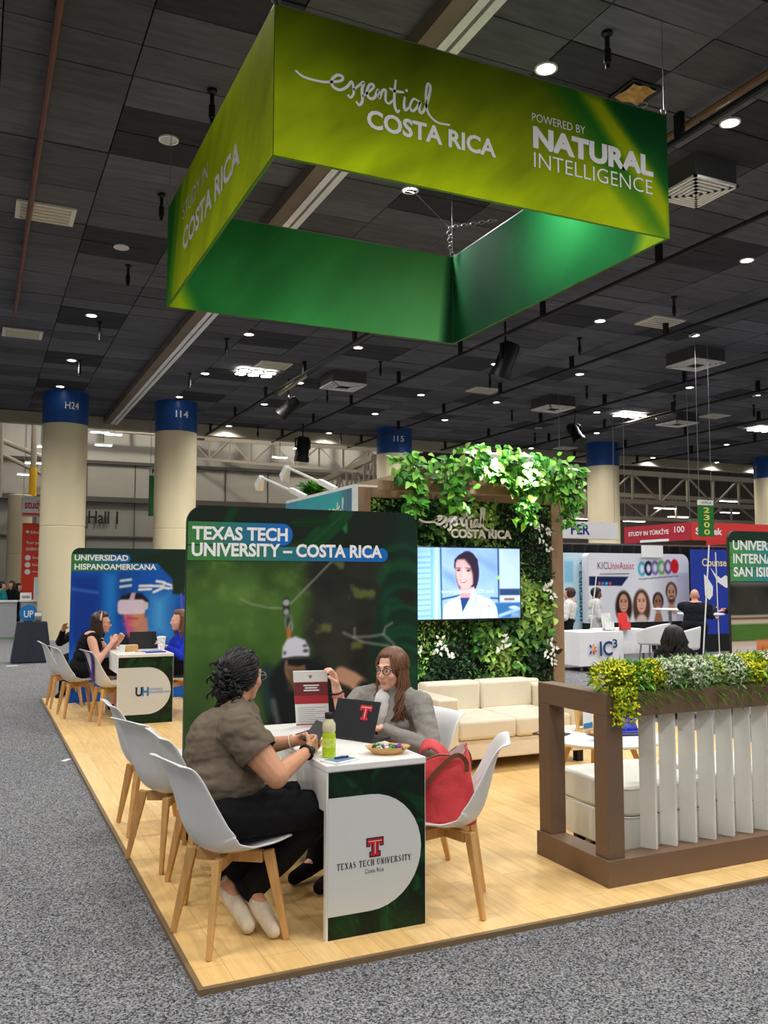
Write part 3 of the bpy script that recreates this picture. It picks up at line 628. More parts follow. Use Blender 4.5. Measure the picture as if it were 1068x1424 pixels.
def panel_body(name, label, X0, X1, Y, z0, z1, r=.1, feet=(.12, .8), thick=.035):
    t = thing(name, label, 'display panel', (X0, Y, 0)); Wd = X1-X0
    b = MB(); pl = rrect(0, z0, Wd, z1, (0, 0, r, r), 8); b.prism([(p[0], p[1]) for p in pl], lambda u, v, w_: V((u, .002+w_, v)), thick); b.build('board', m_board, t, smooth=30)
    for k in feet:
        MB().box(Wd*k-.04, Wd*k+.04, -.16, .2, 0, .012).build('foot', m_foot, t, smooth=0, bev=.004)
    return t
# ---- the tall panel behind the front desk
TX0, TX1, TY, TZ0, TZ1 = 1.15, 2.71, 5.3, .012, 1.995
tp = panel_body('display_panel', 'tallest display panel, green zip line photo with blue title strips', TX0, TX1, TY, TZ0, TZ1, feet=(.05, .9))
q = lambda px, py: (atY(px, py, TY).x-TX0, atY(px, py, TY).z-TZ0)
Wd, Hd = TX1-TX0, TZ1-TZ0
P = Pic(Wd, Hd, 230, 280, (70, 92, 44))
n1 = fbm(P.U, P.V, 3, 4, 4); n2 = fbm(P.U, P.V, 9, 9, 4)
P.c = np.array([58, 88, 34])/255*(.55+.9*n1)[..., None]; P.mix(np.clip((n2-.5)*2.2, 0, .6), (104, 138, 62)); P.mix(np.clip((.42-n1)*3, 0, .7), (22, 42, 18))
P.ell(q(330, 830), (.32, .22), (96, 130, 58), soft=.2, k=.5); P.ell(q(350, 900), (.4, .16), (70, 108, 40), soft=.15, k=.6)
P.pol([q(232, 960), q(300, 975), q(380, 960), q(420, 1010), q(450, 1200), q(232, 1200)], (30, 48, 24), soft=.25, k=.85); P.ell(q(345, 985), (.16, .1), (82, 110, 50), soft=.1, k=.5)
d = np.clip((P.U-q(415, 800)[0]+.12*(fbm(P.U, P.V, 5, 31, 4)-.5))/.12, 0, 1); dk = np.array([40, 42, 35])/255*(.6+.8*fbm(P.U, P.V, 6, 41, 4))[..., None]; P.mix(d, dk)
P.mix(d*np.clip((fbm(P.U, P.V, 9, 77, 3)-.62)*4, 0, .6), (120, 130, 60))
# upper leaf border
top = np.clip((P.V-(Hd-.30)+.05*np.sin(P.U*6))/.06, 0, 1); P.mix(top, (20, 32, 22)); leafart(P, 5, (16, 42, 26), 40, .15, .5, lambda x, y: y > Hd-.26)
rt = np.clip((P.U-(Wd-.27)+.10*np.cos((P.V-1.0)*3.0))/.05, 0, 1)*np.clip((P.V-.35)/.3, 0, 1); P.mix(rt, (14, 44, 30))
for k in range(11):   # big ribbed leaf along the right edge
    v0 = Hd-.22-k*.085-.03*math.sin(k*2.3); P.line([(Wd-.30+.012*k, v0-.10), (Wd-.22, v0-.03), (Wd-.1, v0+.0), (Wd+.02, v0-.05)], .04, (16, 70+4*(k % 3), 44), soft=.02, k=.7); P.line([(Wd-.28+.012*k, v0-.125), (Wd-.2, v0-.06), (Wd-.08, v0-.035), (Wd+.02, v0-.085)], .012, (12, 36, 26), soft=.014, k=.6)
P.ell((Wd-.07, 1.42), (.08, .05), (30, 30, 26), soft=.02, rot=-.3); P.ell((Wd-.06, .8), (.09, .2), (16, 66, 40), soft=.05, rot=.2, k=.8)
P.mix(np.clip((.5-P.V)/.5, 0, .5)*np.clip((.35-P.U)/.3, 0, 1), (12, 20, 12))
# bare branch
for pl in ([(478, 880), (505, 893), (540, 898)], [(492, 886), (515, 885), (533, 882), (548, 896)], [(533, 882), (536, 872), (545, 866)], [(493, 884), (493, 874)]): P.line([q(*a) for a in pl], .012, (150, 150, 140), soft=.01, k=.8)
# zip line, pulley, strap
P.line([q(335, 833), q(350, 840), q(372, 845), q(396, 846)], .010, (140, 150, 128), k=.85); P.line([q(396, 848), q(463, 779)], .010, (150, 152, 146), k=.85)
P.line([q(398, 836), q(398, 852)], .045, (40, 42, 42)); P.ell(q(398, 838), (.022, .02), (170, 172, 172)); P.ell(q(398, 851), (.018, .02), (150, 152, 152))
P.ell(q(401, 865), (.026, .05), (120, 122, 120)); P.ell(q(401, 865), (.014, .036), (50, 60, 40)); P.ell(q(404, 872), (.014, .03), (180, 182, 180)); P.ell(q(404, 872), (.006, .02), (60, 66, 40))
P.line([q(401, 876), q(402, 892)], .025, (190, 104, 54))
# rider
P.pol([q(396, 915), q(440, 915), q(452, 925), q(474, 940), q(474, 1010), q(474, 1200), q(395, 1200), q(372, 1010), q(368, 960), q(364, 945), q(380, 930)], (20, 26, 28), soft=.02)
P.pol([q(372, 1010), q(474, 1010), q(470, 1110), q(380, 1110)], (28, 30, 32), soft=.02)
P.line([q(371, 930), q(366, 950), q(376, 990)], .06, (30, 54, 52), soft=.02); P.line([q(380, 975), q(386, 1004)], .03, (120, 124, 124), soft=.015, k=.6)
P.ell(q(410, 928), (.068, .10), (150, 106, 84)); P.pol([q(398, 928), q(424, 928), q(420, 960), q(402, 960)], (92, 72, 52), soft=.02, k=.8); P.pol([q(399, 914), q(428, 914), q(427, 924), q(414, 927), q(400, 925)], (24, 22, 22), soft=.008)
P.pol([q(392, 916), q(393, 900), q(399, 889), q(411, 885), q(424, 890), q(430, 902), q(430, 914)], (208, 208, 218), soft=.008)
P.ell(q(424, 898), (.012, .008), (60, 62, 80)); P.ell(q(425, 905), (.016, .01), (52, 54, 70)); P.ell(q(396, 908), (.008, .01), (60, 60, 70)); P.line([q(392, 917), q(410, 914), q(430, 914)], .012, (40, 40, 44))
P.line([q(474, 938), q(490, 945), q(508, 958)], .10, (186, 140, 112), soft=.012); P.line([q(508, 958), q(545, 972)], .12, (28, 32, 32), soft=.02)
P.mesh('print', m_print, lambda u, v: V((u, -.001, TZ0+v)), tp, clip=(.1, .1))
f = lambda u, v: V((u, -.0035, TZ0+v)); f2 = lambda u, v: V((u, -.0055, TZ0+v))
a, b_ = q(262, 757), q(407, 730); s1 = label_strip(tp, f, 0.003, a[1], b_[0], b_[1]+.006); 
a2, b2 = q(262, 779), q(539, 757); s2 = label_strip(tp, f, 0.003, a2[1], b2[0], a[1]-.006)
mb = MB(); c = q(267, 748); e = q(400, 732); put_text(mb, 'TEXAS TECH', f2, c[0], a[1]+.028, e[0]-c[0], .085, .035); mb.build('lettering', m_white_ink, s1, smooth=0)
mb = MB(); c = q(266, 772); e = q(531, 757); put_text(mb, 'UNIVERSITY – COSTA RICA', f2, c[0], a2[1]+.024, e[0]-c[0], .085, .035); mb.build('lettering', m_white_ink, s2, smooth=0)

# ---- the panel of the far table
UX0, UX1, UY, UZ1 = 1.085, 2.7, 11.65, 1.94
up_ = panel_body('display_panel', 'blue display panel with a man in a white headset, behind the far table', UX0, UX1, UY, .012, UZ1, feet=(.1, .9))
q = lambda px, py: (atY(px, py, UY).x-UX0, atY(px, py, UY).z-.012)
z = lambda x, y: q(90+x/5.933, 750+y/5.933)
Wd, Hd = UX1-UX0, UZ1-.012
P = Pic(Wd, Hd, 170, 200, (16, 92, 190)); P.mix(np.clip(fbm(P.U, P.V, 3, 3)-.3, 0, .4), (10, 60, 150))
P.rect(*z(40, 900), *z(290, 290), (16, 58, 148), soft=.05, k=.9); P.rect(*z(320, 900), *z(430, 280), (40, 140, 220), soft=.06, k=.7); P.line([z(65, 410), z(270, 440)], .03, (60, 110, 190), soft=.02); P.rect(*z(440, 640), *z(545, 300), (20, 60, 120), soft=.05, k=.6); P.rect(*z(690, 800), *z(870, 450), (90, 180, 235), soft=.12, k=.7)
for (x0, y0, x1, y1) in ((465, 342, 545, 332), (460, 392, 545, 380)): P.line([z(x0, y0), z(x1, y1)], .035, (190, 215, 225), soft=.01)
for s in (((760, 345), (820, 355)), ((620, 385), (715, 382)), ((615, 415), (710, 410)), ((725, 385), (815, 385)), ((735, 435), (800, 405)), ((815, 360), (880, 380)), ((880, 400), (935, 430)), ((905, 380), (940, 405)), ((800, 395), (860, 405))): P.line([z(*s[0]), z(*s[1])], .035, (226, 230, 238), soft=.008)
tl = np.clip((P.V-(Hd-.2)+.0)/.02, 0, 1); P.mix(tl*.9, (26, 46, 30))
P.pol([z(1000, 60), z(560, 160), z(700, 195), z(780, 215), z(890, 330), z(890, 450), z(1300, 480), z(1300, 60)], (22, 44, 30), soft=.015)
leafart(P, 9, (18, 52, 30), 30, .12, .4, lambda x, y: y > Hd-.14 or x+y > Wd+Hd-.55)
P.pol([z(410, 850), z(500, 775), z(690, 765), z(800, 830), z(830, 1100), z(380, 1100)], (28, 32, 46), soft=.02)
P.pol([z(500, 690), z(520, 780), z(580, 880), z(690, 770), z(680, 640)], (196, 134, 112), soft=.02); P.pol([z(500, 700), z(510, 780), z(575, 860), z(575, 720)], (196, 70, 160), soft=.04, k=.7)
P.ell(z(575, 600), (.135, .19), (206, 140, 110)); P.ell(z(520, 660), (.06, .09), (210, 70, 130), soft=.04, k=.7); P.line([z(520, 650), z(600, 655)], .014, (160, 60, 70), soft=.01)
P.pol([z(445, 520), z(470, 470), z(550, 440), z(640, 450), z(690, 500), z(690, 560), z(650, 560)], (24, 24, 30), soft=.015)
P.pol([z(530, 500), z(550, 440), z(585, 440), z(575, 500)], (200, 170, 190), soft=.008); P.pol(rrect(*z(435, 620), *z(665, 495), (.05, .05, .05, .05)), (224, 206, 222), soft=.012); P.pol(rrect(*z(640, 580), *z(690, 515), (.03, .03, .03, .03)), (210, 200, 214), soft=.01)
P.line([z(960, 450), z(965, 560)], .02, (120, 80, 200), soft=.01)
P.mesh('print', m_print, lambda u, v: V((u, -.001, .012+v)), up_, clip=(.1, .1))
f = lambda u, v: V((u, -.0035, .012+v)); f2 = lambda u, v: V((u, -.0055, .012+v))
a = z(60, 190); e = z(545, 125); s1 = label_strip(up_, f, .003, a[1], e[0], e[1]); a2 = z(60, 262); e2 = z(785, 195); s2 = label_strip(up_, f, .003, a2[1], e2[0], a[1]-.004)
mb = MB(); c = z(80, 175); e = z(525, 130); put_text(mb, 'UNIVERSIDAD', f2, c[0], c[1], e[0]-c[0], .075, .03); mb.build('lettering', m_white_ink, s1, smooth=0)
mb = MB(); c = z(80, 250); e = z(755, 205); put_text(mb, 'HISPANOAMERICANA', f2, c[0], c[1], e[0]-c[0], .075, .03); mb.build('lettering', m_white_ink, s2, smooth=0)

# ---- the panel at the right edge
RX0, RX1, RY, RZ1 = 7.865, 9.5, 7.5, 2.105
rp = panel_body('display_panel', 'display panel cut by the right edge, stacked green titles over a landscape', RX0, RX1, RY, .012, RZ1)
q = lambda px, py: (atY(px, py, RY).x-RX0, atY(px, py, RY).z-.012)
z = lambda x, y: q(900+x/6.357, 740+y/6.357)
Wd, Hd = RX1-RX0, RZ1-.012
P = Pic(Wd, Hd, 130, 170, (44, 44, 36)); P.shade(.55+.9*fbm(P.U, P.V, 5, 4)); P.rect(-.1, z(0, 440)[1], 3, 3, (24, 52, 36), soft=.01); leafart(P, 2, (20, 50, 32), 12, .2, .5, lambda x, y: y > Hd-.15)
P.rect(-.1, z(0, 470)[1], 3, z(0, 438)[1], (150, 160, 160), soft=.03, k=.6); P.rect(-.1, z(0, 845)[1], 3, z(0, 755)[1], (196, 180, 160), soft=.01); P.rect(-.1, z(0, 795)[1], 3, z(0, 775)[1], (90, 64, 40), soft=.01)
P.rect(-.1, z(0, 1000)[1], 3, z(0, 845)[1], (78, 118, 44), soft=.02); P.mix(np.where((P.V < z(0, 845)[1]), np.clip(fbm(P.U*.4, P.V, 8, 5)-.4, 0, .5), 0), (50, 90, 30)); P.rect(-.1, -.1, 3, z(0, 1000)[1], (214, 206, 200), soft=.01); P.rect(z(935, 0)[0], -.1, 3, z(0, 990)[1], (228, 116, 64), soft=.01); P.rect(-.1, z(0, 1040)[1], 3, z(0, 1010)[1], (206, 170, 130), soft=.02, k=.7)
P.mesh('print', m_print, lambda u, v: V((u, -.001, .012+v)), rp, clip=(.1, .1))
f = lambda u, v: V((u, -.0035, .012+v)); f2 = lambda u, v: V((u, -.0055, .012+v))
for txt, y0, y1, wt in (('UNIVERSIDAD', 70, 185, 1.02), ('INTERNACIONAL', 192, 310, 1.2), ('SAN ISIDRO', 317, 435, .86)):
    s = label_strip(rp, f, .003, z(0, y1)[1], wt+.16, z(0, y0)[1], (76, 150, 84), (34, 128, 190)); mb = MB(); put_text(mb, txt, f2, .055, z(0, y1)[1]+.05, wt, .115, .03); mb.build('lettering', m_white_ink, s, smooth=0)

# ================================================================== desks
m_lam = mat('white_laminate', (232, 230, 224), .35, var=.02); m_dface = mat('grey_white_print', (205, 206, 202), .5, var=.01)
def dshape(w_, v0, v1, n=18):
    r = (v1-v0)/2; return [(0.0, v0)]+[(w_-r+r*math.sin(PI*i/n), (v0+v1)/2-r*math.cos(PI*i/n)) for i in range(n+1)]+[(0.0, v1)]
def desk(x0, y0, wd, L, lab, seed):
    t = thing('exhibition_desk', lab, 'desk', (x0, y0, 0)); H = .74
    MB().box(-.003, wd+.003, -.004, L, H-.028, H).build('tabletop', m_lam, t, smooth=0, bev=.003)
    MB().box(0, wd, 0, .03, 0, H-.028).build('end_panel', m_lam, t, smooth=0)
    MB().box(.02, wd-.02, L-.05, L-.02, 0, H-.028).build('end_panel', m_lam, t, smooth=0)
    MB().box(.0, .018, .03, L-.05, H-.2, H-.028).build('apron', m_lam, t, smooth=0); MB().box(wd-.018, wd, .03, L-.05, H-.2, H-.028).build('apron', m_lam, t, smooth=0)
    P = Pic(wd-.012, H-.034, 120, 170, (13, 26, 17)); P.shade(.6+.8*fbm(P.U, P.V, 7, seed)); leafart(P, seed, (7, 22, 13), 50, .14, .38); leafart(P, seed+1, (7, 17, 11), 26, .1, .3)
    P.mesh('print', m_print, lambda u, v: V((u+.009, -.0015, v+.003)), t)
    b = MB(); poly(b, [(p[0]+.006, p[1]) for p in dshape(wd-.03, .10, .60)], lambda u, v: V((u, -.003, v))); d = b.build('white_shape', m_dface, t, smooth=0)
    return t, d
m_red = mat('crimson_ink', (190, 24, 40), .5, var=.02); m_blk = mat('black_ink', (26, 26, 28), .5, var=.02); m_lineb = mat('black_letter_ink', (40, 40, 44), .6)
def double_t(par, f, fl, s, cu, cv):
    """block double T emblem: white rim, black rim, red letter"""
    def tp_(k, a): # outline grown by a
        w1, w2, h = .5*k+a, .17*k+a, 1.0*k
        return [(-w1, h+a), (w1, h+a), (w1, h*.62-a), (.30*k, h*.62-a), (.30*k, h*.72-a*.0), (w2, h*.72), (w2, h*.2+a), (.3*k+a, h*.2+a), (.3*k+a, -a), (-.3*k-a, -a), (-.3*k-a, h*.2+a), (-w2, h*.2+a), (-w2, h*.72), (-.30*k, h*.72), (-.30*k, h*.62-a), (-w1, h*.62-a)]
    for a, m_, lift in ((.07, m_blk, 0), (.0, m_red, 1)):
        b = MB(); poly(b, [(cu+x*s, cv+y*s) for x, y in tp_(1, a)], lambda u, v, k=lift: f(u, v, k)); b.build('emblem', m_, par, smooth=0)
    b = MB(); ribbon(b, [(cu-.42*s, cv+.86*s), (cu+.42*s, cv+.86*s)], .03*s, lambda u, v: f(u, v, 2)); ribbon(b, [(cu, cv+.12*s), (cu, cv+.8*s)], .03*s, lambda u, v: f(u, v, 2)); b.build('emblem_line', m_white_ink, par, smooth=0)
D1X, D1Y, D1W, D1L = 1.408, 3.625, .482, 1.14
dk1, ds1 = desk(D1X, D1Y, D1W, D1L, 'white desk with leafy end panel at the front, two women talking across it', 4)
q = lambda px, py: (atY(px, py, D1Y).x-D1X, atY(px, py, D1Y).z)
ff = lambda u, v, k=0: V((u, -.0045-.0008*k, v))
c = q(521, 1186); double_t(ds1, ff, 0, .074, c[0], .333)
b = MB(); a = q(468, 1203); e = q(572, 1190); put_serif(b, 'TEXAS TECH UNIVERSITY', ff, a[0], .293, e[0]-a[0], .026); b.build('lettering', m_lineb, ds1, smooth=0)
b = MB(); a = q(507, 1209); e = q(533, 1200); put_text(b, 'Costa Rica', ff, a[0], .262, e[0]-a[0], .018); b.build('lettering', m_lineb, ds1, smooth=0)
D2X, D2Y = 1.40, 9.75
dk2, ds2 = desk(D2X, D2Y, .59, 1.1, 'far white desk with leafy end panel and blue letters, woman in black beside it', 14)
q = lambda px, py: (atY(px, py, D2Y).x-D2X, atY(px, py, D2Y).z)
b = MB(); a = q(188, 969); put_text(b, 'U', ff, a[0], a[1], .075, .1, .04); b.build('lettering', mat('navy_ink', (24, 34, 66), .5), ds2, smooth=0)
b = MB(); put_text(b, 'H', ff, a[0]+.07, a[1], .07, .1, .04); b.build('lettering', mat('sky_ink', (46, 130, 200), .5), ds2, smooth=0)
b = MB(); e = q(205, 962); put_text(b, 'UNIVERSIDAD', ff, e[0], e[1]+.012, .16, .025); put_text(b, 'HISPANOAMERICANA', ff, e[0], e[1]-.02, .24, .025); b.build('lettering', MATS['sky_ink'], ds2, smooth=0)
# ================================================================== chairs
m_shell = mat('white_plastic', (226, 226, 224), .32, var=.015, spec=.5); m_oak = mat('oak_leg', (206, 158, 96), .45, var=.14, scale=9, stretch=(5, 5, .6)); 
def interp(tab, t):
    for (a, *va), (b, *vb) in zip(tab[:-1], tab[1:]):
        if t <= b:
            k = (t-a)/(b-a); return [x+(y-x)*k for x, y in zip(va, vb)]
    return list(tab[-1][1:])
SH = [(0, 0.235, 0.413, 0.13, 0.004), (0.06, 0.222, 0.42, 0.175, 0.01), (0.18, 0.12, 0.403, 0.222, 0.024), (0.32, 0, 0.383, 0.238, 0.046), (0.44, -0.09, 0.381, 0.243, 0.078), (0.54, -0.155, 0.413, 0.243, 0.1), (0.63, -0.195, 0.488, 0.238, 0.09), (0.75, -0.222, 0.593, 0.23, 0.06), (0.86, -0.247, 0.693, 0.218, 0.035), (0.94, -0.268, 0.758, 0.205, 0.018), (0.975, -0.29, 0.786, 0.198, 0.008), (1, -0.318, 0.794, 0.186, -0.006)]
def shell_pt(t, s):
    x, z, w_, c = interp(SH, t); x2, z2 = interp(SH, min(1, t+.01))[:2]; x1, z1 = interp(SH, max(0, t-.01))[:2]
    tx, tz = x2-x1, z2-z1; l = math.hypot(tx, tz) or 1; nx, nz = tz/l, -tx/l     # normal towards the sitter
    k = abs(s)**2.2*c; return V((x+nx*k, s*w_*(1-.06*abs(s)), z+nz*k))
def make_chair(name='shell_chair'):
    t = thing(name, 'white shell chair', 'chair')
    MB().surf(lambda a, b: shell_pt(a, -1+2*b), 26, 15).build('shell', m_shell, t, smooth=180, solid=.011, subsurf=1)
    b = MB()
    for a in (PI/4, 3*PI/4):
        dx, dy = math.cos(a)*.15, math.sin(a)*.15; b.bar((-dx, -dy, .346), (dx, dy, .346), .034, .05)
    b.lathe([(.06, .363), (.06, .383)], n=12); b.build('cross_base', m_oak, t, smooth=0, bev=.003)
    for sx in (-1, 1):
        for sy in (-1, 1):
            b = MB(); b.bar((sx*.122, sy*.122, .373), (sx*.182, sy*.182, 0), .036, .046, up=(sx, sy, 0), w2=(.021, .026)); b.build('leg', m_oak, t, smooth=0, bev=.005)
    return t
proto = make_chair(); used = [False]
def chair(x, y, rz, lab, group='white shell chairs with oak legs', cat='chair'):
    o = proto if not used[0] else copy_tree(proto); used[0] = True
    o.location = (x, y, 0); o.rotation_euler = (0, 0, rz); tag(o, lab, cat, group); return o
chair(1.052, 3.868, .20, 'white shell chair at the front edge, woman in brown top sits on it')
chair(1.13, 4.50, .03, 'white shell chair half hidden behind the woman in the brown top')
chair(1.045, 5.03, .34, 'empty white shell chair behind the brown top woman, nearest the platform edge')
chair(1.06, 5.73, .02, 'white shell chair behind the tall panel, third back along the platform edge')
chair(2.085, 3.80, PI-.55, 'white shell chair at the desk with the red bag on its seat')
chair(2.22, 4.53, PI+.12, 'white shell chair the woman in the grey blazer sits on')
chair(1.03, 11.5, .05, 'empty white shell chair at the far back corner of the platform')
chair(1.1, 10.68, .12, 'white shell chair the woman in the sleeveless black dress sits on')
chair(1.38, 10.0, .15, 'white shell chair with a purple sash hung over its back')
chair(2.18, 10.3, PI, 'white shell chair to the right of the far desk, cut by the tall panel')

# ================================================================== lounge
m_leather = mat('cream_leather', (226, 214, 192), .45, var=.04, scale=4, bump=.08, bscale=60)
SFX0, SFX1, SFY0, SFY1 = 3.33, 4.80, 6.16, 6.93
t = thing('sofa', 'cream leather two seat sofa in front of the green plant wall', 'sofa', (SFX0, SFY0, 0)); L_ = SFX1-SFX0; Dp = SFY1-SFY0; aw = .19
MB().box(.02, L_-.02, .03, Dp, .1, .26).build('base', m_leather, t, smooth=0, bev=.015)
for k in range(2):
    w2 = (L_-2*aw)/2; MB().box(aw+k*w2+.002, aw+(k+1)*w2-.002, 0, Dp-.16, .262, .42).build('seat_cushion', m_leather, t, smooth=60, bev=.03, seg=3)
    MB().box(aw+k*w2+.002, aw+(k+1)*w2-.002, Dp-.2, Dp-.02, .40, .655).build('back_cushion', m_leather, t, smooth=60, bev=.03, seg=3)
MB().box(0, aw, 0, Dp, .1, .60).build('arm', m_leather, t, smooth=60, bev=.02, seg=3); MB().box(L_-aw, L_, 0, Dp, .1, .60).build('arm', m_leather, t, smooth=60, bev=.02, seg=3)
MB().box(.02, L_-.02, Dp-.06, Dp+.04, .1, .63).build('back', m_leather, t, smooth=60, bev=.02, seg=3)
for x in (.07, L_-.07):
    for y in (.08, Dp-.06): MB().box(x-.03, x+.03, y-.03, y+.03, 0, .1).build('foot', m_black, t, smooth=0)
def ottoman(x, y, lab, s=.6):
    t = thing('ottoman', lab, 'ottoman', (x, y, 0), group='white leather ottomans')
    pl = rrect(0, 0, s, s, (.06, .06, .06, .06), 6); b = MB(); b.prism(pl, lambda u, v, w_: V((u, v, .06+w_)), .19); b.build('body', m_leather2, t, smooth=30, bev=.006)
    b = MB(); b.prism(pl, lambda u, v, w_: V((u, v, .256+w_)), .165); b.build('cushion', m_leather2, t, smooth=30, bev=.02, seg=3)
    b = MB()
    for zz in (.253, .405): b.tube([(u, v, zz) for u, v in rrect(-.001, -.001, s+.001, s+.001, (.06,)*4, 6)]+[(0.06, -.001, zz)], .005, 5)
    b.build('piping', m_leather2, t)
    for x_ in (.08, s-.08):
        for y_ in (.08, s-.08): MB().box(x_-.025, x_+.025, y_-.025, y_+.025, 0, .06).build('foot', m_black, t, smooth=0)
m_leather2 = mat('white_leather', (222, 220, 208), .42, var=.03, scale=5)
ottoman(3.24, 3.86, 'white leather ottoman right behind the corner of the brown fence'); ottoman(3.96, 3.84, 'white leather ottoman behind the white slats, at the right edge')
# coffee table
CTX, CTY = 4.02, 5.05
t = thing('coffee_table', 'round white coffee table with oak legs behind the brown fence', 'table', (CTX, CTY, 0))
MB().lathe([(.42, .43), (.432, .442), (.432, .45), (.424, .457)], n=48).build('tabletop', m_lam, t)
for k in range(4):
    a = PI/4+k*PI/2+.3; MB().bar((.2*math.cos(a), .2*math.sin(a), .43), (.36*math.cos(a), .36*math.sin(a), 0), .04, .04, w2=(.024, .024)).build('leg', m_oak, t, smooth=0, bev=.006)
MB().bar((-.2, 0, .41), (.2, 0, .41), .02, .03).bar((0, -.2, .41), (0, .2, .41), .02, .03).build('under_frame', m_black, t, smooth=0)
ct = .457
def flat(name, lab, cat, x, y, z_, w_, h_, th, m_, rz=0, extra=None, group=None):
    t = thing(name, lab, cat, (x, y, z_), rz, group); MB().box(-w_/2, w_/2, -h_/2, h_/2, 0, th).build('cover', m_, t, smooth=0, bev=min(.002, th*.3))
    if extra:
        for nm, (a, b, c, d), mm in extra: MB().box(a, b, c, d, th, th+.0008).build(nm, mm, t, smooth=0)
    return t
m_navy = mat('navy_print', (26, 32, 60), .4); m_paper = mat('white_paper', (236, 236, 234), .7, var=.01); m_lblue = mat('light_blue_print', (120, 176, 214), .5); m_royal = mat('royal_blue', (36, 50, 170), .45); m_bamboo = mat('bamboo', (214, 174, 112), .5, var=.12, scale=8, stretch=(6, 6, .7))
flat('magazine', 'dark magazine on the left edge of the round coffee table', 'magazine', CTX-.30, CTY+.16, ct, .16, .22, .008, m_navy, .5, [('page_edge', (-.06, .06, .02, .08), m_paper)])
flat('brochure', 'white and blue brochure on the coffee table, between the fence posts', 'brochure', CTX-.14, CTY-.1, ct, .2, .26, .003, m_paper, .2, [('blue_band', (-.095, .095, -.125, -.03), m_lblue)])
flat('brochure', 'dark blue brochure on right side of the coffee table under the royal blue one', 'brochure', CTX+.24, CTY-.02, ct, .22, .28, .012, m_navy, -.3)
t = thing('folder', 'royal blue folder propped open on the coffee table right of the fence post', 'folder', (CTX+.22, CTY+.03, ct+.012), -.3)
MB().box(-.1, .1, -.11, .11, 0, .004).build('back_cover', m_royal, t, smooth=0); b = MB(); b.surf(lambda a, c: V((-.1+.2*c, -.05+.15*a, .004+.09*math.sin(PI*a*.62))), 10, 2); b.build('front_cover', m_royal, t, solid=.003)
t = thing('card_stand', 'bamboo display stand holding a white and blue card on the coffee table', 'stand', (CTX+.03, CTY+.18, ct), .35)
MB().box(-.1, .1, -.045, .045, 0, .014).build('base', m_bamboo, t, smooth=0)
b = MB(); b.bar((-.09, .02, .014), (-.09, .05, .25), .02, .016).bar((.09, .02, .014), (.09, .05, .25), .02, .016).bar((-.1, .05, .25), (.1, .05, .25), .02, .016).bar((-.08, .024, .04), (-.08+.16, .05, .22), .006, .006); b.build('frame', m_bamboo, t, smooth=0)
MB().box(-.075, .075, .03, .036, .03, .235).build('back_board', m_bamboo, t, smooth=0)
t2 = MB().box(-.06, .06, -.006, -.002, .015, .15).build('card', m_paper, t, smooth=0); MB().box(-.06, .06, -.008, -.006, .018, .055).build('blue_band', mat('card_blue', (40, 140, 200), .5), t2, smooth=0)
t = thing('snack_tray', 'small brown tray of sweets on the coffee table, in front of the bamboo stand', 'tray', (CTX-.0, CTY-.02, ct), .2)
b = MB(); b.lathe([(.085, 0), (.11, .022), (.105, .024), (.08, .006)], n=20); b.build('tray', mat('brown_card', (150, 112, 84), .7), t)
for k in range(14): MB().sphere((random.uniform(-.06, .06), random.uniform(-.06, .06), .018), (.018, .011, .01), 6, M.Rotation(random.uniform(0, 3), 3, 'Z')).build('sweet', mat('sweet_%d' % (k % 4), [(210, 60, 60), (240, 220, 180), (120, 70, 50), (230, 200, 80)][k % 4], .4), t)

# ---- brown fence with planter
m_brown = mat('brown_laminate', (112, 88, 68), .5, var=.04, scale=6, stretch=(1, 1, 8)); m_slat = mat('white_slat', (224, 222, 214), .45, var=.02)
FX, FY, FD, FT = 2.95, 3.655, .6, .96; FR = 6.3
t = thing('planter_fence', 'brown box fence with white slats and a flower trough on top, at right', 'fence', (FX, FY, 0)); LR = FR-FX; bw = .105
b = MB(); b.box(-.02, LR, -.02, bw, 0, .13).box(-.02, bw, bw, FD, 0, .13).box(-.02, LR, FD, FD+bw*.01, 0, .02); b.build('base_rail', m_brown, t, smooth=0, bev=.003)
for (x, y) in ((0, 0), (0, FD-bw)): MB().box(x, x+bw, y, y+bw, .13, FT-.115).build('post', m_brown, t, smooth=0, bev=.003)
MB().box(0, bw, -.0, FD, FT-.115, FT).build('side_rail', m_brown, t, smooth=0, bev=.003)
b = MB(); b.box(bw, LR, 0, .02, FT-.125, FT).box(bw, LR, bw+.03, bw+.05, FT-.125, FT).box(bw, LR, .02, bw+.03, FT-.125, FT-.105); b.build('trough', m_brown, t, smooth=0, bev=.002)
MB().box(bw, LR, .02, bw+.03, FT-.06, FT-.03).build('soil', mat('dark_soil', (44, 34, 26), .95, var=.3), t, smooth=0)
for k in range(20):
    x = .372+k*.1375
    if x > LR-.1: break
    MB().bar((x-.042, .075, .1305), (x-.042, .075, FT-.127), .03, .085, up=(.5, -.86, 0)).build('slat', m_slat, t, smooth=0, bev=.002)
t2 = MB()
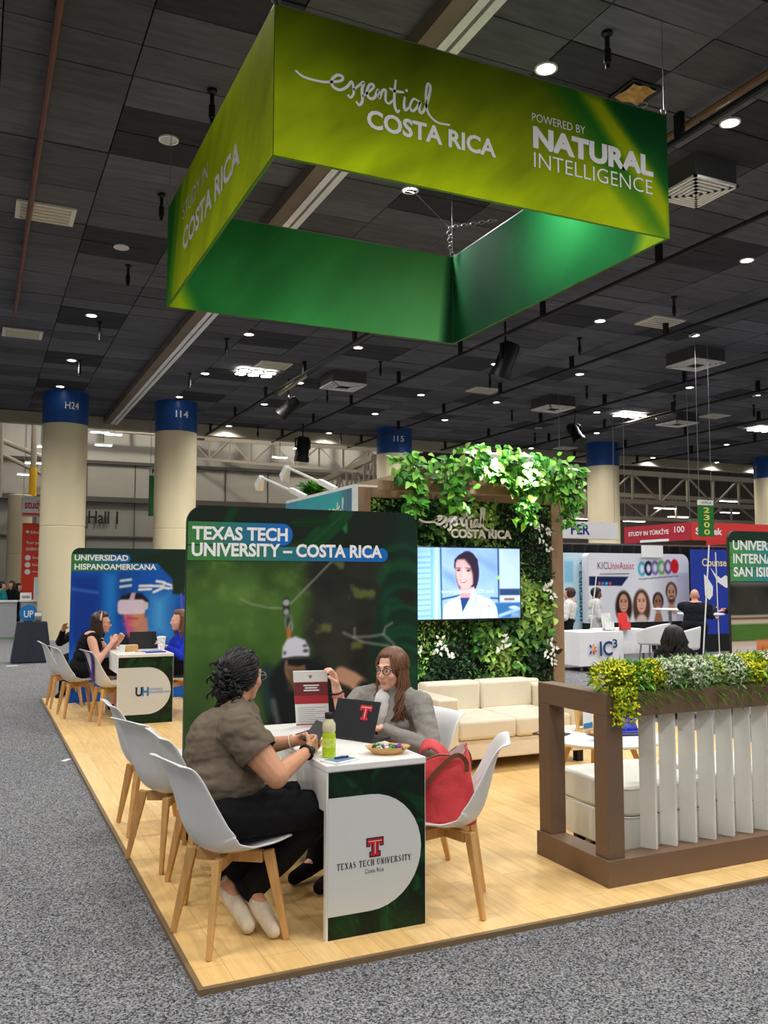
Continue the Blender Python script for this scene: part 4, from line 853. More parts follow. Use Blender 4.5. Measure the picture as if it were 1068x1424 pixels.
# ================================================================== plants
def col_list(): return []
class Leaves:
    def __init__(s): s.mb = MB(); s.c = []
    def leaf(s, p, d, n, L, W, col, fold=.25, droop=.2):
        s.mb.leaf(p, d, n, L, W, fold, droop); c = np.array(rgb(*col)); s.c += [c*1.0]*9; return s
    def build(s, name, m_, par, **k): return s.mb.build(name, m_, par, col=np.array(s.c), smooth=k.pop('smooth', 60), **k)
def mleaf(name, rough=.4, tr=.25):
    m_ = mat(name, rough=rough, var=.12, scale=40, attr='Col', spec=.4); b = m_.node_tree.nodes['Principled BSDF']
    b.inputs['Subsurface Weight'].default_value = 0.0; return m_
m_leaf = mleaf('leaf'); m_petal = mleaf('petal', .6)
R_ = random.Random(11)
def rdir(up=0.0):
    while True:
        v = V((R_.uniform(-1, 1), R_.uniform(-1, 1), R_.uniform(-1, 1)))
        if .05 < v.length < 1: v.normalize(); v.z += up; return v.normalized()
# flower clumps along the trough
clumps = [(kd, atY(px, 945, 3.74).x, dy, r) for kd, px, dy, r in (('yellow', 850, -.02, .115), ('yellow', 872, .03, .09), ('green', 882, .0, .10), ('yellow', 900, .0, .10), ('white', 922, .0, .105), ('white', 950, .0, .115), ('white', 972, .01, .11), ('lime', 936, .05, .085), ('lime', 988, .03, .095), ('white', 1010, .0, .115), ('yellow', 1036, .02, .11), ('yellow', 1052, .0, .10), ('white', 1068, .0, .12), ('lime', 1090, .02, .12))]
labs = ['yellow flowering clump spilling over the corner of the brown fence', 'second yellow clump from the fence corner in the flower trough', 'plain green feathery clump between two yellow ones in the trough', 'yellow clump right of the green feathery one in the trough', 'first white flowering clump from the left in the trough', 'second white flowering clump from the left in the trough', 'third white flowering clump, middle of the visible trough', 'lime green sprigs behind the middle white clumps of the trough', 'lime green clump right of the middle white clumps', 'fourth white flowering clump from the left in the trough', 'yellow clump right of the fourth white one in the trough', 'rightmost yellow clump seen in the trough', 'white clump at the right edge of the photo in the trough', 'lime clump at the far right end of the seen trough']
for (kind, x, dy, r), lab in zip(clumps, labs):
    base = V((x, FY+.085+dy*.5, FT-.03)); t = thing('flowering_plant', lab, 'plant', base, group='flowering clumps in the fence trough')
    lv = Leaves(); fl = Leaves(); st = MB()
    g = {'yellow': (120, 160, 36), 'green': (104, 176, 84), 'white': (116, 156, 92), 'lime': (152, 188, 66)}[kind]
    over = (kind == 'yellow' and lab.endswith('corner of the brown fence'))
    for k in range(420):
        d = rdir(.25); rr = r*R_.uniform(.5, 1.12); p = V((d.x*rr, d.y*rr*.85, .085+d.z*rr*.8))
        if over and R_.random() < .35: p = V((R_.uniform(-.08, .05), R_.uniform(-.14, -.06), R_.uniform(-.12, .06)))
        k2 = R_.uniform(.6, 1.3); lv.leaf(p, (d+rdir()*.6), rdir(.4), R_.uniform(.028, .055), R_.uniform(.008, .016), (g[0]*k2, g[1]*k2, g[2]*k2))
    for k in range(24):
        d = rdir(.3); st.tube([(0, 0, 0), d*r*.5+V((0, 0, .03)), V((d.x*r, d.y*r, .085+d.z*r*.8))], .002, 4)
    for k in range(26):                                   # grassy blades hanging over the rim
        d = V((R_.uniform(-.6, .6), R_.uniform(-1, .4), R_.uniform(-.3, .6))); lv.leaf(V((R_.uniform(-.06, .06), -.03, .02)), d, V((0, 0, 1)), R_.uniform(.09, .17), .006, (120, 150, 60), droop=.5)
    nfl = {'yellow': 620, 'green': 90, 'white': 640, 'lime': 480}[kind]; fc = {'yellow': [(238, 226, 24), (246, 238, 70), (214, 220, 36)], 'green': [(196, 220, 150), (150, 200, 110)], 'white': [(240, 242, 226), (226, 232, 206), (210, 222, 180)], 'lime': [(208, 222, 70), (190, 206, 60), (226, 226, 110)]}[kind]
    for k in range(nfl):
        d = rdir(.35); rr = r*R_.uniform(.82, 1.16); p = V((d.x*rr, d.y*rr*.85, .09+d.z*rr*.82))
        if over and R_.random() < .3: p = V((R_.uniform(-.08, .05), R_.uniform(-.15, -.07), R_.uniform(-.13, .06)))
        for q_ in range(2): fl.leaf(p+rdir()*.004, rdir(.5), d, .0135, .0125, R_.choice(fc), fold=.3, droop=0)
    lv.build('foliage', m_leaf, t); fl.build('blossoms', m_petal, t); st.build('stems', mat('plant_stem', (96, 124, 50), .6), t)

# green wall with its brown frame
GX0, GX1, GY, GZ1 = 3.06, 5.27, 7.14, 2.37
m_taupe = mat('taupe_laminate', (140, 116, 92), .5, var=.04, scale=6)
tw = thing('booth_tower', 'taupe framed booth tower carrying the plant wall, pale blue printed side', 'booth', (GX0, GY, 0)); TWd = GX1-GX0; TD = 2.0
b = MB(); b.box(0, .125, 0, .1, 0, GZ1).box(TWd-.135, TWd, 0, .1, 0, GZ1).box(.125, TWd-.135, 0, .1, GZ1-.09, GZ1); b.build('front_frame', m_taupe, tw, smooth=0, bev=.003)
MB().box(.125, TWd-.135, .07, .1, 0, GZ1-.09).build('back_board', mat('dark_board', (22, 34, 22), .8), tw, smooth=0)
b = MB(); b.box(.0, .02, .1, TD, 0, GZ1).box(TWd-.02, TWd, .1, TD, 0, GZ1).box(.02, TWd-.02, TD-.02, TD, 0, GZ1); b.build('wall_panels', mat('booth_white', (226, 228, 226), .5), tw, smooth=0)
MB().box(0, TWd, .1, TD, GZ1, GZ1+.03).build('roof_panel', MATS['booth_white'], tw, smooth=0)
MB().box(-.035, .0, -.001, .06, 0, GZ1+.02).build('corner_profile', mat('profile_white', (214, 222, 226), .4), tw, smooth=0)
P = Pic(TD-.06, .7, 130, 46, (70, 150, 170)); fb = fbm(P.U, P.V, 4, 3); P.mix(np.clip(fb*1.6-.5, 0, 1), (40, 176, 160)); P.mix(np.clip((fbm(P.U, P.V, 3, 8)-.45)*3, 0, .8), (92, 112, 176)); P.mix(np.clip((.35-P.U)/.2+.0, 0, .8)*0+np.clip((P.U-(TD-.5))/.3, 0, .85), (76, 112, 134))
sp = P.mesh('side_print', m_print, lambda u, v: V((-.003, TD-.0-u, GZ1-.7+v)), tw)
mb = MB(); put_script(mb, lambda u, v: V((-.006, TD-u, v)), TD-.06-.78, GZ1-.3, .58, .22, .022); mb.build('lettering', m_white_ink, sp, smooth=0)
# leaves of the wall
gw = thing('plant_wall', 'vertical wall of artificial green foliage with white flowers, behind sofa and screen', 'plant wall', (GX0, GY, 0))
lv = Leaves(); RW = random.Random(3)
def patchcol(x, z_):
    k = (math.sin(x*5.1+1.3*math.sin(z_*3.7))+math.sin(z_*6.3+x*2.2+2*math.sin(x*4.1)))*.25+.5+RW.uniform(-.28, .28)
    pal = [(20, 50, 28), (34, 76, 36), (50, 100, 42), (80, 130, 50), (120, 166, 66), (156, 190, 92)]; return pal[int(max(0, min(5, k*6)))]
for k in range(11500):
    x = RW.uniform(.125, TWd-.135); z_ = RW.uniform(.05, GZ1-.1); y = .065-RW.random()**2*.11
    ty = math.sin(x*3.3+2*z_)+math.sin(z_*4.1-1.7*x); big = ty > .5
    L = RW.uniform(.05, .095) if big else RW.uniform(.022, .05); W_l = L*(RW.uniform(.5, .8) if big else RW.uniform(.3, .55))
    d = V((RW.uniform(-1, 1), RW.uniform(-.9, -.05), RW.uniform(-1, .7))); c = patchcol(x, z_); kk = RW.uniform(.75, 1.25)
    lv.leaf((x, y, z_), d, V((RW.uniform(-.5, .5), -1, RW.uniform(0, .8))), L, W_l, tuple(min(255, q_*kk) for q_ in c))
lv.build('foliage', m_leaf, gw)
fl = Leaves()
for (px, py) in ((760, 738), (752, 750), (763, 762), (750, 732), (765, 812), (757, 818), (766, 826), (700, 888), (706, 896), (694, 902), (612, 892), (618, 904), (625, 912), (608, 906), (764, 890), (770, 900), (760, 908), (768, 918), (742, 705), (584, 905)):
    p = atY(px, py, GY-.06); 
    for q_ in range(5):
        a = RW.uniform(0, 2*PI); fl.leaf((p.x-GX0+RW.uniform(-.03, .03), -.06+RW.uniform(-.02, .01), p.z+RW.uniform(-.03, .03)), (math.cos(a), -.4, math.sin(a)), (0, -1, .2), .045, .028, (232, 236, 226), fold=.1)
fl.build('white_flowers', m_petal, gw)
# lettering on the plant wall
b = MB(); ff = lambda u, v: V((u, GY-.075, v))
a = atY(583, 727, GY-.075); e = atY(686, 708, GY-.075); put_script(b, ff, a.x, a.z-.06, e.x-a.x, .20, .022)
a = atY(627, 748, GY-.075); e = atY(711, 735, GY-.075); put_text(b, 'COSTA RICA', ff, a.x, a.z, e.x-a.x, .085, .03)
tag(b.build('wall_lettering', m_white_ink, smooth=0, solid=.015), 'raised white sign lettering on the plant wall above the screen', 'sign')
# screen
TVX0, TVX1, TVZ0, TVZ1, TVY = 3.60, 4.69, 1.185, 1.835, GY-.10
t = thing('television', 'wall mounted screen showing a smiling woman in a white lab coat', 'screen', (TVX0, TVY, TVZ0)); tw_, th_ = TVX1-TVX0, TVZ1-TVZ0
MB().box(-.012, tw_+.012, 0, .05, -.014, th_+.012).build('bezel', mat('screen_black', (16, 17, 20), .3), t, smooth=0, bev=.003); MB().box(tw_*.3, tw_*.7, .05, .14, .15, th_-.15).build('wall_mount', m_black, t, smooth=0)
q = lambda x, y: (tw_*(x-68)/(992-68), th_*(1-(y-72)/(722-72)))
P = Pic(tw_, th_, 210, 130, (150, 186, 232)); P.mix(np.clip(fbm(P.U, P.V, 4, 3)*1.4-.4, 0, .6), (110, 150, 214)); P.pol([q(280, 260), q(420, 330), q(420, 440), q(280, 330)], (96, 130, 190), soft=.03, k=.6); P.pol([q(600, 130), q(780, 240), q(780, 310), q(600, 200)], (110, 140, 204), soft=.03, k=.6); P.rect(*q(800, 450), *q(992, 78), (176, 206, 244), soft=.01)
P.rect(*q(68, 722), *q(275, 72), (140, 190, 226), soft=.01)
for k in range(12): P.line([q(75, 140+k*48), q(180, 132+k*48+10*(k % 2))], .012, (170, 212, 240), soft=.01, k=.8); P.line([q(75, 165+k*48), q(175, 158+k*48)], .006, (96, 146, 190), soft=.008, k=.7)
P.line([q(190, 80), q(190, 720)], .018, (120, 176, 214), soft=.006); P.line([q(235, 80), q(230, 720)], .03, (186, 220, 242), soft=.012); P.line([q(268, 80), q(276, 720)], .012, (34, 60, 100)); P.line([q(788, 78), q(792, 570)], .013, (30, 50, 90)); P.ell(q(790, 345), (.012, .02), (160, 220, 60), soft=.006)
P.rect(*q(800, 512), *q(992, 450), (40, 66, 110), soft=.008); P.rect(*q(800, 575), *q(992, 512), (180, 196, 220), soft=.006); P.line([q(850, 548), q(930, 548)], .02, (120, 90, 96), soft=.006); P.rect(*q(760, 722), *q(992, 580), (46, 100, 160), soft=.01); P.line([q(800, 700), q(980, 640)], .03, (150, 186, 220), soft=.01); P.ell(q(930, 625), (.05, .015), (190, 214, 240), soft=.006); P.rect(*q(900, 722), *q(990, 660), (120, 150, 190), soft=.01, k=.6); P.line([q(280, 540), q(430, 510)], .015, (36, 70, 120), soft=.006); P.line([q(720, 535), q(790, 540)], .015, (36, 70, 120), soft=.006)
P.ell(q(505, 300), (.125, .20), (52, 40, 60)); P.pol([q(385, 250), q(390, 180), q(430, 135), q(490, 115), q(560, 125), q(600, 180), q(606, 300), q(585, 400), q(560, 450), q(540, 300), q(480, 180), q(410, 190), q(400, 280)], (46, 36, 56))
P.pol([q(440, 440), q(440, 560), q(490, 610), q(540, 530), q(565, 430)], (196, 150, 160)); P.pol([q(398, 270), q(402, 210), q(420, 180), q(480, 178), q(530, 240), q(552, 320), q(555, 400), q(520, 450), q(460, 452), q(425, 410), q(405, 340)], (214, 166, 172), soft=.012)
P.ell(q(470, 330), (.06, .09), (228, 184, 188), soft=.05, k=.7); P.ell(q(427, 278), (.018, .009), (60, 44, 60)); P.ell(q(515, 280), (.02, .01), (60, 44, 60)); P.line([q(408, 258), q(445, 258)], .008, (80, 56, 66)); P.line([q(492, 256), q(540, 264)], .008, (80, 56, 66)); P.line([q(455, 290), q(445, 330), q(465, 336)], .007, (180, 128, 136), k=.7); P.pol([q(432, 365), q(500, 370), q(480, 395), q(450, 392)], (190, 70, 90)); P.pol([q(442, 369), q(492, 373), q(478, 384), q(452, 382)], (246, 240, 244), soft=.004)
P.pol([q(285, 722), q(295, 600), q(340, 560), q(435, 510), q(460, 640), q(520, 540), q(560, 430), q(590, 500), q(720, 550), q(770, 620), q(785, 722)], (196, 216, 244)); P.pol([q(440, 530), q(525, 530), q(460, 660)], (36, 62, 120)); P.line([q(520, 600), q(460, 690)], .01, (150, 174, 212)); P.line([q(560, 440), q(600, 590), q(530, 610)], .01, (150, 174, 212)); P.line([q(610, 720), q(640, 600)], .012, (166, 190, 224), soft=.008); P.line([q(690, 720), q(720, 600)], .012, (166, 190, 224), soft=.008)
m_screen = mat('lit_screen', rough=.2, var=0, attr='Col', emit=.75, spec=.3)
scn = P.mesh('picture', m_screen, lambda u, v: V((u, -.002, v)), t)
mb = MB(); a = q(270, 488); e = q(745, 458); put_text(mb, 'www.essentialSTUDY.com', lambda u, v: V((u, -.004, v)), a[0], a[1], e[0]-a[0], .035); mb.build('caption', mat('screen_white', (214, 224, 244), .4, emit=.7, var=0), scn, smooth=0)
# pergola beams with vines
PB = [598, 650, 700, 750, 793]
m_pb = mat('beam_laminate', (150, 124, 98), .5, var=.04); beams = []
for k, px in enumerate(PB):
    p = atY(px, 665, GY-.42); t = thing('pergola_beam', ['taupe beam end at the left of the pergola, beside the white roof', 'second taupe pergola beam from the left', 'middle taupe pergola beam under the bright vines', 'fourth taupe pergola beam from the left, right of the brightest leaves', 'rightmost taupe pergola beam above the tower post'][k], 'beam', (p.x, GY-.42, GZ1), group='pergola beams over the plant wall')
    MB().box(-.055, .055, 0, 1.5, .032, .152).build('beam', m_pb, t, smooth=0, bev=.003); beams.append(p.x)
t = thing('pergola_rail', 'taupe rail carrying the pergola beams along the top of the plant wall', 'beam', (GX0, GY-.3, GZ1)); MB().box(.1, TWd, 0, .1, -.05, .03).build('rail', m_pb, t, smooth=0)
def vine(x, z_, n, drop, lab, seed, spread=.14, bright=1.12):
    rv = random.Random(seed); t = thing('hanging_vine', lab, 'plant', (x, GY-.36, z_), group='vines on the pergola'); lv = Leaves(); st = MB()
    for k in range(int(n*1.35)):
        y = rv.uniform(-.16, .16); xx = rv.gauss(0, spread); dz = -rv.random()**1.3*drop if rv.random() < .72 else rv.uniform(0, .15)
        if dz < -.1: xx *= .55; y = rv.uniform(-.16, .0)
        c = rv.choice([(60, 128, 34), (84, 152, 44), (44, 104, 30), (116, 176, 60), (140, 190, 84)]); kk = rv.uniform(.8, 1.2)*bright
        d = V((rv.uniform(-1, 1), rv.uniform(-1, .3), rv.uniform(-1.2, .4))); L = rv.uniform(.055, .1); lv.leaf((xx, y, dz), d, V((rv.uniform(-.5, .5), -1, .7)), L, L*.72, tuple(min(255, v_*kk) for v_ in c))
    for k in range(6):
        a = rv.gauss(0, spread*.6); st.tube([(a, .0, .06), (a*1.2, -.1, .03), (a+rv.uniform(-.05, .05), -.12, -drop*.4), (a+rv.uniform(-.06, .06), -.12, -drop*.9)], .004, 5)
    lv.build('foliage', m_leaf, t); st.build('stems', mat('vine_stem', (74, 88, 40), .6), t)
for (px, py, n, drop, lab, sd_, spd) in ((572, 655, 170, .40, 'leafy vine hanging down the left end of the pergola', 1, .08), (625, 660, 150, .30, 'vine draped between first and second pergola beams', 2, .11), (660, 648, 110, .10, 'short bright vine over the second pergola beam', 3, .12), (690, 642, 220, .18, 'tall bright vine heaped on the middle pergola beam', 4, .13), (724, 664, 190, .42, 'longest vine, hanging beside the raised wall letters', 5, .10), (735, 652, 160, .22, 'vine heaped between third and fourth pergola beams', 6, .13), (762, 660, 130, .24, 'vine over the fourth pergola beam', 7, .10), (783, 668, 140, .45, 'vine hanging over the right post of the pergola', 8, .075)):
    p = atY(px, py, GY-.36); vine(p.x, p.z, n, drop, lab, sd_, spd)
# lamp arms on the tower and their lamps; spot on the vines
m_lampglow = mat('cold_glow', (235, 250, 255), .4, emit=20, var=0)
for (base, tip, lab) in (((466, 684), (400, 650), 'upper white arm lamp standing on the pale blue booth wall'), ((424, 693), (364, 664), 'lower white arm lamp standing on the pale blue booth wall')):
    b0 = atX(*base, GX0+.02); b1 = atX(*tip, GX0+.02); b0.z = GZ1+.03; b0.y = min(b0.y, GY+TD-.1); d = b1-b0
    t = thing('arm_lamp', lab, 'lamp', b0); MB().bar((0, 0, 0), d*.28+V((0, 0, .01)), .05, .05).build('clamp', m_whitem, t, smooth=0); MB().tube([d*.2, d], .016, 8).build('arm', m_whitem, t)
    h = MB(); h.bar(d, d+V((0, .12, -.11)), .05, .08, w2=(.09, .12)); h.build('lamp_head', m_whitem, t, smooth=0)
for x in (beams[1]+.22, beams[3]-.17):
    t = thing('vine_spotlight', 'small spotlight shining among the pergola vines' + (', left one' if x < 4.4 else ', right one'), 'lamp', (x, GY-.5, GZ1+.2)); MB().lathe([(.03, 0), (.05, .06), (.05, .09)], n=12).build('head', m_whitem, t); MB().lathe([(.044, .088), (.044, .094)], n=12).build('lens', m_lampglow, t); MB().bar((0, 0, 0), (0, .3, -.05), .015, .015).build('bracket', m_whitem, t, smooth=0)
    l = bpy.data.lights.new('lamp', 'POINT'); l.energy = 34; l.shadow_soft_size = .05; l.color = (.86, 1, .96); lo = bpy.data.objects.new('lamp', l); C.objects.link(lo); lo.parent = t; lo.location = (0, -.02, .12)
    l.energy = 9; l2 = bpy.data.lights.new('lamp', 'SPOT'); l2.energy = 90; l2.spot_size = 1.5; l2.spot_blend = .6; l2.shadow_soft_size = .04; l2.color = (.93, 1, .97); l2o = bpy.data.objects.new('lamp', l2); C.objects.link(l2o); l2o.parent = t; l2o.location = (0, -.09, .03); l2o.rotation_euler = (-.62, 0, 0); l2o.rotation_euler = V((0, .52, -.7)).to_track_quat('-Z', 'Y').to_euler()
# small plants on the tower roof edge
for (px, py, lab, sd_) in ((408, 690, 'bushy plant on the tower top left of the lower arm lamp', 31), (428, 688, 'small plant on the tower top between the arm lamps', 32)):
    p = atX(px, py, GX0+.25); rv = random.Random(sd_); t = thing('roof_plant', lab, 'plant', (GX0+.25, min(p.y, GY+TD-.15), GZ1+.03)); lv = Leaves(); MB().lathe([(.06, 0), (.075, .08)], n=12).build('pot', m_taupe, t)
    for k in range(130):
        d = V((rv.uniform(-1, 1), rv.uniform(-1, 1), rv.uniform(-.2, 1))); lv.leaf(V((0, 0, .08))+d*rv.uniform(.02, .12), d, V((0, -.5, 1)), .08, .05, rv.choice([(80, 150, 40), (110, 176, 56), (50, 110, 34)]))
    lv.build('foliage', m_leaf, t)
# ================================================================== people
def remesh(mb, voxel, it=6, fac=.5):
    me = bpy.data.meshes.new('tmp'); me.from_pydata([tuple(p) for p in mb.v], [], mb.f); me.update()
    o = bpy.data.objects.new('tmp', me); C.objects.link(o)
    md = o.modifiers.new('r', 'REMESH'); md.mode = 'VOXEL'; md.voxel_size = voxel; md.use_smooth_shade = True
    if it: sm = o.modifiers.new('s', 'SMOOTH'); sm.iterations = it; sm.factor = fac
    dg = bpy.context.evaluated_depsgraph_get(); ev = o.evaluated_get(dg); r = bpy.data.meshes.new_from_object(ev)
    bpy.data.objects.remove(o); bpy.data.meshes.remove(me); return r
def cap(mb, p0, r0, p1, r1, n=12):
    p0, p1 = V(p0), V(p1); mb.sphere(p0, r0, n); mb.sphere(p1, r1, n)
    if (p1-p0).length > 1e-4: mb.tube([p0, p1], [r0, r1], n)
    return mb
def ell(mb, c, r, F=None, n=16): return mb.sphere(c, tuple(r), n, F)
def frame(lat, fwd, up): return M((lat, fwd, up)).transposed()
def orient(fwd, up=(0, 0, 1), tilt=0.0):
    f = V(fwd).normalized(); u = V(up); lat = (u.cross(f)).normalized(); u = f.cross(lat); F = frame(lat, f, u)   # lat = the figure's left
    return F @ M.Rotation(tilt, 3, 'X')
def head_prims(mb, c, F, s=1.0):
    L = lambda x, y, z: V(c)+F @ V((x*s, y*s, z*s))
    E = lambda p, r, n=18: ell(mb, L(*p), [q*s for q in r], F, n)
    E((0, -.016, .03), (.070, .092, .086)); E((0, .022, -.03), (.057, .066, .083)); E((0, .05, -.088), (.03, .03, .026)); E((0, .02, -.07), (.046, .05, .042))
    cap(mb, L(-.034, .076, .02), .012*s, L(.034, .076, .02), .012*s); cap(mb, L(0, .083, .008), .008*s, L(0, .1015, -.03), .0105*s)
    for k in (-1, 1):
        mb.sphere(L(k*.010, .093, -.034), .0078*s, 8); E((k*.033, .056, -.030), (.025, .025, .026)); E((k*.071, -.006, -.008), (.01, .02, .032), 10)
    for k in (-1, 1): cap(mb, L(k*.02, .0775, .0105), .0055*s, L(k*.042, .0735, .0095), .0055*s, 8); cap(mb, L(k*.02, .077, -.0105), .005*s, L(k*.042, .073, -.0095), .005*s, 8)
    cap(mb, L(-.015, .0775, -.0625), .006*s, L(.015, .0775, -.0625), .006*s); cap(mb, L(-.011, .077, -.0725), .007*s, L(.011, .077, -.0725), .007*s)
    return L
def hand_prims(mb, wr, d, n, a, curl=.5, s=1.0, spread=.0, thumb=1.0):
    d = V(d).normalized(); n = V(n); n = (n-d*n.dot(d)).normalized(); a = V(a); a = (a-d*a.dot(d)-n*a.dot(n)).normalized(); wr = V(wr)
    for i, Lf in enumerate((.07, .078, .073, .058)):
        o = a*(.029-.0195*i)*s; K = wr+d*(.084-.004*abs(i-1))*s+o; cap(mb, wr+o*.55, .015*s, K, .0105*s, 10)
        p = K; ang = curl*.5; r = .0092*s
        for sg in (.46, .30, .24):
            dd = d*math.cos(ang)+n*math.sin(ang)+a*spread*(1-i*.66); dd.normalize(); e = p+dd*Lf*sg*s; cap(mb, p, r, e, r*.92, 8); p = e; r *= .92; ang += curl
    T0 = wr+a*.022*s+d*.022*s; T1 = T0+(d*.55+a*.62*thumb+n*.45).normalized()*.042*s; T2 = T1+(d*.75+a*.1*thumb+n*.6).normalized()*.034*s; T3 = T2+(d*.7-a*.1+n*.6).normalized()*.024*s
    cap(mb, wr+a*.01*s, .016*s, T0, .016*s, 8); cap(mb, T0, .0145*s, T1, .0115*s, 8); cap(mb, T1, .0105*s, T2, .0095*s, 8); cap(mb, T2, .0095*s, T3, .008*s, 8)
def finish(me, name, mats, parent, base, col=None, smooth=180):
    n = len(me.vertices); co = np.empty(n*3, np.float32); me.vertices.foreach_get('co', co); co = co.reshape(-1, 3)
    if col is not None: setcol(me, col(co) if callable(col) else np.tile(col, (n, 1)))
    co = co-np.array(base, np.float32); me.vertices.foreach_set('co', co.ravel()); me.update()
    me.materials.clear(); me.materials.append(mats); me.polygons.foreach_set('use_smooth', [True]*len(me.polygons)); me.polygons.foreach_set('material_index', [0]*len(me.polygons)); me.name = name
    o = bpy.data.objects.new(name, me); C.objects.link(o)
    if parent is not None: o.parent = parent
    return o
def trim(me, cuts):
    """cuts: (point, outward normal, radius): removes what lies beyond the plane near the point"""
    bm = bmesh.new(); bm.from_mesh(me)
    for p, nrm, rad in cuts:
        p = V(p); nrm = V(nrm).normalized(); g = [f for f in bm.faces if (f.calc_center_median()-p).length < rad]
        gg = set(g); es = {e for f in g for e in f.edges}; vs = {v for f in g for v in f.verts}
        bmesh.ops.bisect_plane(bm, geom=list(gg)+list(es)+list(vs), plane_co=p, plane_no=nrm, clear_outer=True, dist=1e-5)
    bm.to_mesh(me); bm.free(); return me
def wrinkle(me, amp, s, seed=0, stretch=(1, 1, 1)):
    from mathutils import noise
    ns = [v.normal.copy() for v in me.vertices]
    for v, nn in zip(me.vertices, ns):
        q = V((v.co.x*s*stretch[0]+seed, v.co.y*s*stretch[1], v.co.z*s*stretch[2])); v.co += nn*amp*(noise.noise(q)+.5*noise.noise(q*2.1))
    me.update(); return me
m_skin = mat('skin', rough=.5, var=.05, scale=30, attr='Col', spec=.35)
m_eye = mat('eye_white', (232, 228, 222), .2); m_iris = mat('eye_iris', (52, 34, 24), .2)
def cloth(name, c, rough=.85, var=.08, scale=60, bump=.12, bscale=200): return mat(name, c, rough, var=var, scale=scale, bump=bump, bscale=bscale, spec=.2)
def person(name, label, base, J, skin, top, bottom, shoes, vox=.008, sleeve='full', build=1.0, hs=1.0, legs='full', hands=None, bust=0.0, brow=(70, 50, 40), group=None, legb=None):
    """J: joints; top / bottom / shoes: materials or None. Returns (root, head frame, head map)"""
    J = {k: V(v) for k, v in J.items()}; t = thing(name, label, 'person', base, group=group); B = build
    up = (J['neck']-J['hip']).normalized(); lat = (J['shL']-J['shR']); lat = (lat-up*lat.dot(up)).normalized(); fwd = lat.cross(up).normalized(); FT_ = frame(lat, fwd, up)
    FH = orient(J['face'], J.get('headup', (0, 0, 1))); LB = legb or B; hw = (J['shL']-J['shR']).length/2
    ch = J['chest']; be = (J['hip']*.55+ch*.45)
    def torso(mb, k):
        ell(mb, J['hip'], ((.165*LB+k), (.125*LB+k), .12+k), FT_); ell(mb, be, ((.145*B+k), (.115*B+k), .14+k), FT_); ell(mb, ch, ((hw*.86+k), (.115*B+k), .17+k), FT_)
        if bust:
            for s in (-1, 1): ell(mb, ch+lat*s*.075*B+fwd*(.085*B)+up*-.01, (.07*B+k, .055*B*bust+k, .065*B+k), FT_)
        cap(mb, J['shL']-lat*.03, .062*B+k, J['shR']+lat*.03, .062*B+k); cap(mb, J['shL']-lat*.05+up*.02, .045*B+k, J['neck'], .06+k*.5); cap(mb, J['shR']+lat*.05+up*.02, .045*B+k, J['neck'], .06+k*.5)
        cap(mb, be, .11*B+k, ch, .11*B+k)
    def arm(mb, S, k, part='full', r=(.054, .043, .04, .026)):
        sh, el, wr = J['sh'+S], J['el'+S], J['wr'+S]; b = .5+.5*B
        if part == 'short': cap(mb, sh, r[0]*B+k, sh+(el-sh)*.42, r[0]*B*.98+k*1.4); return
        cap(mb, sh, r[0]*B+k, el, r[1]*b+k)
        if part == 'elbow': return
        cap(mb, el, r[2]*b+k, wr, r[3]+k*(.9 if part == 'full' else 0))
    def leg(mb, S, k, full=True, rr=(.088, .062, .056, .038)):
        hp = J['hip']+lat*(.09*LB if S == 'L' else -.09*LB)-up*.02; kn, an = J['kn'+S], J['an'+S]
        cap(mb, hp, rr[0]*LB+k, kn, rr[1]*(.5+.5*LB)+k)
        if full: cap(mb, kn, rr[2]*(.5+.5*LB)+k, an, rr[3]+k*1.5); (cap(mb, an, rr[3]+k*1.5, an+(an-kn).normalized()*.05, rr[3]+k*1.5) if k else None)
    b = MB(); torso(b, 0)
    L = head_prims(b, J['head'], FH, hs); cap(b, L(0, -.02, -.07), .05*hs, J['neck'], .058)
    for S in 'LR':
        arm(b, S, 0)
        d = J.get('hd'+S, (J['wr'+S]-J['el'+S]).normalized()); pn = J.get('pn'+S, V((0, 0, -1))); th = J.get('th'+S, lat*(-1 if S == 'L' else 1))
        hk = (hands or {}).get(S, {}); hand_prims(b, J['wr'+S], d, pn, th, s=hk.get('s', .95), curl=hk.get('curl', .5), spread=hk.get('spread', .0), thumb=hk.get('thumb', 1.0))
        if legs != 'none':
            leg(b, S, 0); tdir = J['to'+S]-J['an'+S]; cap(b, J['an'+S], .036, J['to'+S], .024)
    body = remesh(b, vox, 4)
    sk = np.array(skin, float); Hi = FH.transposed(); hc = J['head']
    def colr(co):
        c = np.tile(sk/255, (len(co), 1)); q = (co-np.array(hc)) @ np.array(FH)/hs   # head-local
        near = (np.linalg.norm(q, axis=1) < .16)
        lip = near & (q[:, 1] > .066) & (np.abs(q[:, 0]) < .020-.5*np.abs(q[:, 2]+.0675)) & (np.abs(q[:, 2]+.0675) < .0085); c[lip] = np.array([min(255, sk[0]*.88), sk[1]*.68, sk[2]*.70])/255
        chk = near[:, None]*np.exp(-(((np.abs(q[:, 0])-.04)/.02)**2+((q[:, 2]+.035)/.02)**2))[:, None]*(q[:, 1] > .03)[:, None]*.35; c = c*(1-chk)+chk*np.array([min(255, sk[0]*1.02), sk[1]*.8, sk[2]*.78])/255
        return lin(c)
    finish(body, 'body', m_skin, t, base, colr)
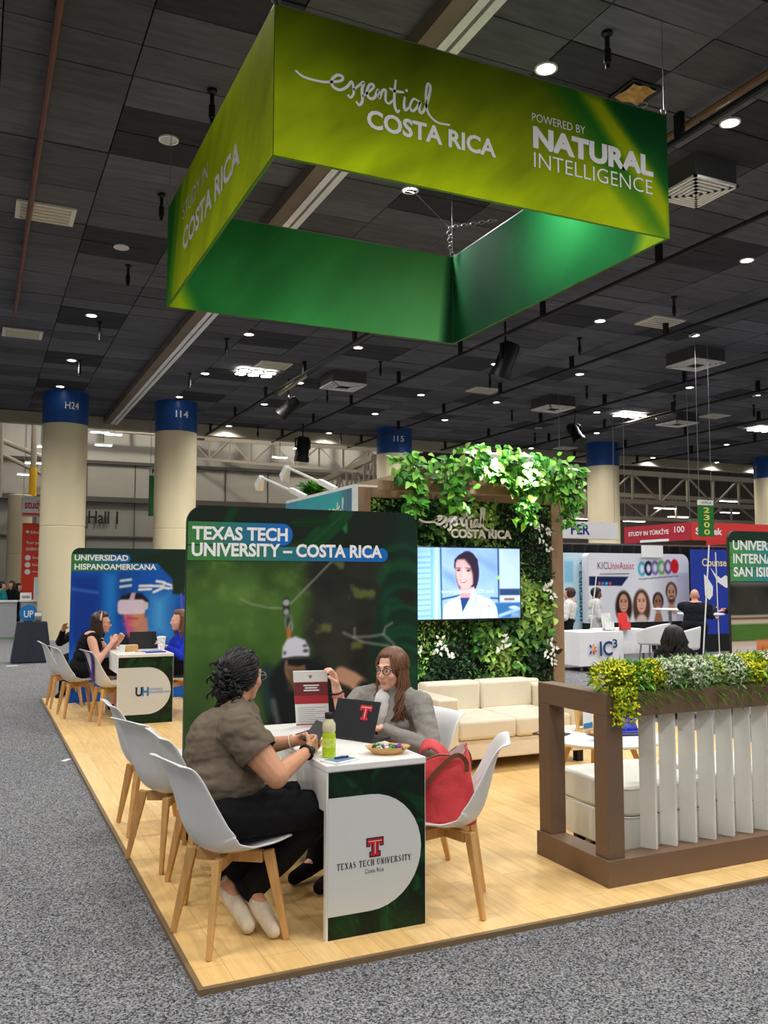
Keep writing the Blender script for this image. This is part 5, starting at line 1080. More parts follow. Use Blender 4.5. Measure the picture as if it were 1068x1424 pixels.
    for k in (-1, 1):
        if vox > .0075: break
        e = MB().sphere(L(k*.031, .0725, .001), (.0125*hs, .0125*hs, .0125*hs), 12).build('eye', m_eye, t, off=base, smooth=180); MB().sphere(L(k*.031, .0805, .001), .0062*hs, 10).build('iris', m_iris, e, off=base, smooth=180)
        MB().tube([L(k*.014, .0905, .0235), L(k*.032, .0885, .029), L(k*.050, .076, .0245)], [.0032*hs, .0036*hs, .0018*hs], 6).build('eyebrow', mat('brow_%d_%d_%d' % tuple(brow), brow, .8), t, off=base, smooth=180)
    if top is not None:
        b = MB(); torso(b, .013)
        me = remesh(b, max(vox, .006), 6); cuts = [(J['neck']+up*.02-fwd*.0, up*.8-fwd*.45, .11)]
        if J.get('hem') is not None: cuts.append((J['hem'], V((0, 0, -1)), .5))
        trim(me, cuts); bmj = bmesh.new(); bmj.from_mesh(me)
        for S in 'LR':
            cuts = []
            sv = sleeve if isinstance(sleeve, str) else sleeve[S]
            if sv == 'short': d = (J['el'+S]-J['sh'+S]).normalized(); cuts.append((J['sh'+S]+d*((J['el'+S]-J['sh'+S]).length*.42+.03), d, .3))
            elif sv == 'full': d = (J['wr'+S]-J['el'+S]).normalized(); cuts.append((J['wr'+S]-d*.004, d, .07))
            elif sv == 'elbow': d = (J['el'+S]-J['sh'+S]).normalized(); cuts.append((J['el'+S]+d*.0, d, .085))
            if sv == 'none': continue
            b = MB(); arm(b, S, .013, sv)
            if sv in ('full', 'elbow'): cap(b, J['sh'+S], .054*B+.013, J['sh'+S]*.7+ch*.3, .07*B)
            m2 = remesh(b, max(vox, .006), 6); trim(m2, cuts); bmj.from_mesh(m2); bpy.data.meshes.remove(m2)
        bmj.to_mesh(me); bmj.free(); wrinkle(me, .006*B, 13, 3, (1, 1, 1.9)); finish(me, 'top' if not J.get('topname') else 'top', top, t, base)
    if bottom is not None and legs != 'none':
        b = MB(); ell(b, J['hip']+up*.005, (.168*LB+.014, .128*LB+.014, .125), FT_)
        for S in 'LR': leg(b, S, .016, legs == 'full')
        me = remesh(b, max(vox, .007), 6)
        if legs == 'full': trim(me, [(J['an'+S]+(J['an'+S]-J['kn'+S]).normalized()*.04, (J['an'+S]-J['kn'+S]), .12) for S in 'LR'])
        wrinkle(me, .005, 12, 8); finish(me, 'trousers' if legs == 'full' else 'skirt', bottom, t, base)
    if shoes is not None and legs != 'none':
        for S in 'LR':
            b = MB(); an, to = J['an'+S], J['to'+S]; d = (to-an).normalized(); hl = an-d*.02+V((0, 0, -.03)) if not J.get('heel'+S) else J['heel'+S]
            m_ = hl*.45+to*.55; cap(b, hl, .038, m_, .042); cap(b, m_, .042, to+d*.02, .034); cap(b, an, .042, hl, .04); finish(remesh(b, .006, 6), 'shoe', shoes, t, base)
    return t, FH, L
def hair_shell(t, base, c, F, hs, m_, inside, r=.026, out=1.06, vox=.007, extra=(), it=3, wr=.004, name='hair', n=420):
    """hair as one mass over the part of the skull for which inside(direction) holds; extra: capsules (p0, r0, p1, r1) in head coordinates"""
    b = MB(); L = lambda x, y, z: V(c)+F @ V((x*hs, y*hs, z*hs))
    for k in range(n):
        z = 1-2*(k+.5)/n; a = k*2.399963; d = V((math.sqrt(1-z*z)*math.cos(a), math.sqrt(1-z*z)*math.sin(a), z))
        if not inside(d): continue
        b.sphere(L(d.x*.069*out, -.018+d.y*.088*out, .028+d.z*.082*out), r*hs, 8)
    for p0, r0, p1, r1 in extra: cap(b, L(*p0), r0*hs, L(*p1), r1*hs, 8)
    me = remesh(b, vox, it); wrinkle(me, wr, 38, 5, (1, 1, .5)); return finish(me, name, m_, t, base)
def strands(t, base, c, F, hs, m_, roots, n, length, seed, wave=.02, r=.008, name='hair_lengths', fwd=0.0, pull=0.0):
    """loose tresses: from the skull down past the neck"""
    rv = random.Random(seed); b = MB(); L = lambda x, y, z: V(c)+F @ V((x*hs, y*hs, z*hs))
    for k in range(n):
        a = rv.uniform(*roots); ln = length*rv.uniform(.75, 1.08); R0 = rv.uniform(.95, 1.1); ph = rv.uniform(0, 6)
        p = []; d0 = V((math.cos(a), math.sin(a), 0))
        for i, zz in enumerate((.105, .075, .03, -.03, -.09, -.15, -.21, -.27, -.33, -.4)):
            k_ = (.105-zz)/ln
            if k_ > 1: break
            rr = (.012, .066, .084, .089, .090, .092, .098, .104, .108, .11)[i]*R0; ww = wave*max(0, k_-.2)
            p.append(L(d0.x*rr*.86+ww*math.sin(ph+zz*34), d0.y*rr-.016+fwd*max(0, -zz-.1)*(1 if abs(d0.x) > .3 else .2)+ww*math.cos(ph+zz*30), zz))
        if len(p) > 2: b.tube(p, [r*hs*(.7+.4*math.sin(PI*(i+.5)/len(p))) for i in range(len(p))], 6)
    return b.build(name, m_, t, off=base, smooth=180)
def glasses(t, base, L, hs, m_, w_=.027, h_=.02, y=.094, name='glasses'):
    g = MB()
    for k in (-1, 1):
        g.tube([L(k*.033+w_*math.cos(a)*1.0, y-.25*abs(w_*math.cos(a)*k+.0)*0, -.002+h_*math.sin(a)) for a in [2*PI*i/16 for i in range(17)]], .0022*hs, 5, cap=False)
        g.tube([L(k*.06, y-.003, .004), L(k*.074, y-.03, .006), L(k*.081, .0, .006), L(k*.078, -.02, -.004)], .002*hs, 5)
    g.tube([L(-.007, y+.004, .003), L(0, y+.008, .006), L(.007, y+.004, .003)], .002*hs, 5); return g.build(name, m_, t, off=base, smooth=180)
m_blackhair = mat('black_hair', (17, 14, 14), .5, var=.25, scale=60, stretch=(1, 1, .25)); m_brownhair = mat('brown_hair', (112, 76, 52), .42, var=.3, scale=60, stretch=(1, 1, .2)); m_darkbrown = mat('dark_brown_hair', (54, 36, 28), .42, var=.25, scale=60, stretch=(1, 1, .2))
m_brownshirt = cloth('olive_brown_cloth', (104, 92, 78)); m_blackcloth = cloth('black_cloth', (20, 20, 22)); m_greycloth = cloth('grey_herringbone', (140, 136, 130), bscale=400); m_whitecloth = cloth('white_cloth', (226, 224, 220)); m_suit = cloth('dark_suit', (24, 27, 36)); m_bluecloth = cloth('royal_blue_cloth', (34, 56, 190)); m_frame = mat('spectacle_frame', (46, 24, 26), .3); m_beige = cloth('beige_knit', (214, 200, 176)); m_lgrey = cloth('light_grey_cloth', (206, 206, 204)); m_band = mat('black_strap', (24, 24, 26), .5)
headhair = lambda d: d.y < .30 or d.z > .62
# ---- woman in the brown top, at the front desk
B1 = (1.05, 3.87, 0)
J1 = dict(hip=(1.035, 3.885, .535), chest=(1.035, 3.93, .80), neck=(1.09, 3.99, .965), head=(1.143, 4.02, 1.098), face=(.84, .52, -.02), shL=(1.15, 4.12, .895), shR=(1.055, 3.75, .90), elR=(1.185, 3.635, .715), wrR=(1.385, 3.80, .775), elL=(1.235, 4.12, .745), wrL=(1.40, 3.99, .79), hdR=(.72, .62, .22), pnR=(-.2, .9, .1), thR=(.2, -.1, 1), hdL=(.8, -.5, .1), pnL=(.0, -.9, -.4), thL=(.1, -.2, 1), knR=(1.47, 3.80, .515), knL=(1.49, 4.02, .515), anR=(1.17, 3.93, .17), anL=(1.07, 4.02, .19), toR=(1.215, 3.775, .045), toL=(1.125, 3.86, .05), hem=(1.03, 3.87, .56))
t1, F1, L1 = person('person', 'woman in olive brown top and black trousers seated at the front desk, back to camera', B1, J1, (204, 148, 114), m_brownshirt, m_blackcloth, m_beige, vox=.005, sleeve='short', build=1.42, legb=1.12, hands={'R': dict(curl=.75), 'L': dict(curl=.7)}, bust=1.0)
rv = random.Random(4); ex = []
hair_shell(t1, B1, J1['head'], F1, 1.0, m_blackhair, headhair, r=.022, out=1.05, wr=.006)
b = MB()
for k in range(70): b.sphere(L1(rv.gauss(0, .030), -.108+rv.gauss(0, .018), -.035+rv.gauss(0, .036)), rv.uniform(.012, .024), 8)
finish(wrinkle(remesh(b, .005, 2), .009, 45, 3), 'hair_knot', m_blackhair, t1, B1)
b = MB()
for k in range(150):     # curls of the loose low bun
    c = V((rv.gauss(0, .032), -.112+rv.gauss(0, .020), -.038+rv.gauss(0, .040))); r = rv.uniform(.010, .022); ax = V((rv.uniform(-1, 1), rv.uniform(-1, 1), rv.uniform(-1, 1))).normalized(); o = ax.orthogonal().normalized(); q_ = ax.cross(o)
    b.tube([L1(*(c+(o*math.cos(a)+q_*math.sin(a))*r+ax*(a-2)*.010)) for a in [k2*.7 for k2 in range(6)]], [.002, .005, .0058, .0055, .004, .0015], 5)
for k in range(46):      # wisps at the nape
    x = rv.uniform(-.05, .05); b.tube([L1(x, -.085, -.05), L1(x+rv.uniform(-.02, .02), -.10, -.085), L1(x+rv.uniform(-.03, .03), -.09, -.12), L1(x+rv.uniform(-.03, .03), -.1, -.14-rv.random()*.02)], .0035, 5)
for k in range(620):     # strands combed back from the hairline to the knot
    a = rv.uniform(-.6, PI+.6); d0 = V((math.cos(a), .45-.25*abs(math.cos(a)), math.sin(a)*.95)).normalized(); d0 = (d0+V((0, -1, 0))*rv.uniform(0, .9)).normalized(); d1 = V((rv.uniform(-.3, .3), -1, rv.uniform(-.55, -.1))).normalized(); jj = rv.uniform(1.10, 1.24); pts = []
    for q_ in range(6):
        t_ = q_/5; d_ = (d0*(1-t_)+d1*t_).normalized(); wv_ = .006*math.sin(q_*1.9+k); pts.append(L1(d_.x*.073*jj*1.1+wv_, -.018+d_.y*.092*jj, .028+d_.z*.084*jj*1.04+wv_))
    b.tube(pts, [.0015, .0034, .004, .004, .0034, .002], 5)
b.build('hair_bun', m_blackhair, t1, off=B1, smooth=180)
glasses(t1, B1, L1, 1.0, m_alu)
b = MB(); wv = V(J1['wrR'])-V(J1['elR']); wv.normalize(); a_ = wv.orthogonal().normalized(); b_ = wv.cross(a_); pc = V(J1['wrR'])-wv*.012
b.tube([pc+(a_*math.cos(k*PI/8)+b_*math.sin(k*PI/8))*.031 for k in range(17)], .008, 6, cap=False); o_ = (V((.55, -.75, .35))-wv*V((.55, -.75, .35)).dot(wv)).normalized(); b.sphere(pc+o_*.034, (.018, .018, .012), 12, o_.to_track_quat('Z', 'Y').to_matrix()); b.build('wrist_watch', m_band, t1, off=B1, smooth=180)
wv = (V(J1['wrL'])-V(J1['elL'])).normalized(); a_ = wv.orthogonal().normalized(); b_ = wv.cross(a_); pc = V(J1['wrL'])-wv*.03
MB().tube([pc+(a_*math.cos(k*PI/8)+b_*math.sin(k*PI/8))*.034 for k in range(17)], .0035, 6, cap=False).build('bracelet', mat('pale_bracelet', (226, 214, 190), .5), t1, off=B1, smooth=180)
nk = V(J1['neck']); b = MB(); b.tube([nk+V((.075*math.cos(a), .075*math.sin(a), -.012+.03*math.cos(a-3.6))) for a in [k*PI/10 for k in range(21)]], .003, 5, cap=False); b.build('necklace', m_band, t1, off=B1, smooth=180)
# phone in her hands
tag(MB().box(-.036, .036, -.075, .075, -.005, .005).build('phone', m_band, bev=.004, smooth=0), 'black phone in the hands of the woman in the brown top', 'phone'); bpy.data.objects['phone'].location = (1.468, 3.915, .835); bpy.data.objects['phone'].rotation_euler = (.5, .3, -.7)
# ---- woman in the grey blazer
B2 = (2.19, 4.50, 0)
J2 = dict(hip=(2.17, 4.50, .52), chest=(2.105, 4.445, .795), neck=(2.085, 4.405, .945), head=(2.072, 4.375, 1.058), face=(-.86, -.50, -.03), shL=(2.205, 4.275, .875), shR=(1.985, 4.575, .885), elL=(2.185, 4.12, .665), wrL=(1.955, 4.245, .765), elR=(1.845, 4.50, .80), wrR=(1.792, 4.48, .965), hdR=(-.28, -.1, 1), pnR=(-.9, -.1, -.3), thR=(-.3, -1, .1), hdL=(-.9, .3, .1), pnL=(0, 0, -1), thL=(-.3, 1, 0), knL=(1.83, 4.23, .53), knR=(1.78, 4.45, .53), anL=(1.72, 4.22, .1), anR=(1.66, 4.40, .1), toL=(1.60, 4.17, .045), toR=(1.53, 4.35, .045), hem=(2.16, 4.49, .52))
t2, F2, L2 = person('person', 'woman in grey blazer with long brown hair and glasses, holding up the leaflet', B2, J2, (234, 182, 156), m_greycloth, m_blackcloth, m_blackcloth, vox=.0045, sleeve={'L': 'full', 'R': 'elbow'}, build=1.02, hs=.96, hands={'R': dict(curl=.85), 'L': dict(curl=.4)}, bust=.9, brow=(96, 66, 48))
up2 = (V(J2['neck'])-V(J2['hip'])).normalized(); lat2 = (V(J2['shL'])-V(J2['shR'])).normalized(); lat2 = (lat2-up2*lat2.dot(up2)).normalized(); fw2 = lat2.cross(up2)
c2 = V(J2['chest']); FT2 = frame(lat2, fw2, up2)
b = MB(); ell(b, c2+fw2*.056+up2*.02, (.062, .09, .17), FT2); ell(b, c2+fw2*.045-up2*.14, (.055, .095, .14), FT2); ell(b, c2+fw2*.04+up2*.125, (.06, .055, .05), FT2); finish(wrinkle(remesh(b, .007, 4), .003, 16), 'blouse', m_whitecloth, t2, B2)
for s in (-1, 1):      # lapels
    b = MB(); P0 = c2+up2*.145+lat2*s*.055+fw2*.045; P1 = c2+up2*.02+lat2*s*.088+fw2*.145; P2 = c2-up2*.13+lat2*s*.035+fw2*.156; P3 = c2-up2*.0+lat2*s*.052+fw2*.160
    cap(b, P0, .02, P1, .02); cap(b, P1, .02, P2, .012); cap(b, P0, .016, P3, .012); cap(b, P3, .012, P2, .012); finish(remesh(b, .006, 4), 'lapel', m_greycloth, t2, B2)
b = MB(); b.tube([c2+up2*.13-lat2*.06+fw2*.05, c2+up2*.02-lat2*.012+fw2*.158, c2-up2*.12-lat2*.0+fw2*.148, c2-up2*.17+fw2*.14], .006, 6); b.build('lanyard', m_band, t2, off=B2, smooth=180)
hair_shell(t2, B2, J2['head'], F2, .96, m_brownhair, lambda d: d.y < .18 or d.z > .60 or (abs(d.x) > .76 and d.y < .5), r=.017, out=1.06, n=900)
b = MB(); rv = random.Random(8)
for k in range(420):     # side swept strands over the crown
    a = rv.uniform(0, 2*PI); d1 = V((math.cos(a), math.sin(a)*.9-.1, rv.uniform(-.75, .1))).normalized()
    if d1.y > .55: continue
    d0 = V((.12, .55*rv.random(), 1)).normalized(); jj = rv.uniform(1.12, 1.2); pts = []
    for q_ in range(6):
        t_ = q_/5; d_ = (d0*(1-t_)+d1*t_).normalized(); pts.append(L2(d_.x*.071*jj*1.06, -.018+d_.y*.09*jj, .028+d_.z*.083*jj))
    b.tube(pts, .0038, 5)
b.build('hair_crown', m_brownhair, t2, off=B2, smooth=180)
strands(t2, B2, J2['head'], F2, .96, m_brownhair, (PI-.42, 2*PI+.42), 420, .40, 6, wave=.035, r=.0045, fwd=.30)
glasses(t2, B2, L2, .96, m_frame, .025, .019, .092)
wv = (V(J2['wrR'])-V(J2['elR'])).normalized(); a_ = wv.orthogonal().normalized(); b_ = wv.cross(a_)
for dz, mm in ((.03, m_band), (.05, mat('pink_bracelet', (222, 110, 110), .5))):
    pc = V(J2['wrR'])-wv*dz; MB().tube([pc+(a_*math.cos(k*PI/8)+b_*math.sin(k*PI/8))*.031 for k in range(17)], .005, 6, cap=False).build('bracelet', mm, t2, off=B2, smooth=180)
# ---- people at the far desk
def P_(px, py, Y, dz=0): p = atY(px, py, Y); return (p.x, p.y, p.z+dz)
B3 = (1.10, 10.69, 0); h3 = V(P_(142, 866, 10.58))
J3 = dict(hip=(1.13, 10.67, .55), chest=(1.2, 10.64, .80), neck=(1.25, 10.59, .925), head=h3, face=(.93, -.30, -.02), shL=(1.29, 10.79, .87), shR=(1.21, 10.45, .87), elR=(1.27, 10.35, .62), wrR=(1.43, 10.41, .83), elL=(1.44, 10.74, .68), wrL=(1.52, 10.51, .84), hdR=(.5, .3, .7), pnR=(.2, .9, 0), thR=(-.6, 0, .6), hdL=(.3, -.5, .8), pnL=(-.2, -.9, 0), thL=(-.6, 0, .6), knR=(1.58, 10.41, .60), knL=(1.56, 10.61, .50), anR=(1.72, 10.29, .22), anL=(1.48, 10.64, .10), toR=(1.83, 10.24, .12), toL=(1.62, 10.59, .04), hem=(1.13, 10.67, .40))
t3, F3, L3 = person('person', 'woman with pink headband and sleeveless black dress at the far desk', B3, J3, (222, 166, 140), m_blackcloth, m_blackcloth, m_blackcloth, vox=.008, sleeve='none', build=1.0, legs='knee', hands={'R': dict(curl=.8), 'L': dict(curl=.8)}, bust=.9)
hair_shell(t3, B3, J3['head'], F3, 1.0, m_darkbrown, lambda d: d.y < .15 or d.z > .62, r=.024, out=1.08, vox=.009); strands(t3, B3, J3['head'], F3, 1.0, m_darkbrown, (PI-.3, 2*PI+.3), 110, .34, 8, r=.012, wave=.04); glasses(t3, B3, L3, 1.0, m_frame)
MB().tube([L3(.086*math.cos(a), -.0+.0*a, .03+.094*math.sin(a)) for a in [PI*k/10 for k in range(11)]], .014, 8).build('headband', mat('pink_headband', (216, 168, 160), .7, var=.3, scale=120), t3, off=B3, smooth=180)
n3 = V(J3['neck']); MB().tube([n3+V((.04+.07*math.cos(a), .075*math.sin(a), -.035-.03*math.cos(a))) for a in [k*PI/10 for k in range(21)]], .006, 6, cap=False).build('necklace', mat('pearl', (226, 222, 214), .25), t3, off=B3, smooth=180)
B4 = (2.33, 10.5, 0); h4 = V(P_(249, 863, 10.42))
J4 = dict(hip=(2.33, 10.5, .55), chest=(2.27, 10.48, .79), neck=(2.24, 10.46, .92), head=h4, face=(-.95, -.1, 0), shL=(2.27, 10.3, .86), shR=(2.25, 10.66, .86), elL=(2.2, 10.25, .66), wrL=(2.02, 10.3, .77), elR=(2.1, 10.7, .68), wrR=(1.95, 10.6, .8), knL=(1.95, 10.4, .53), knR=(1.95, 10.6, .53), anL=(1.95, 10.4, .1), anR=(1.95, 10.6, .1), toL=(1.82, 10.4, .04), toR=(1.82, 10.6, .04))
t4, F4, L4 = person('person', 'woman in royal blue jacket at the far desk, half hidden by the tall panel', B4, J4, (226, 176, 150), m_bluecloth, m_blackcloth, m_blackcloth, vox=.009, bust=.8)
hair_shell(t4, B4, J4['head'], F4, 1.0, m_brownhair, lambda d: d.y < .15 or d.z > .66, r=.024, out=1.07, vox=.009); strands(t4, B4, J4['head'], F4, 1.0, m_brownhair, (PI-.3, 2*PI+.3), 90, .36, 9, r=.012, wave=.04)
def simple(label, base, face, head, top, bottom, hair, skin=(214, 160, 132), seat=True, sleeve='full', build=1.0, arms=None, vox=.012, long=0, bald=False, group=None, legs='full', lean=0.0, hem=None):
    f = V(face).normalized(); l = V((0, 0, 1)).cross(f).normalized(); h = V(head); b0 = V(base); hz = h.z; z0 = b0.z
    if seat: hip = V((b0.x, b0.y, z0+.53))
    else: hip = V((b0.x, b0.y, z0+.92*min(1, (hz-z0)/1.5)))
    nk = h-V((0, 0, .13))-f*.03; ch = hip*.32+nk*.68; ch = ch-f*.01; sh = nk-V((0, 0, .055))
    J = dict(hip=hip, chest=ch, neck=nk, head=h, face=f, shL=sh+l*.18*build, shR=sh-l*.18*build)
    for S, s in (('L', 1), ('R', -1)):
        if arms and S in arms: J['el'+S], J['wr'+S] = V(arms[S][0]), V(arms[S][1])
        else: J['el'+S] = J['sh'+S]+l*s*.05-V((0, 0, .26))+f*.05; J['wr'+S] = J['el'+S]+f*.2-V((0, 0, -.02 if seat else .1))-l*s*.08
        if seat: J['kn'+S] = hip+f*.42+l*s*.11-V((0, 0, .03)); J['an'+S] = V((J['kn'+S].x, J['kn'+S].y, z0+.1))
        else: k0 = V((b0.x, b0.y, z0+.47))+l*s*.1+f*.03; J['kn'+S] = k0; J['an'+S] = V((b0.x, b0.y, z0+.1))+l*s*.11
        J['to'+S] = J['an'+S]+f*.14+V((0, 0, -.055))
    if not seat: J['hem'] = hip-V((0, 0, .06))
    t, F, L = person('person', label, base, J, skin, top, bottom, m_blackcloth, vox=vox, sleeve=sleeve, build=build, group=group)
    if not bald: hair_shell(t, base, h, F, 1.0, hair, headhair if not long else (lambda d: d.y < .15 or d.z > .64), r=.024, out=1.08, vox=.01, n=260)
    if long: strands(t, base, h, F, 1.0, hair, (PI-.35, 2*PI+.35), 110, long, 3, r=.013, wave=.05)
    return t, F, L, J
p = P_(93, 862, 12.6); simple('person in black behind the left end of the blue panel, only a bent arm shows', (1.42, 12.75, Z0), (-.5, -.8, 0), (1.42, 12.7, 1.0), m_blackcloth, m_blackcloth, m_blackhair, arms={'R': (P_(83, 893, 12.55), P_(88, 876, 12.45)), 'L': ((1.6, 12.5, .7), (1.5, 12.4, .8))})
# ---- people of the right hand booths
h = P_(966, 829, 11.5); simple('bald man in a dark suit seen from behind, hand at his cheek', (11.16, 11.45, Z0), (.75, .66, -.1), h, m_suit, m_suit, m_blackhair, bald=True, seat=False, build=1.2, arms={'R': (P_(985, 856, 11.3), P_(994, 846, 11.55)), 'L': (P_(972, 856, 11.9), P_(992, 858, 12.0))}, skin=(212, 158, 132), vox=.009)
h = P_(830, 826, 14.25); simple('man in a white tunic standing in front of the white backdrop with faces', (h[0]-.05, 14.25, Z0), (.75, -.55, -.2), h, m_lgrey, m_lgrey, m_blackhair, seat=False, build=1.12, skin=(120, 84, 66), vox=.009)
h = P_(936, 887, 7.9); hw_ = simple('woman with long wavy black hair behind the flower trough, back to camera', (h[0], 7.95, 0), (.3, .95, 0), h, m_blackcloth, m_blackcloth, m_blackhair, vox=.009)
t_, F_, L_h, J_ = hw_
strands(t_, (h[0], 7.95, 0), J_['head'], F_, 1.42, m_blackhair, (PI-.8, 2*PI+.8), 420, .40, 12, r=.008, wave=.10)
h = P_(791, 826, 13.75); simple('person in white shirt half hidden by the taupe tower post', (h[0], 13.8, Z0), (-.6, .7, 0), h, m_whitecloth, m_blackcloth, m_darkbrown, seat=False, vox=.01)
h = P_(1030, 822, 12.6); simple('person in dark clothes behind the right edge panel, only the hands show', (h[0], 12.65, Z0), (-.9, -.3, 0), h, m_blackcloth, m_blackcloth, m_blackhair, arms={'R': (P_(1022, 852, 12.5), P_(1008, 847, 12.3)), 'L': (P_(1022, 852, 12.2), P_(1006, 849, 12.1))}, seat=False, skin=(206, 140, 124))
for k, (px, py, Y, f, top, lab, long_) in enumerate([(3, 815, 26.9, (.8, -.4, 0), cloth('teal_cloth', (40, 150, 160)), 'person in teal top at the far left edge of the photo, behind the grey counter', 0), (16, 814, 27.7, (-.7, -.6, 0), m_blackcloth, 'person in black at the far left counters, second from the photo edge', .3), (26, 817, 28.7, (.7, -.6, 0), m_blackcloth, 'person in black leaning over the far left counters', 0), (36, 820, 30.8, (-.5, -.8, 0), cloth('coral_cloth', (214, 110, 84)), 'person in coral top at the far left counters', .25)]):
    h = P_(px, py, Y); simple(lab, (h[0], Y+.02, Z0), f, h, top, m_blackcloth, [m_blackhair, m_darkbrown][k % 2], vox=.018, long=long_, seat=h[2] < 1.36)
# ================================================================== things on the front desk
DT = .7405
fl0 = [V(atY(*p)) for p in ((412, 1006, 4.66), (458, 1003, 4.62), (455, 931, 4.46), (407, 935, 4.50))]
fl0[0].z = fl0[1].z = DT+.004
t = thing('leaflet', 'crimson and white leaflet held upright on the front desk', 'leaflet', fl0[0])
ex_ = (fl0[1]-fl0[0]); ey_ = ((fl0[3]-fl0[0])+(fl0[2]-fl0[1]))*.5; lw, lh = ex_.length, ey_.length; ex_.normalize(); ey_.normalize(); nz_ = ex_.cross(ey_).normalized()
fv = lambda u, v, k=0: ex_*u+ey_*v+nz_*(.0012*k)
MB().prism([(0, 0), (lw, 0), (lw, lh), (0, lh)], lambda u, v, w_: ex_*u+ey_*v-nz_*w_, .003).build('sheet', m_paper, t, smooth=0)
m_crim = mat('crimson_print', (176, 26, 40), .5); m_dcrim = mat('dark_crimson_print', (112, 22, 30), .5); m_greyink = mat('grey_ink', (150, 150, 150), .6)
b = MB(); poly(b, [(0, lh*.40), (lw, lh*.40), (lw, lh*.56), (0, lh*.56)], lambda u, v: fv(u, v, 1)); b.build('crimson_band', m_crim, t, smooth=0)
b = MB(); poly(b, [(0, lh*.555), (lw, lh*.555), (lw, lh*.80), (0, lh*.80)], lambda u, v: fv(u, v, 1)); b.build('dark_band', m_dcrim, t, smooth=0)
b = MB()
for k in range(3): poly(b, [(lw*(.28+.04*(k % 2)), lh*(.73-k*.045)), (lw*(.74-.05*(k % 2)), lh*(.73-k*.045)), (lw*(.74-.05*(k % 2)), lh*(.755-k*.045)), (lw*(.28+.04*(k % 2)), lh*(.755-k*.045))], lambda u, v: fv(u, v, 2))
b.build('title_lines', m_white_ink, t, smooth=0)
b = MB()
for k in range(8): poly(b, [(lw*.08, lh*(.06+k*.038)), (lw*(.92 if k % 3 else .6), lh*(.06+k*.038)), (lw*(.92 if k % 3 else .6), lh*(.068+k*.038)), (lw*.08, lh*(.068+k*.038))], lambda u, v: fv(u, v, 1))
b.build('text_lines', m_greyink, t, smooth=0)
double_t(t, lambda u, v, k: fv(u, v, 1+k), 0, .016, lw*.5, lh*.875)
b = MB(); poly(b, [(0, 0), (lw, 0), (lw, .008), (0, .008)], lambda u, v: fv(u, v, 1)); b.build('foot_band', m_crim, t, smooth=0)
# laptop
t = thing('laptop', 'black laptop with a red letter sticker, its lid turned to the woman in brown', 'laptop', (1.735, 4.135, DT), 0)
hx = V((.47, -.88, 0)); bx_ = V((.88, .47, 0)); up_v = V((0, 0, 1)); m_lap = mat('laptop_black', (30, 31, 34), .4, var=.03); m_key = mat('laptop_keys', (16, 16, 18), .5)
FB = M((hx, bx_, up_v)).transposed().to_4x4()
b = MB(); b.box(-.14, .14, 0, .15, .0, .014, FB); bs = b.build('base', m_lap, t, smooth=0, bev=.003); b = MB(); b.box(-.125, .125, .02, .10, .014, .0155, FB); b.build('keyboard', m_key, bs, smooth=0)
ly = (bx_*.07+up_v*.185).normalized(); ln = hx.cross(ly).normalized(); FLd = M((hx, ly, ln)).transposed().to_4x4(); FLd.translation = V((0, 0, .012))
b = MB(); b.box(-.14, .14, 0, .195, -.004, .004, FLd); ld = b.build('lid', m_lap, t, smooth=0, bev=.003)
sg_ = 1 if ln.dot(V((-.4, -.9, 0))) > 0 else -1
b = MB(); b.box(-.13, .13, .012, .187, -.0048*sg_-.0003, -.0048*sg_+.0003, FLd); b.build('screen', m_key, ld, smooth=0)
double_t(ld, lambda u, v, k: FLd @ V((u*1.0*sg_*1 if sg_ < 0 else u, v, (.0046+.0007*k)*sg_)), 0, .075, .06, .095)
# juice bottle
t = thing('juice_bottle', 'small bottle of yellow green juice with black cap on the front desk', 'bottle', (1.487, 3.80, DT))
b = MB(); b.lathe([(.025, 0), (.031, .004), (.031, .10), (.0275, .112)], n=24); b.build('juice', mat('lime_juice', (176, 206, 30), .2, var=.05, scale=30, emit=0, coat=.6), t)
b = MB(); b.lathe([(.0278, .112), (.031, .122), (.030, .150), (.017, .172), (.016, .178)], n=24); b.build('upper_bottle', mat('pale_bottle', (214, 206, 170), .2, var=.1, scale=60, coat=.5), t)
b = MB(); b.lathe([(.0314, .045), (.0314, .088)], n=24, cap=False); b.build('label', mat('lime_label', (206, 222, 92), .5, var=.25, scale=70), t)
b = MB(); b.lathe([(.019, .174), (.0195, .196), (.017, .2)], n=20); b.build('cap', m_band, t)
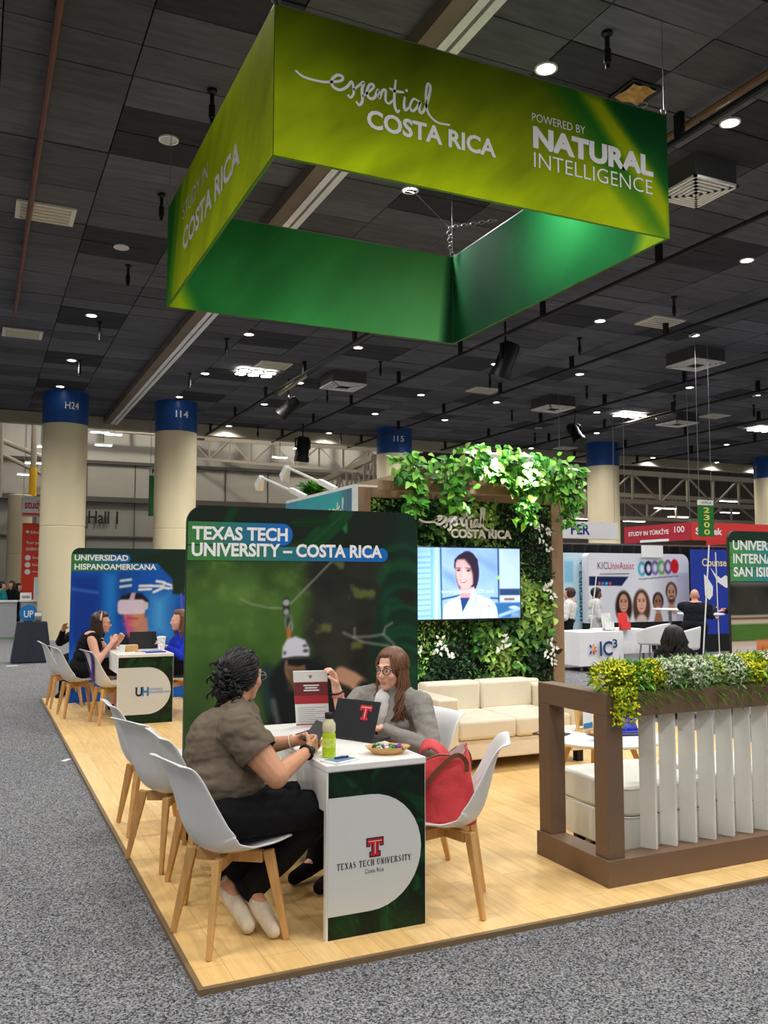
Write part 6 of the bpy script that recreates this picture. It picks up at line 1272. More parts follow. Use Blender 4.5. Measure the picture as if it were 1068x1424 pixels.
# snack tray
t = thing('snack_tray', 'kraft paper tray of purple and green wrapped sweets on the front desk', 'tray', (1.765, 3.765, DT), -.25)
def octo(a, b_, z, c=.35): return [V((x*a, y*b_, z)) for x, y in ((1, -c), (1, c), (c, 1), (-c, 1), (-1, c), (-1, -c), (-c, -1), (c, -1))]
b = MB(); o0, o1, i1, i0 = octo(.065, .045, .001), octo(.105, .072, .034), octo(.102, .069, .034), octo(.062, .042, .004); b.add(o0+o1+i1+i0, [tuple(range(7, -1, -1))]+[(k+8*j, (k+1) % 8+8*j, (k+1) % 8+8*(j+1), k+8*(j+1)) for j in range(3) for k in range(8)]+[tuple(range(24, 32))])
b.build('tray', mat('kraft_paper', (206, 162, 104), .8, var=.05), t, smooth=0)
rv = random.Random(5)
for k in range(46):
    c_ = rv.choice(['g', 'g', 'p', 'p', 'd', 'w']); m_ = {'g': mat('sweet_green', (70, 170, 70), .35), 'p': mat('sweet_purple', (110, 50, 150), .35), 'd': mat('sweet_dark', (50, 34, 56), .35), 'w': mat('sweet_white', (226, 224, 226), .35)}[c_]
    p = V((rv.uniform(-.07, .07), rv.uniform(-.045, .045), .014+.022*rv.random())); R3 = M.Rotation(rv.uniform(0, 6), 3, 'Z') @ M.Rotation(rv.uniform(-.6, .6), 3, 'Y')
    b = MB(); b.sphere(p, (.012, .008, .007), 8, R3); b.add([p+R3 @ V(q_) for q_ in ((.011, 0, 0), (.02, .006, 0), (.02, -.006, .002), (-.011, 0, 0), (-.02, .006, 0), (-.02, -.006, .002))], [(0, 1, 2), (3, 4, 5)]); b.build('sweet', m_, t)
# tablet with pen
t = flat('tablet', 'white tablet with a blue pen on it at the near corner of the front desk', 'tablet', 1.50, 3.70, DT, .10, .15, .008, mat('tablet_white', (226, 230, 234), .3), -1.15, [('screen', (-.043, .043, -.062, .062), mat('tablet_screen', (120, 140, 168), .2))])
tag(MB().tube([(1.475, 3.70, DT+.014), (1.545, 3.712, DT+.014)], .0045, 8).build('pen', mat('blue_pen', (24, 60, 120), .3)), 'blue pen lying on the white tablet', 'pen')
for k in range(6):
    b = MB(); b.tube([(0, 0, .005), (.105, .03, .005)], .005, 8); b.tube([(.105, .03, .005), (.12, .034, .005)], [.005, .001], 8); o = b.build('pen', mat('navy_pen', (34, 44, 96), .3)); o.location = (1.53+k*.018, 4.38+k*.016, DT); tag(o, 'navy blue pen in the row of pens on the front desk', 'pen', 'row of pens on the front desk')
# red bag on the chair
m_redbag = mat('red_nylon', (206, 62, 66), .5, var=.1, scale=7, bump=.5, bscale=14); m_strap = mat('brown_leather', (112, 62, 36), .5, var=.1)
BGX, BGY, BGZ = 2.07, 3.80, .392
t = thing('tote_bag', 'open red bag with brown leather handle on the right hand white chair', 'bag', (BGX, BGY, BGZ), -.62)
def bagf(a, h):
    ang = 2*PI*a; wx = .165*(1-.10*h-.25*max(0, h-.7)); wy = .10*(1-.2*h-.25*max(0, h-.75)); c, s_ = math.cos(ang), math.sin(ang)
    k = (abs(c)**3+abs(s_)**3)**(-1/3.); z = h*.30+(.045*c*h*h)+.02*math.sin(3*ang)*h
    w_ = 1+.05*math.sin(5*ang+6*h)*math.sin(PI*h)+.035*math.sin(11*ang-4*h)*h
    return V((wx*c*k*w_-.02*h, wy*s_*k*w_, z+.004))
b = MB(); b.surf(lambda a, h: bagf(a, h), 44, 16, closed_u=True); n0 = 44*16
b.add([bagf(i/44, 0) for i in range(44)], [tuple(range(43, -1, -1))]); b.build('body', m_redbag, t, smooth=180, solid=.004)
b = MB(); b.surf(lambda a, h: bagf(a, 1-.5*h)*.0+V((bagf(a, 1-.45*h).x*.95, bagf(a, 1-.45*h).y*.93, bagf(a, 1-.45*h).z)), 44, 5, closed_u=True); b.build('lining', mat('bag_lining', (226, 214, 214), .7), t, smooth=180)
b = MB(); b.surf(lambda u, v: V((-.10+.13*u+.03*v, -.06+.10*v, .27+.10*u*(1-u)*2+.055*math.sin(PI*v)*(1-u)+.05*(1-u))), 8, 8); b.build('flap', m_redbag, t, smooth=180, solid=.005)
for sy in (-1, 1):
    b = MB(); pts = spline([(-.10, sy*.098, .10), (-.06, sy*.115, .19), (.02, sy*.118, .285), (.085, sy*.10, .33), (.125, sy*.075, .30), (.13, sy*.07, .25)], 6)
    for i in range(len(pts)-1): b.bar(V(pts[i]), V(pts[i+1]), .022, .006, up=(0, sy, 0))
    b.build('handle', m_strap, t, smooth=30)
b = MB(); b.tube([bagf(i/44, .985)*1.0 for i in range(44)]+[bagf(0, .985)], .005, 5); b.build('zip_edge', m_strap, t)
# paper tag on the carpet
o = MB().box(-.05, .05, -.02, .02, 0, .002).build('paper_tag', m_paper, smooth=0); p = atz(92, 1057, Z0); o.location = p; o.rotation_euler = (0, 0, .9); tag(o, 'small white paper tag lying on the grey carpet left of the platform', 'paper')
o = MB().box(-.1, .1, -.04, .04, 0, .002).build('paper_tag', m_paper, smooth=0); p = atz(17, 926, Z0); o.location = p; tag(o, 'white paper slip on the carpet beside the dark draped table', 'paper')
# ================================================================== far desk
dz = .7405
t = thing('laptop', 'black open laptop on the far desk in front of the blue panel', 'laptop', (1.78, 10.5, dz)); b = MB(); b.box(-.16, .16, -.0, .22, 0, .015); b.build('base', m_lap, t, smooth=0); MB().bar((0, 0, .012), (0, -.04, .2), .30, .01).build('lid', m_lap, t, smooth=0)
t = thing('kraft_box', 'small kraft cardboard box on the far desk', 'box', (1.60, 10.2, dz), .2); MB().box(-.07, .07, -.05, .05, 0, .07).build('box', MATS['kraft_paper'], t, smooth=0); MB().box(-.072, .072, -.02, .02, .07, .073).build('tape', m_paper, t, smooth=0)
t = thing('mug', 'white mug at the left corner of the far desk', 'mug', (1.5, 10.12, dz)); MB().lathe([(.03, 0), (.036, .08), (.032, .08), (.028, .01)], n=18).build('cup', m_lam, t); MB().tube([(-.034, 0, .06), (-.06, 0, .055), (-.06, 0, .03), (-.034, 0, .02)], .005, 6).build('handle', m_lam, t)
flat('brochure', 'royal blue brochure near the front edge of the far desk', 'brochure', 1.82, 9.98, dz, .22, .2, .01, m_royal, .1, [('title', (-.08, .06, .03, .05), m_paper)]); flat('brochure', 'white brochure left of the blue one on the far desk', 'brochure', 1.66, 9.98, dz, .14, .2, .006, m_paper, -.3, [('picture', (-.05, .05, -.02, .07), m_crim)])
t = thing('patterned_cup', 'white patterned paper cup at the right of the far desk', 'cup', (1.95, 10.25, dz)); MB().lathe([(.035, 0), (.05, .14), (.046, .14), (.032, .01)], n=18).build('cup', mat('patterned_paper', (226, 226, 226), .5, var=.5, scale=60), t); MB().lathe([(.052, .138), (.052, .15), (.03, .155)], n=18).build('lid', m_paper, t)
# purple sash over a chair back
m_purple = mat('purple_satin', (70, 44, 140), .4, var=.08); t = thing('sash', 'purple sash draped over the back of a chair at the far desk', 'sash', (1.38, 10.0, 0), .15)
def shp(tt, s): p = shell_pt(tt, s); return p
for s0, s1, lab in ((-.95, .0, 'band'), (.95, .05, 'band')):
    b = MB(); vs = []; fs = []
    for i in range(12):
        k = i/11; tt = .985-.40*k; s = s0+(s1-s0)*k; a_, c_ = shell_pt(tt, max(-1, s-.13)), shell_pt(tt, min(1, s+.13)); vs += [a_+V((-.018, 0, -.004)), c_+V((-.018, 0, -.004))]
    for i in range(11): fs.append((2*i, 2*i+1, 2*i+3, 2*i+2))
    b.add(vs, fs); b.build('band', m_purple, t, smooth=60, solid=.006)
# ================================================================== left background
m_drape = mat('navy_tablecloth', (44, 48, 60), .85, var=.1, scale=4, bump=.1, bscale=30)
t = thing('draped_table', 'small table with a dark grey blue cloth at far left, beside the column', 'table', (1.0, 18.1, Z0))
def skirt(x0, x1, y0, y1, h, fl=.12, hem=.02, n=60, k=9):
    b = MB(); P4 = [(x0, y0), (x1, y0), (x1, y1), (x0, y1)]
    def per(a):
        a = a*4 % 4; i = int(a); f = a-i; p, q_ = P4[i], P4[(i+1) % 4]; return p[0]+(q_[0]-p[0])*f, p[1]+(q_[1]-p[1])*f
    cx, cy = (x0+x1)/2, (y0+y1)/2
    def g(a, v):
        x, y = per(a); out = 1+fl*(1-v)+.03*(1-v)*math.sin(a*2*PI*k); return V((cx+(x-cx)*out, cy+(y-cy)*out, hem+(h-hem)*v))
    b.surf(g, n, 6, closed_u=True); b.add([V((x, y, h)) for x, y in P4], [(0, 1, 2, 3)]); return b
skirt(-.26, .26, -.2, .2, .76, .35).build('cloth', m_drape, t, smooth=50)
for sx in (-.2, .2):
    for sy in (-.15, .15): MB().bar((sx, sy, 0), (sx, sy, .75), .03, .03).build('leg', m_black, t, smooth=0)
t = thing('round_sign', 'blue round sign standing on the dark draped table', 'sign', (.93, 18.05, Z0+.765)); b = MB(); b.prism(disc((0, .16), .16, 28), lambda u, v, w_: V((u, w_, v)), .012); b.build('disc', mat('sign_blue', (30, 120, 190), .4), t, smooth=0); b = MB(); put_text(b, 'UP', lambda u, v: V((u, -.003, v)), -.08, .08, .17, .13, .02); b.build('lettering', m_white_ink, t, smooth=0); MB().box(-.08, .08, -.02, .05, 0, .012).build('foot', m_black, t, smooth=0)
t = thing('glass_tray', 'clear acrylic holder on the dark draped table', 'holder', (1.1, 18.0, Z0+.765)); m_glass = mat('clear_acrylic', (236, 242, 246), .05, trans=.9, var=0); b = MB(); b.box(-.07, .07, .02, .026, 0, .2).box(-.07, .07, -.03, -.024, 0, .11).box(-.07, .07, -.03, .026, 0, .006); b.build('holder', m_glass, t, smooth=0); MB().box(-.06, .06, -.012, .0, .007, .17).build('leaflets', m_paper, t, smooth=0)
t = thing('kiosk_screen', 'tall pale screen on a stand left of the big column', 'screen', atz(52, 878, Z0)); p = V(t.location); s_ = 1.0
MB().box(-.14, .14, -.03, .03, .5, 1.62).build('screen_case', m_whitem, t, smooth=0, bev=.01); MB().box(-.115, .115, -.034, -.03, .56, 1.55).build('screen_face', mat('pale_screen', (206, 222, 230), .3), t, smooth=0); MB().bar((0, 0, 0), (0, 0, .5), .06, .06).build('post', m_alu, t, smooth=0); MB().box(-.2, .2, -.15, .15, 0, .02).build('foot', m_alu, t, smooth=0)
m_counter = mat('counter_grey', (166, 168, 172), .4)
for x0, x1, y, h, lab in ((-.3, 1.02, 25.4, 1.0, 'light grey reception counter at the far left edge'), (1.12, 1.62, 25.6, 1.0, 'short grey counter left of the dark draped table')):
    t = thing('counter', lab, 'counter', (x0, y, Z0)); MB().box(0, x1-x0, 0, .6, 0, h-.04).build('body', m_counter, t, smooth=0); MB().box(-.03, x1-x0+.03, -.03, .63, h-.04, h).build('worktop', m_lam, t, smooth=0); MB().box(0, x1-x0, -.003, 0, .0, .03).build('plinth', mat('green_strip', (80, 150, 90), .5), t, smooth=0)
t = thing('paper_stack', 'white box of papers on the counter left of the pale screen', 'box', (1.25, 25.8, Z0+1.0)); MB().box(-.14, .14, -.1, .1, 0, .2).build('box', m_paper, t, smooth=0); MB().box(-.1, .1, -.103, -.1, .05, .12).build('print', m_greyink, t, smooth=0)
# red banner and the study sign
m_redban = mat('red_banner', (226, 66, 46), .6, var=.02)
q0, q1 = V(atY(29, 808, 29.5)), V(atY(60, 728, 29.5)); t = thing('roll_up_banner', 'tall red roll up banner left of the big column', 'banner', (q0.x, 29.5, Z0)); wb = q1.x-q0.x+.3
MB().box(0, wb, 0, .02, .06, q1.z-Z0).build('banner_face', m_redban, t, smooth=0); MB().box(-.03, wb+.03, -.08, .1, 0, .07).build('cassette', m_alu, t, smooth=0)
b = MB(); fz = lambda u, v: V((u, -.004, v-Z0)); H0 = q1.z
poly(b, disc((.15, H0-.27), .05, 12), fz); put_text(b, 'Education', fz, .24, H0-.32, .5, .09, .01); put_text(b, 'Your partner', fz, .12, H0-.68, .6, .12, .01); put_text(b, 'student services', fz, .12, H0-.85, .66, .12, .01)
for k in range(3):
    poly(b, disc((.18, H0-1.08-k*.22), .085, 16), fz); put_text(b, ['Find schools', 'Recruitment', 'Accounting'][k], fz, .32, H0-1.11-k*.22, .5, .07, .01)
b.build('lettering', m_white_ink, t, smooth=0)
q0, q1 = V(atY(31, 716, 29.0)), V(atY(60, 691, 29.0)); t = thing('hanging_sign', 'white hanging sign with red word study above the red banner', 'sign', (q0.x, 29.0, q0.z)); wb = q1.x-q0.x+.5; hb = q1.z-q0.z
MB().box(0, wb, 0, .8, .0, hb).build('fabric', mat('white_fabric', (230, 230, 230), .7), t, smooth=0); b = MB(); put_text(b, 'study', lambda u, v: V((u, -.004, v)), .06, .12, .52, .34, .02); b.build('lettering', mat('red_ink', (206, 40, 60), .5), t, smooth=0)
MB().box(0, wb, -.003, 0, 0, .07).build('red_stripe', m_redban, t, smooth=0)
b = MB()
for x in (.02, wb-.02): b.tube([(x, .1, hb), (x, .1, 11-q0.z)], .008, 5)
b.build('wires', m_alu, t)
q0, q1 = V(atY(208, 717, 26.5)), V(atY(218, 650, 26.5)); t = thing('hanging_sign', 'narrow green hanging aisle sign left of the second column', 'sign', (q0.x, 26.5, q0.z)); hb = q1.z-q0.z; wb = .22
MB().box(0, wb, 0, .22, 0, hb*.83).build('green_face', mat('aisle_green', (30, 112, 44), .6), t, smooth=0); MB().box(0, wb, 0, .22, hb*.83, hb).build('white_head', m_whitem, t, smooth=0); b = MB(); put_text(b, 'K', lambda u, v: V((u, -.004, v)), .05, hb*.86, .12, .18, .02); b.build('lettering', m_lineb, t, smooth=0)
b = MB(); b.tube([(.02, .1, hb), (.02, .1, 6.5-q0.z)], .008, 5).tube([(wb-.02, .1, hb), (wb-.02, .1, 6.5-q0.z)], .008, 5); b.build('wires', m_alu, t)
# ================================================================== right background
m_bdrape = mat('black_drape', (18, 18, 20), .9, var=.2, scale=3, stretch=(6, 1, .3)); XA = 10.6
t = thing('pipe_and_drape', 'long black curtain behind the right hand booths', 'curtain', (XA, 15.9, Z0))
MB().surf(lambda a, c_: V((9.4*a, .05*math.sin(a*170), .02+2.32*c_)), 400, 2).build('curtain', m_bdrape, t, smooth=180); b = MB()
for k in range(5): b.bar((k*2.3, .1, 0), (k*2.3, .1, 2.36), .04, .04)
b.bar((-.1, .1, 2.36), (9.5, .1, 2.36), .04, .04); b.build('pipes', m_alu, t, smooth=0)
# backdrop with faces
KY = 15.0; k0, k1 = V(atY(819, 865, KY)), V(atY(957, 768, KY)); KX0, KX1, KZ0, KZ1 = k0.x, k1.x, .62, 2.10
t = thing('fabric_backdrop', 'white fabric backdrop with smiling faces and round badges', 'backdrop', (KX0, KY, 0)); Wd, Hd = KX1-KX0, KZ1-KZ0
MB().prism(rrect(0, .02, Wd, KZ1, (0, 0, .2, .1), 6), lambda u, v, w_: V((u, .01+w_, v)), .2).build('stand', mat('backdrop_cloth', (216, 216, 222), .7), t, smooth=30); MB().box(-.01, Wd+.01, -.02, .21, .02, KZ0).build('black_skirt', m_bdrape, t, smooth=0)
z = lambda x, y: (lambda p: (p.x-KX0, p.z-KZ0))(atY(760+x/3.468, 640+y/3.468, KY))
P = Pic(Wd, Hd, 210, 120, (220, 220, 230)); P.mix(np.clip(fbm(P.U, P.V, 1.2, 5)-.4, 0, .4), (236, 236, 244))
P.pol([z(205, 560), z(395, 562), z(362, 606), z(205, 604)], (28, 40, 84)); 
for k, cc_ in enumerate([(226, 90, 70), (60, 130, 220), (80, 180, 230), (220, 80, 80)]): P.ell(z(255+k*17, 594), (.035, .035), cc_)
for k, cc_ in enumerate([(80, 170, 200), (30, 40, 80), (130, 120, 190), (110, 180, 90), (130, 90, 150), (206, 30, 40)]):
    c_ = z(460+k*31.5, 524-k*2.5); P.ell(c_, (.115, .16), cc_); P.ell(c_, (.06, .1), (220, 220, 230), k=.7) if k < 5 else None; P.line([(c_[0]-.09, c_[1]-.22), (c_[0]+.09, c_[1]-.22)], .02, (120, 120, 130))
def face(c_, w_, h_, skin, hair, long_=True, beard=False):
    if long_: P.ell((c_[0], c_[1]-h_*.45), (w_*1.5, h_*1.75), hair, soft=.03); P.ell((c_[0], c_[1]+h_*.15), (w_*1.2, h_*1.1), hair, soft=.02); P.ell((c_[0], c_[1]-h_*1.9), (w_*1.0, h_*.8), (214, 190, 180), soft=.03)
    else: P.ell((c_[0], c_[1]+h_*.25), (w_*1.08, h_*.95), hair, soft=.02); P.pol([(c_[0]-w_*.5, c_[1]-h_), (c_[0]+w_*.5, c_[1]-h_), (c_[0]+w_*.9, c_[1]-h_*2), (c_[0]-w_*.9, c_[1]-h_*2)], skin, soft=.02)
    P.ell(c_, (w_*.82, h_), skin, soft=.015)
    if beard: P.ell((c_[0], c_[1]-h_*.6), (w_*.7, h_*.45), (92, 66, 54), soft=.03, k=.7)
    for k in (-1, 1): P.ell((c_[0]+k*w_*.35, c_[1]+h_*.18), (w_*.14, h_*.06), (50, 36, 34)); P.line([(c_[0]+k*w_*.2, c_[1]+h_*.36), (c_[0]+k*w_*.52, c_[1]+h_*.34)], .012, hair)
    P.line([(c_[0], c_[1]+h_*.1), (c_[0]+w_*.08, c_[1]-h_*.2)], .012, tuple(v_*.8 for v_ in skin), k=.7); P.ell((c_[0], c_[1]-h_*.45), (w_*.36, h_*.13), (170, 60, 66)); P.ell((c_[0], c_[1]-h_*.42), (w_*.28, h_*.06), (244, 240, 238))
face(z(372, 690), .15, .2, (206, 150, 124), (50, 34, 32)); face(z(458, 688), .16, .22, (222, 170, 146), (84, 58, 46)); face(z(538, 690), .14, .2, (160, 110, 86), (26, 22, 24), False); face(z(602, 645), .15, .22, (214, 160, 130), (80, 60, 50), False, True)
P.mesh('print', m_fabricprint, lambda u, v: V((u, -.002, KZ0+v)), t, clip=(.1, .2))
f = lambda u, v: V((u, -.006, KZ0+v)); b = MB(); a = z(245, 525); e = z(335, 500); put_text(b, 'KIC', f, a[0], a[1], z(283, 0)[0]-a[0], .15, .0); b.build('lettering', mat('grey_letter', (96, 90, 110), .6), t, smooth=0)
b = MB(); put_text(b, 'UnivAssist', f, z(285, 0)[0], a[1], z(410, 0)[0]-z(285, 0)[0], .15, .0); b.build('lettering', mat('rose_ink', (190, 60, 80), .6), t, smooth=0); b = MB(); poly(b, [z(255, 552), z(398, 550), z(398, 544), z(255, 546)], f); b.build('text_line', m_greyink, t, smooth=0)
o = MB().box(-.3, .3, 0, .01, 0, .26).build('paper_sign', m_paper, smooth=0); p = atY(907, 775, KY-.05); o.location = (p.x, KY-.06, p.z); tag(o, 'small white sign clipped over the top of the backdrop with faces', 'sign')
# aqua banner, blue banner
AY = 15.3; a0, a1 = V(atY(780, 865, AY)), V(atY(815, 769, AY)); t = thing('fabric_banner', 'pale aqua banner with vertical lettering right of the tower post', 'banner', (a0.x, AY, Z0)); Wd = a1.x-a0.x; Hd = a1.z-Z0
P = Pic(Wd, Hd, 30, 60, (196, 224, 236)); P.rect(.1, Hd*.7, Wd*.5, Hd*.92, (140, 196, 226), soft=.03); P.ell((Wd*.4, Hd*.4), (.2, .2), (150, 206, 230), soft=.1); P.mesh('print', m_fabricprint, lambda u, v: V((u, -.002, v)), t); MB().box(0, Wd, 0, .03, 0, Hd).build('stand', m_whitem, t, smooth=0)
b = MB(); put_text(b, '+ Education', lambda u, v: V((Wd-.04-.16+v, -.006, Hd-.15-u)), 0, 0, 1.3, .14, .03); b.build('lettering', mat('teal_ink', (20, 120, 160), .5), t, smooth=0)
BY = 14.4; a0, a1 = V(atY(964, 865, BY)), V(atY(1024, 765, BY)); t = thing('fabric_banner', 'royal blue banner with white leaf shapes behind the bald man', 'banner', (a0.x, BY, Z0)); Wd = a1.x-a0.x+.4; Hd = a1.z-Z0
MB().box(0, Wd, 0, .04, .38, Hd).build('banner_face', mat('banner_blue', (26, 54, 160), .6, var=.03), t, smooth=0); MB().box(0, Wd, .0, .06, 0, .38).build('base', m_bdrape, t, smooth=0)
z = lambda x, y: (lambda p: (p.x-a0.x, p.z-Z0))(atY(900+x/6.357, 740+y/6.357, BY)); f = lambda u, v: V((u, -.005, v))
b = MB(); c_ = z(483, 302); put_text(b, 'Counselor', f, c_[0], c_[1], 1.0, .17, .02); b.build('lettering', mat('cream_ink', (230, 214, 160), .5), t, smooth=0)
b = MB(); poly(b, [z(*q_) for q_ in ((500, 370), (530, 400), (580, 480), (578, 560), (550, 600), (510, 560))], f); b.build('leaf_shape', m_white_ink, t, smooth=0); b = MB(); poly(b, [z(*q_) for q_ in ((555, 310), (600, 370), (650, 410), (690, 380), (720, 400), (760, 490), (690, 490), (620, 440))], f); b.build('leaf_shape', m_white_ink, t, smooth=0)
# table with white cloth
TYa = 12.2; TXa, TXb = atY(807, 900, TYa).x, atY(867, 900, TYa).x; TH = .665; m_wcloth = mat('white_tablecloth', (228, 228, 230), .8, var=.03, bump=.15, bscale=6)
t = thing('clothed_table', 'table with white cloth and dark blue letters beyond the flower trough', 'table', (TXa, TYa, Z0)); b = skirt(0, TXb-TXa, 0, .75, TH, .05, .1, 80, 7); b.build('cloth', m_wcloth, t, smooth=50)
for sx in (.08, TXb-TXa-.08):
    for sy in (.08, .67): MB().bar((sx, sy, 0), (sx, sy, TH-.02), .03, .03).build('leg', m_alu, t, smooth=0)
f = lambda u, v: V((u, -.034-.03*(TH-v), v)); b = MB(); kx = (TXb-TXa)/1.12; put_text(b, 'IC', f, .46*kx, .26, .33*kx, .25, .02); put_text(b, '3', f, .80*kx, .39, .12*kx, .15, .02); b.build('lettering', mat('ink_blue', (26, 60, 120), .5), t, smooth=0)
for k, (a_, cc_) in enumerate([(2.2, (60, 70, 120)), (1.2, (236, 170, 50)), (.4, (230, 120, 50)), (-.4, (226, 90, 60)), (-1.2, (206, 40, 60)), (-2.2, (40, 70, 150))]):
    b = MB(); cx, cy = .27*kx, .38; d_ = np.array([math.cos(a_), math.sin(a_)]); nn_ = np.array([-d_[1], d_[0]]); c0_ = np.array([cx, cy]); poly(b, [c0_+d_*.02, c0_+d_*.065+nn_*.022, c0_+d_*.11, c0_+d_*.065-nn_*.022], f); b.build('petal_mark', mat('petal_%d' % k, cc_, .5), t, smooth=0)
t = thing('clothed_table', 'plain white clothed table adjoining the one with dark blue letters', 'table', (TXb+.1, TYa+.35, Z0)); skirt(0, .8, 0, .7, TH, .05, .24, 80, 9).build('cloth', m_wcloth, t, smooth=50)
for sx in (.08, .72):
    for sy in (.08, .62): MB().bar((sx, sy, 0), (sx, sy, TH-.02), .03, .03).build('leg', m_alu, t, smooth=0)
for x, m_, lab in ((atY(846, 870, TYa+.3).x+.1, mat('holder_white', (226, 226, 222), .5, var=.2, scale=25), 'white leaflet holder on the white clothed table'), (atY(869, 870, TYa+.3).x+.1, mat('holder_red', (226, 60, 56), .5, var=.12, scale=20), 'red leaflet holder on the white clothed table')):
    t = thing('leaflet_holder', lab, 'holder', (x-.1, TYa+.3, Z0+TH+.005)); b = MB(); b.bar((0, .03, 0), (0, .07, .3), .2, .012).bar((0, -.04, 0), (0, -.03, .14), .2, .008); b.build('leaflets', m_, t, smooth=0); MB().box(-.1, .1, -.05, .05, 0, .008).build('foot', m_glass, t, smooth=0)
# white bucket bar chairs
def bucket(p, rz, lab):
    t = thing('bucket_chair', lab, 'chair', p, rz, 'white bucket chairs with chrome frames')
    def g(a, v): ang = -2.3+4.6*a; R_b = .27+.03*v; h = .46+(.06+.30*(.5+.5*math.cos(ang*.75)))*v; return V((-R_b*math.cos(ang)*.95, R_b*math.sin(ang), h))
    MB().surf(g, 28, 8).build('back', m_shell, t, smooth=180, solid=.03, subsurf=1); MB().lathe([(.02, .44), (.25, .45), (.26, .475), (.02, .49)], n=24).build('seat', m_shell, t)
    for a_ in (.7, 2.4, 3.9, 5.5): MB().tube([(.2*math.cos(a_), .2*math.sin(a_), .45), (.27*math.cos(a_), .27*math.sin(a_), 0)], .014, 8).build('leg', m_alu, t)
p = V(atY(908, 885, 11.9)); bucket((p.x, 11.9, Z0+.0), 1.9, 'left white bucket chair beyond the flower trough'); p = V(atY(948, 885, 10.9)); bucket((p.x, 10.9, Z0), 2.2, 'right white bucket chair beyond the flower trough, near the bald man')
def bar_table(x, y, h, r, lab):
    t = thing('bar_table', lab, 'table', (x, y, Z0)); MB().lathe([(r-.01, h-.03), (r, h-.015), (r-.005, h)], n=32).build('tabletop', m_lam, t); MB().lathe([(.03, .03), (.03, h-.03)], n=12).build('stem', m_alu, t); MB().lathe([(.28, 0), (.28, .015), (.04, .04)], n=24).build('base', m_alu, t)
bar_table(12.25, 13.2, 1.0, .34, 'round white high table in front of the smiling faces'); bar_table(12.25, 12.4, .94, .42, 'white high table at which the bald man leans')
for (x0, y0, x1, y1, Y, lab) in ((986, 758, 978, 910, 10.4, 'slim white pole standing in front of the bald man'), (830, 795, 824, 850, 14.0, 'short white pole beside the man in the white tunic'), (995, 768, 1000, 890, 13.6, 'slim white pole in front of the royal blue banner')):
    q0, q1 = V(atY(x0, y0, Y)), V(atY(x1, y1, Y)); dq = (q1-q0).normalized(); q1 = q0+dq*((Z0+.03-q0.z)/dq.z); t = thing('slim_pole', lab, 'pole', (q1.x, q1.y, Z0)); MB().tube([(0, 0, .02), q0-V(t.location)], .011, 8).build('tube', m_whitem, t); MB().lathe([(.14, 0), (.14, .012), (.03, .03)], n=20).build('foot', m_whitem, t)
# hanging signs over the right aisle
m_tred = mat('crimson_fabric', (176, 34, 54), .7, var=.04); m_tred2 = mat('bright_red_fabric', (214, 52, 50), .7, var=.04)
SXa, SYa = 14.57, 15.0; z1 = atY(960, 726, SYa).z; z0 = atY(960, 751, SYa).z; yb = atX(868, 735, SXa).y; xr = atY(1068, 733, SYa).x+.3
t = thing('hanging_sign', 'long crimson hanging sign with white lettering over the right aisle', 'sign', (SXa, SYa, z0)); hh = z1-z0
MB().box(0, .03, 0, yb-SYa, 0, hh).build('side_face', m_tred, t, smooth=0); MB().box(.03, xr-SXa, 0, .03, 0, hh).build('front_face', m_tred2, t, smooth=0); MB().box(xr-SXa-.03, xr-SXa, .03, yb-SYa, 0, hh).build('side_face', m_tred2, t, smooth=0)
f = lambda u, v: V((-.005, (yb-SYa)-u, v)); b = MB(); a_ = lambda px: yb-atX(px, 740, SXa).y; put_text(b, 'STUDY IN TÜRKİYE', f, a_(874), .17, a_(930)-a_(874), .14, .02); put_text(b, '100', f, a_(938), .19, a_(952)-a_(938), .14, .01); poly(b, [(a_(890), .0), (a_(930), .0), (a_(930), .06), (a_(890), .06)], f); b.build('lettering', m_white_ink, t, smooth=0)
f = lambda u, v: V((u, -.005, v)); b = MB(); xx = lambda px: atY(px, 735, SYa).x-SXa; put_text(b, 'S', f, xx(967), .13, .14, .16, .03); put_text(b, 'ek', f, xx(992), .13, xx(1004)-xx(992), .16, .03); b.build('lettering', m_white_ink, t, smooth=0)
b = MB()
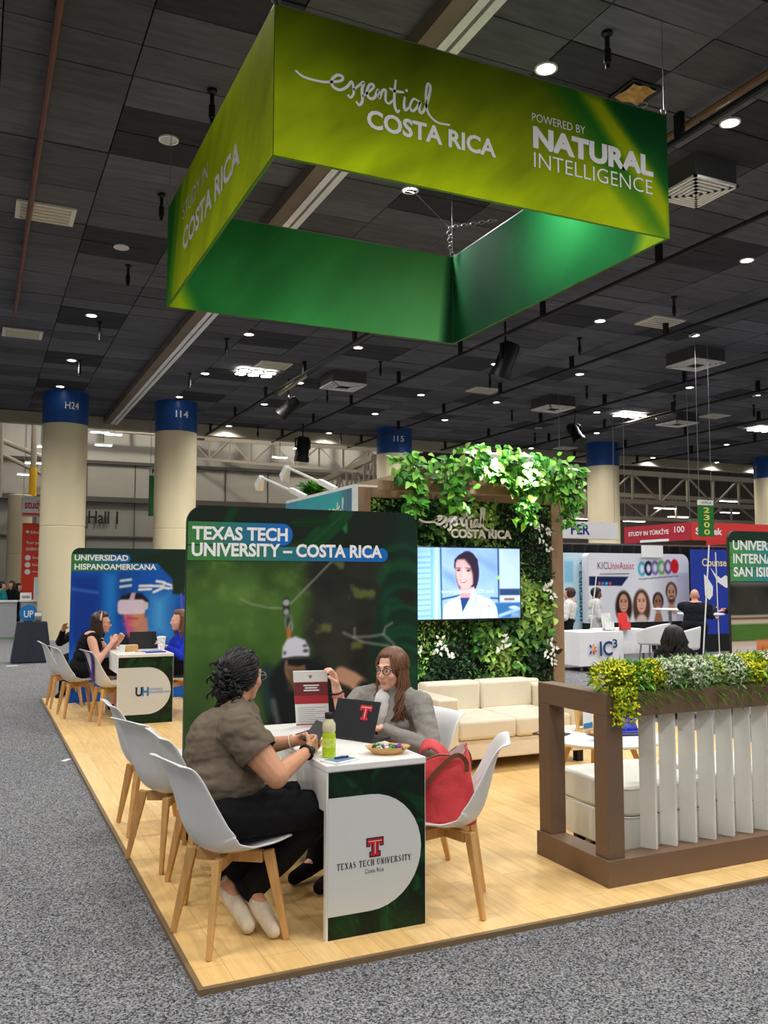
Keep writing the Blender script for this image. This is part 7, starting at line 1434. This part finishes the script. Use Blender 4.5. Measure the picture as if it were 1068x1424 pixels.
for x, y in ((.02, .02), (xr-SXa-.02, .02), (.02, yb-SYa-.02)): b.tube([(x, y, hh), (x, y, 6.5-z0)], .006, 5)
b.build('wires', m_alu, t)
q0, q1 = V(atY(782, 748, 19)), V(atY(826, 726, 19)); t = thing('hanging_sign', 'white hanging sign with blue letters PER beside the cream column', 'sign', (q0.x, 19, q0.z)); wb = q1.x-q0.x+.8; hb = q1.z-q0.z
MB().box(0, wb, 0, .3, 0, hb).build('fabric', MATS['white_fabric'], t, smooth=0); b = MB(); put_text(b, 'PER', lambda u, v: V((u, -.005, v)), .28, .1, .62, hb*.62, .03); b.build('lettering', mat('deep_blue_ink', (30, 50, 130), .5), t, smooth=0); b = MB(); b.tube([(.02, .1, hb), (.02, .1, 6.5-q0.z)], .006, 5).tube([(wb-.02, .1, hb), (wb-.02, .1, 6.5-q0.z)], .006, 5); b.build('wires', m_alu, t)
q0, q1 = V(atY(973, 746, 13.5)), V(atY(992, 696, 13.5)); t = thing('hanging_sign', 'green hanging aisle sign with the number 2300 in upright figures', 'sign', (q0.x, 13.5, q0.z)); wb = q1.x-q0.x; hb = q1.z-q0.z
MB().box(0, wb, 0, .04, 0, hb*.86).build('green_face', MATS['aisle_green'], t, smooth=0); MB().box(0, wb, 0, .04, hb*.86, hb).build('white_head', m_whitem, t, smooth=0); b = MB()
for k, d_ in enumerate('2300'): put_text(b, d_, lambda u, v: V((u, -.005, v)), wb*.3, hb*(.65-.2*k), wb*.4, hb*.15, .02)
b.build('number', mat('pale_yellow_ink', (226, 220, 110), .5), t, smooth=0); b = MB(); put_text(b, 'AISLE', lambda u, v: V((u, -.005, v)), wb*.15, hb*.9, wb*.7, hb*.06, .0); b.build('lettering', m_lineb, t, smooth=0); b = MB(); b.tube([(.03, .02, hb), (.03, .02, 6.5-q0.z)], .006, 5).tube([(wb-.03, .02, hb), (wb-.03, .02, 6.5-q0.z)], .006, 5); b.build('wires', m_alu, t)
ottoman(V(atY(936, 887, 7.9)).x-.3, 7.65, 'white leather ottoman the woman with long black hair sits on')
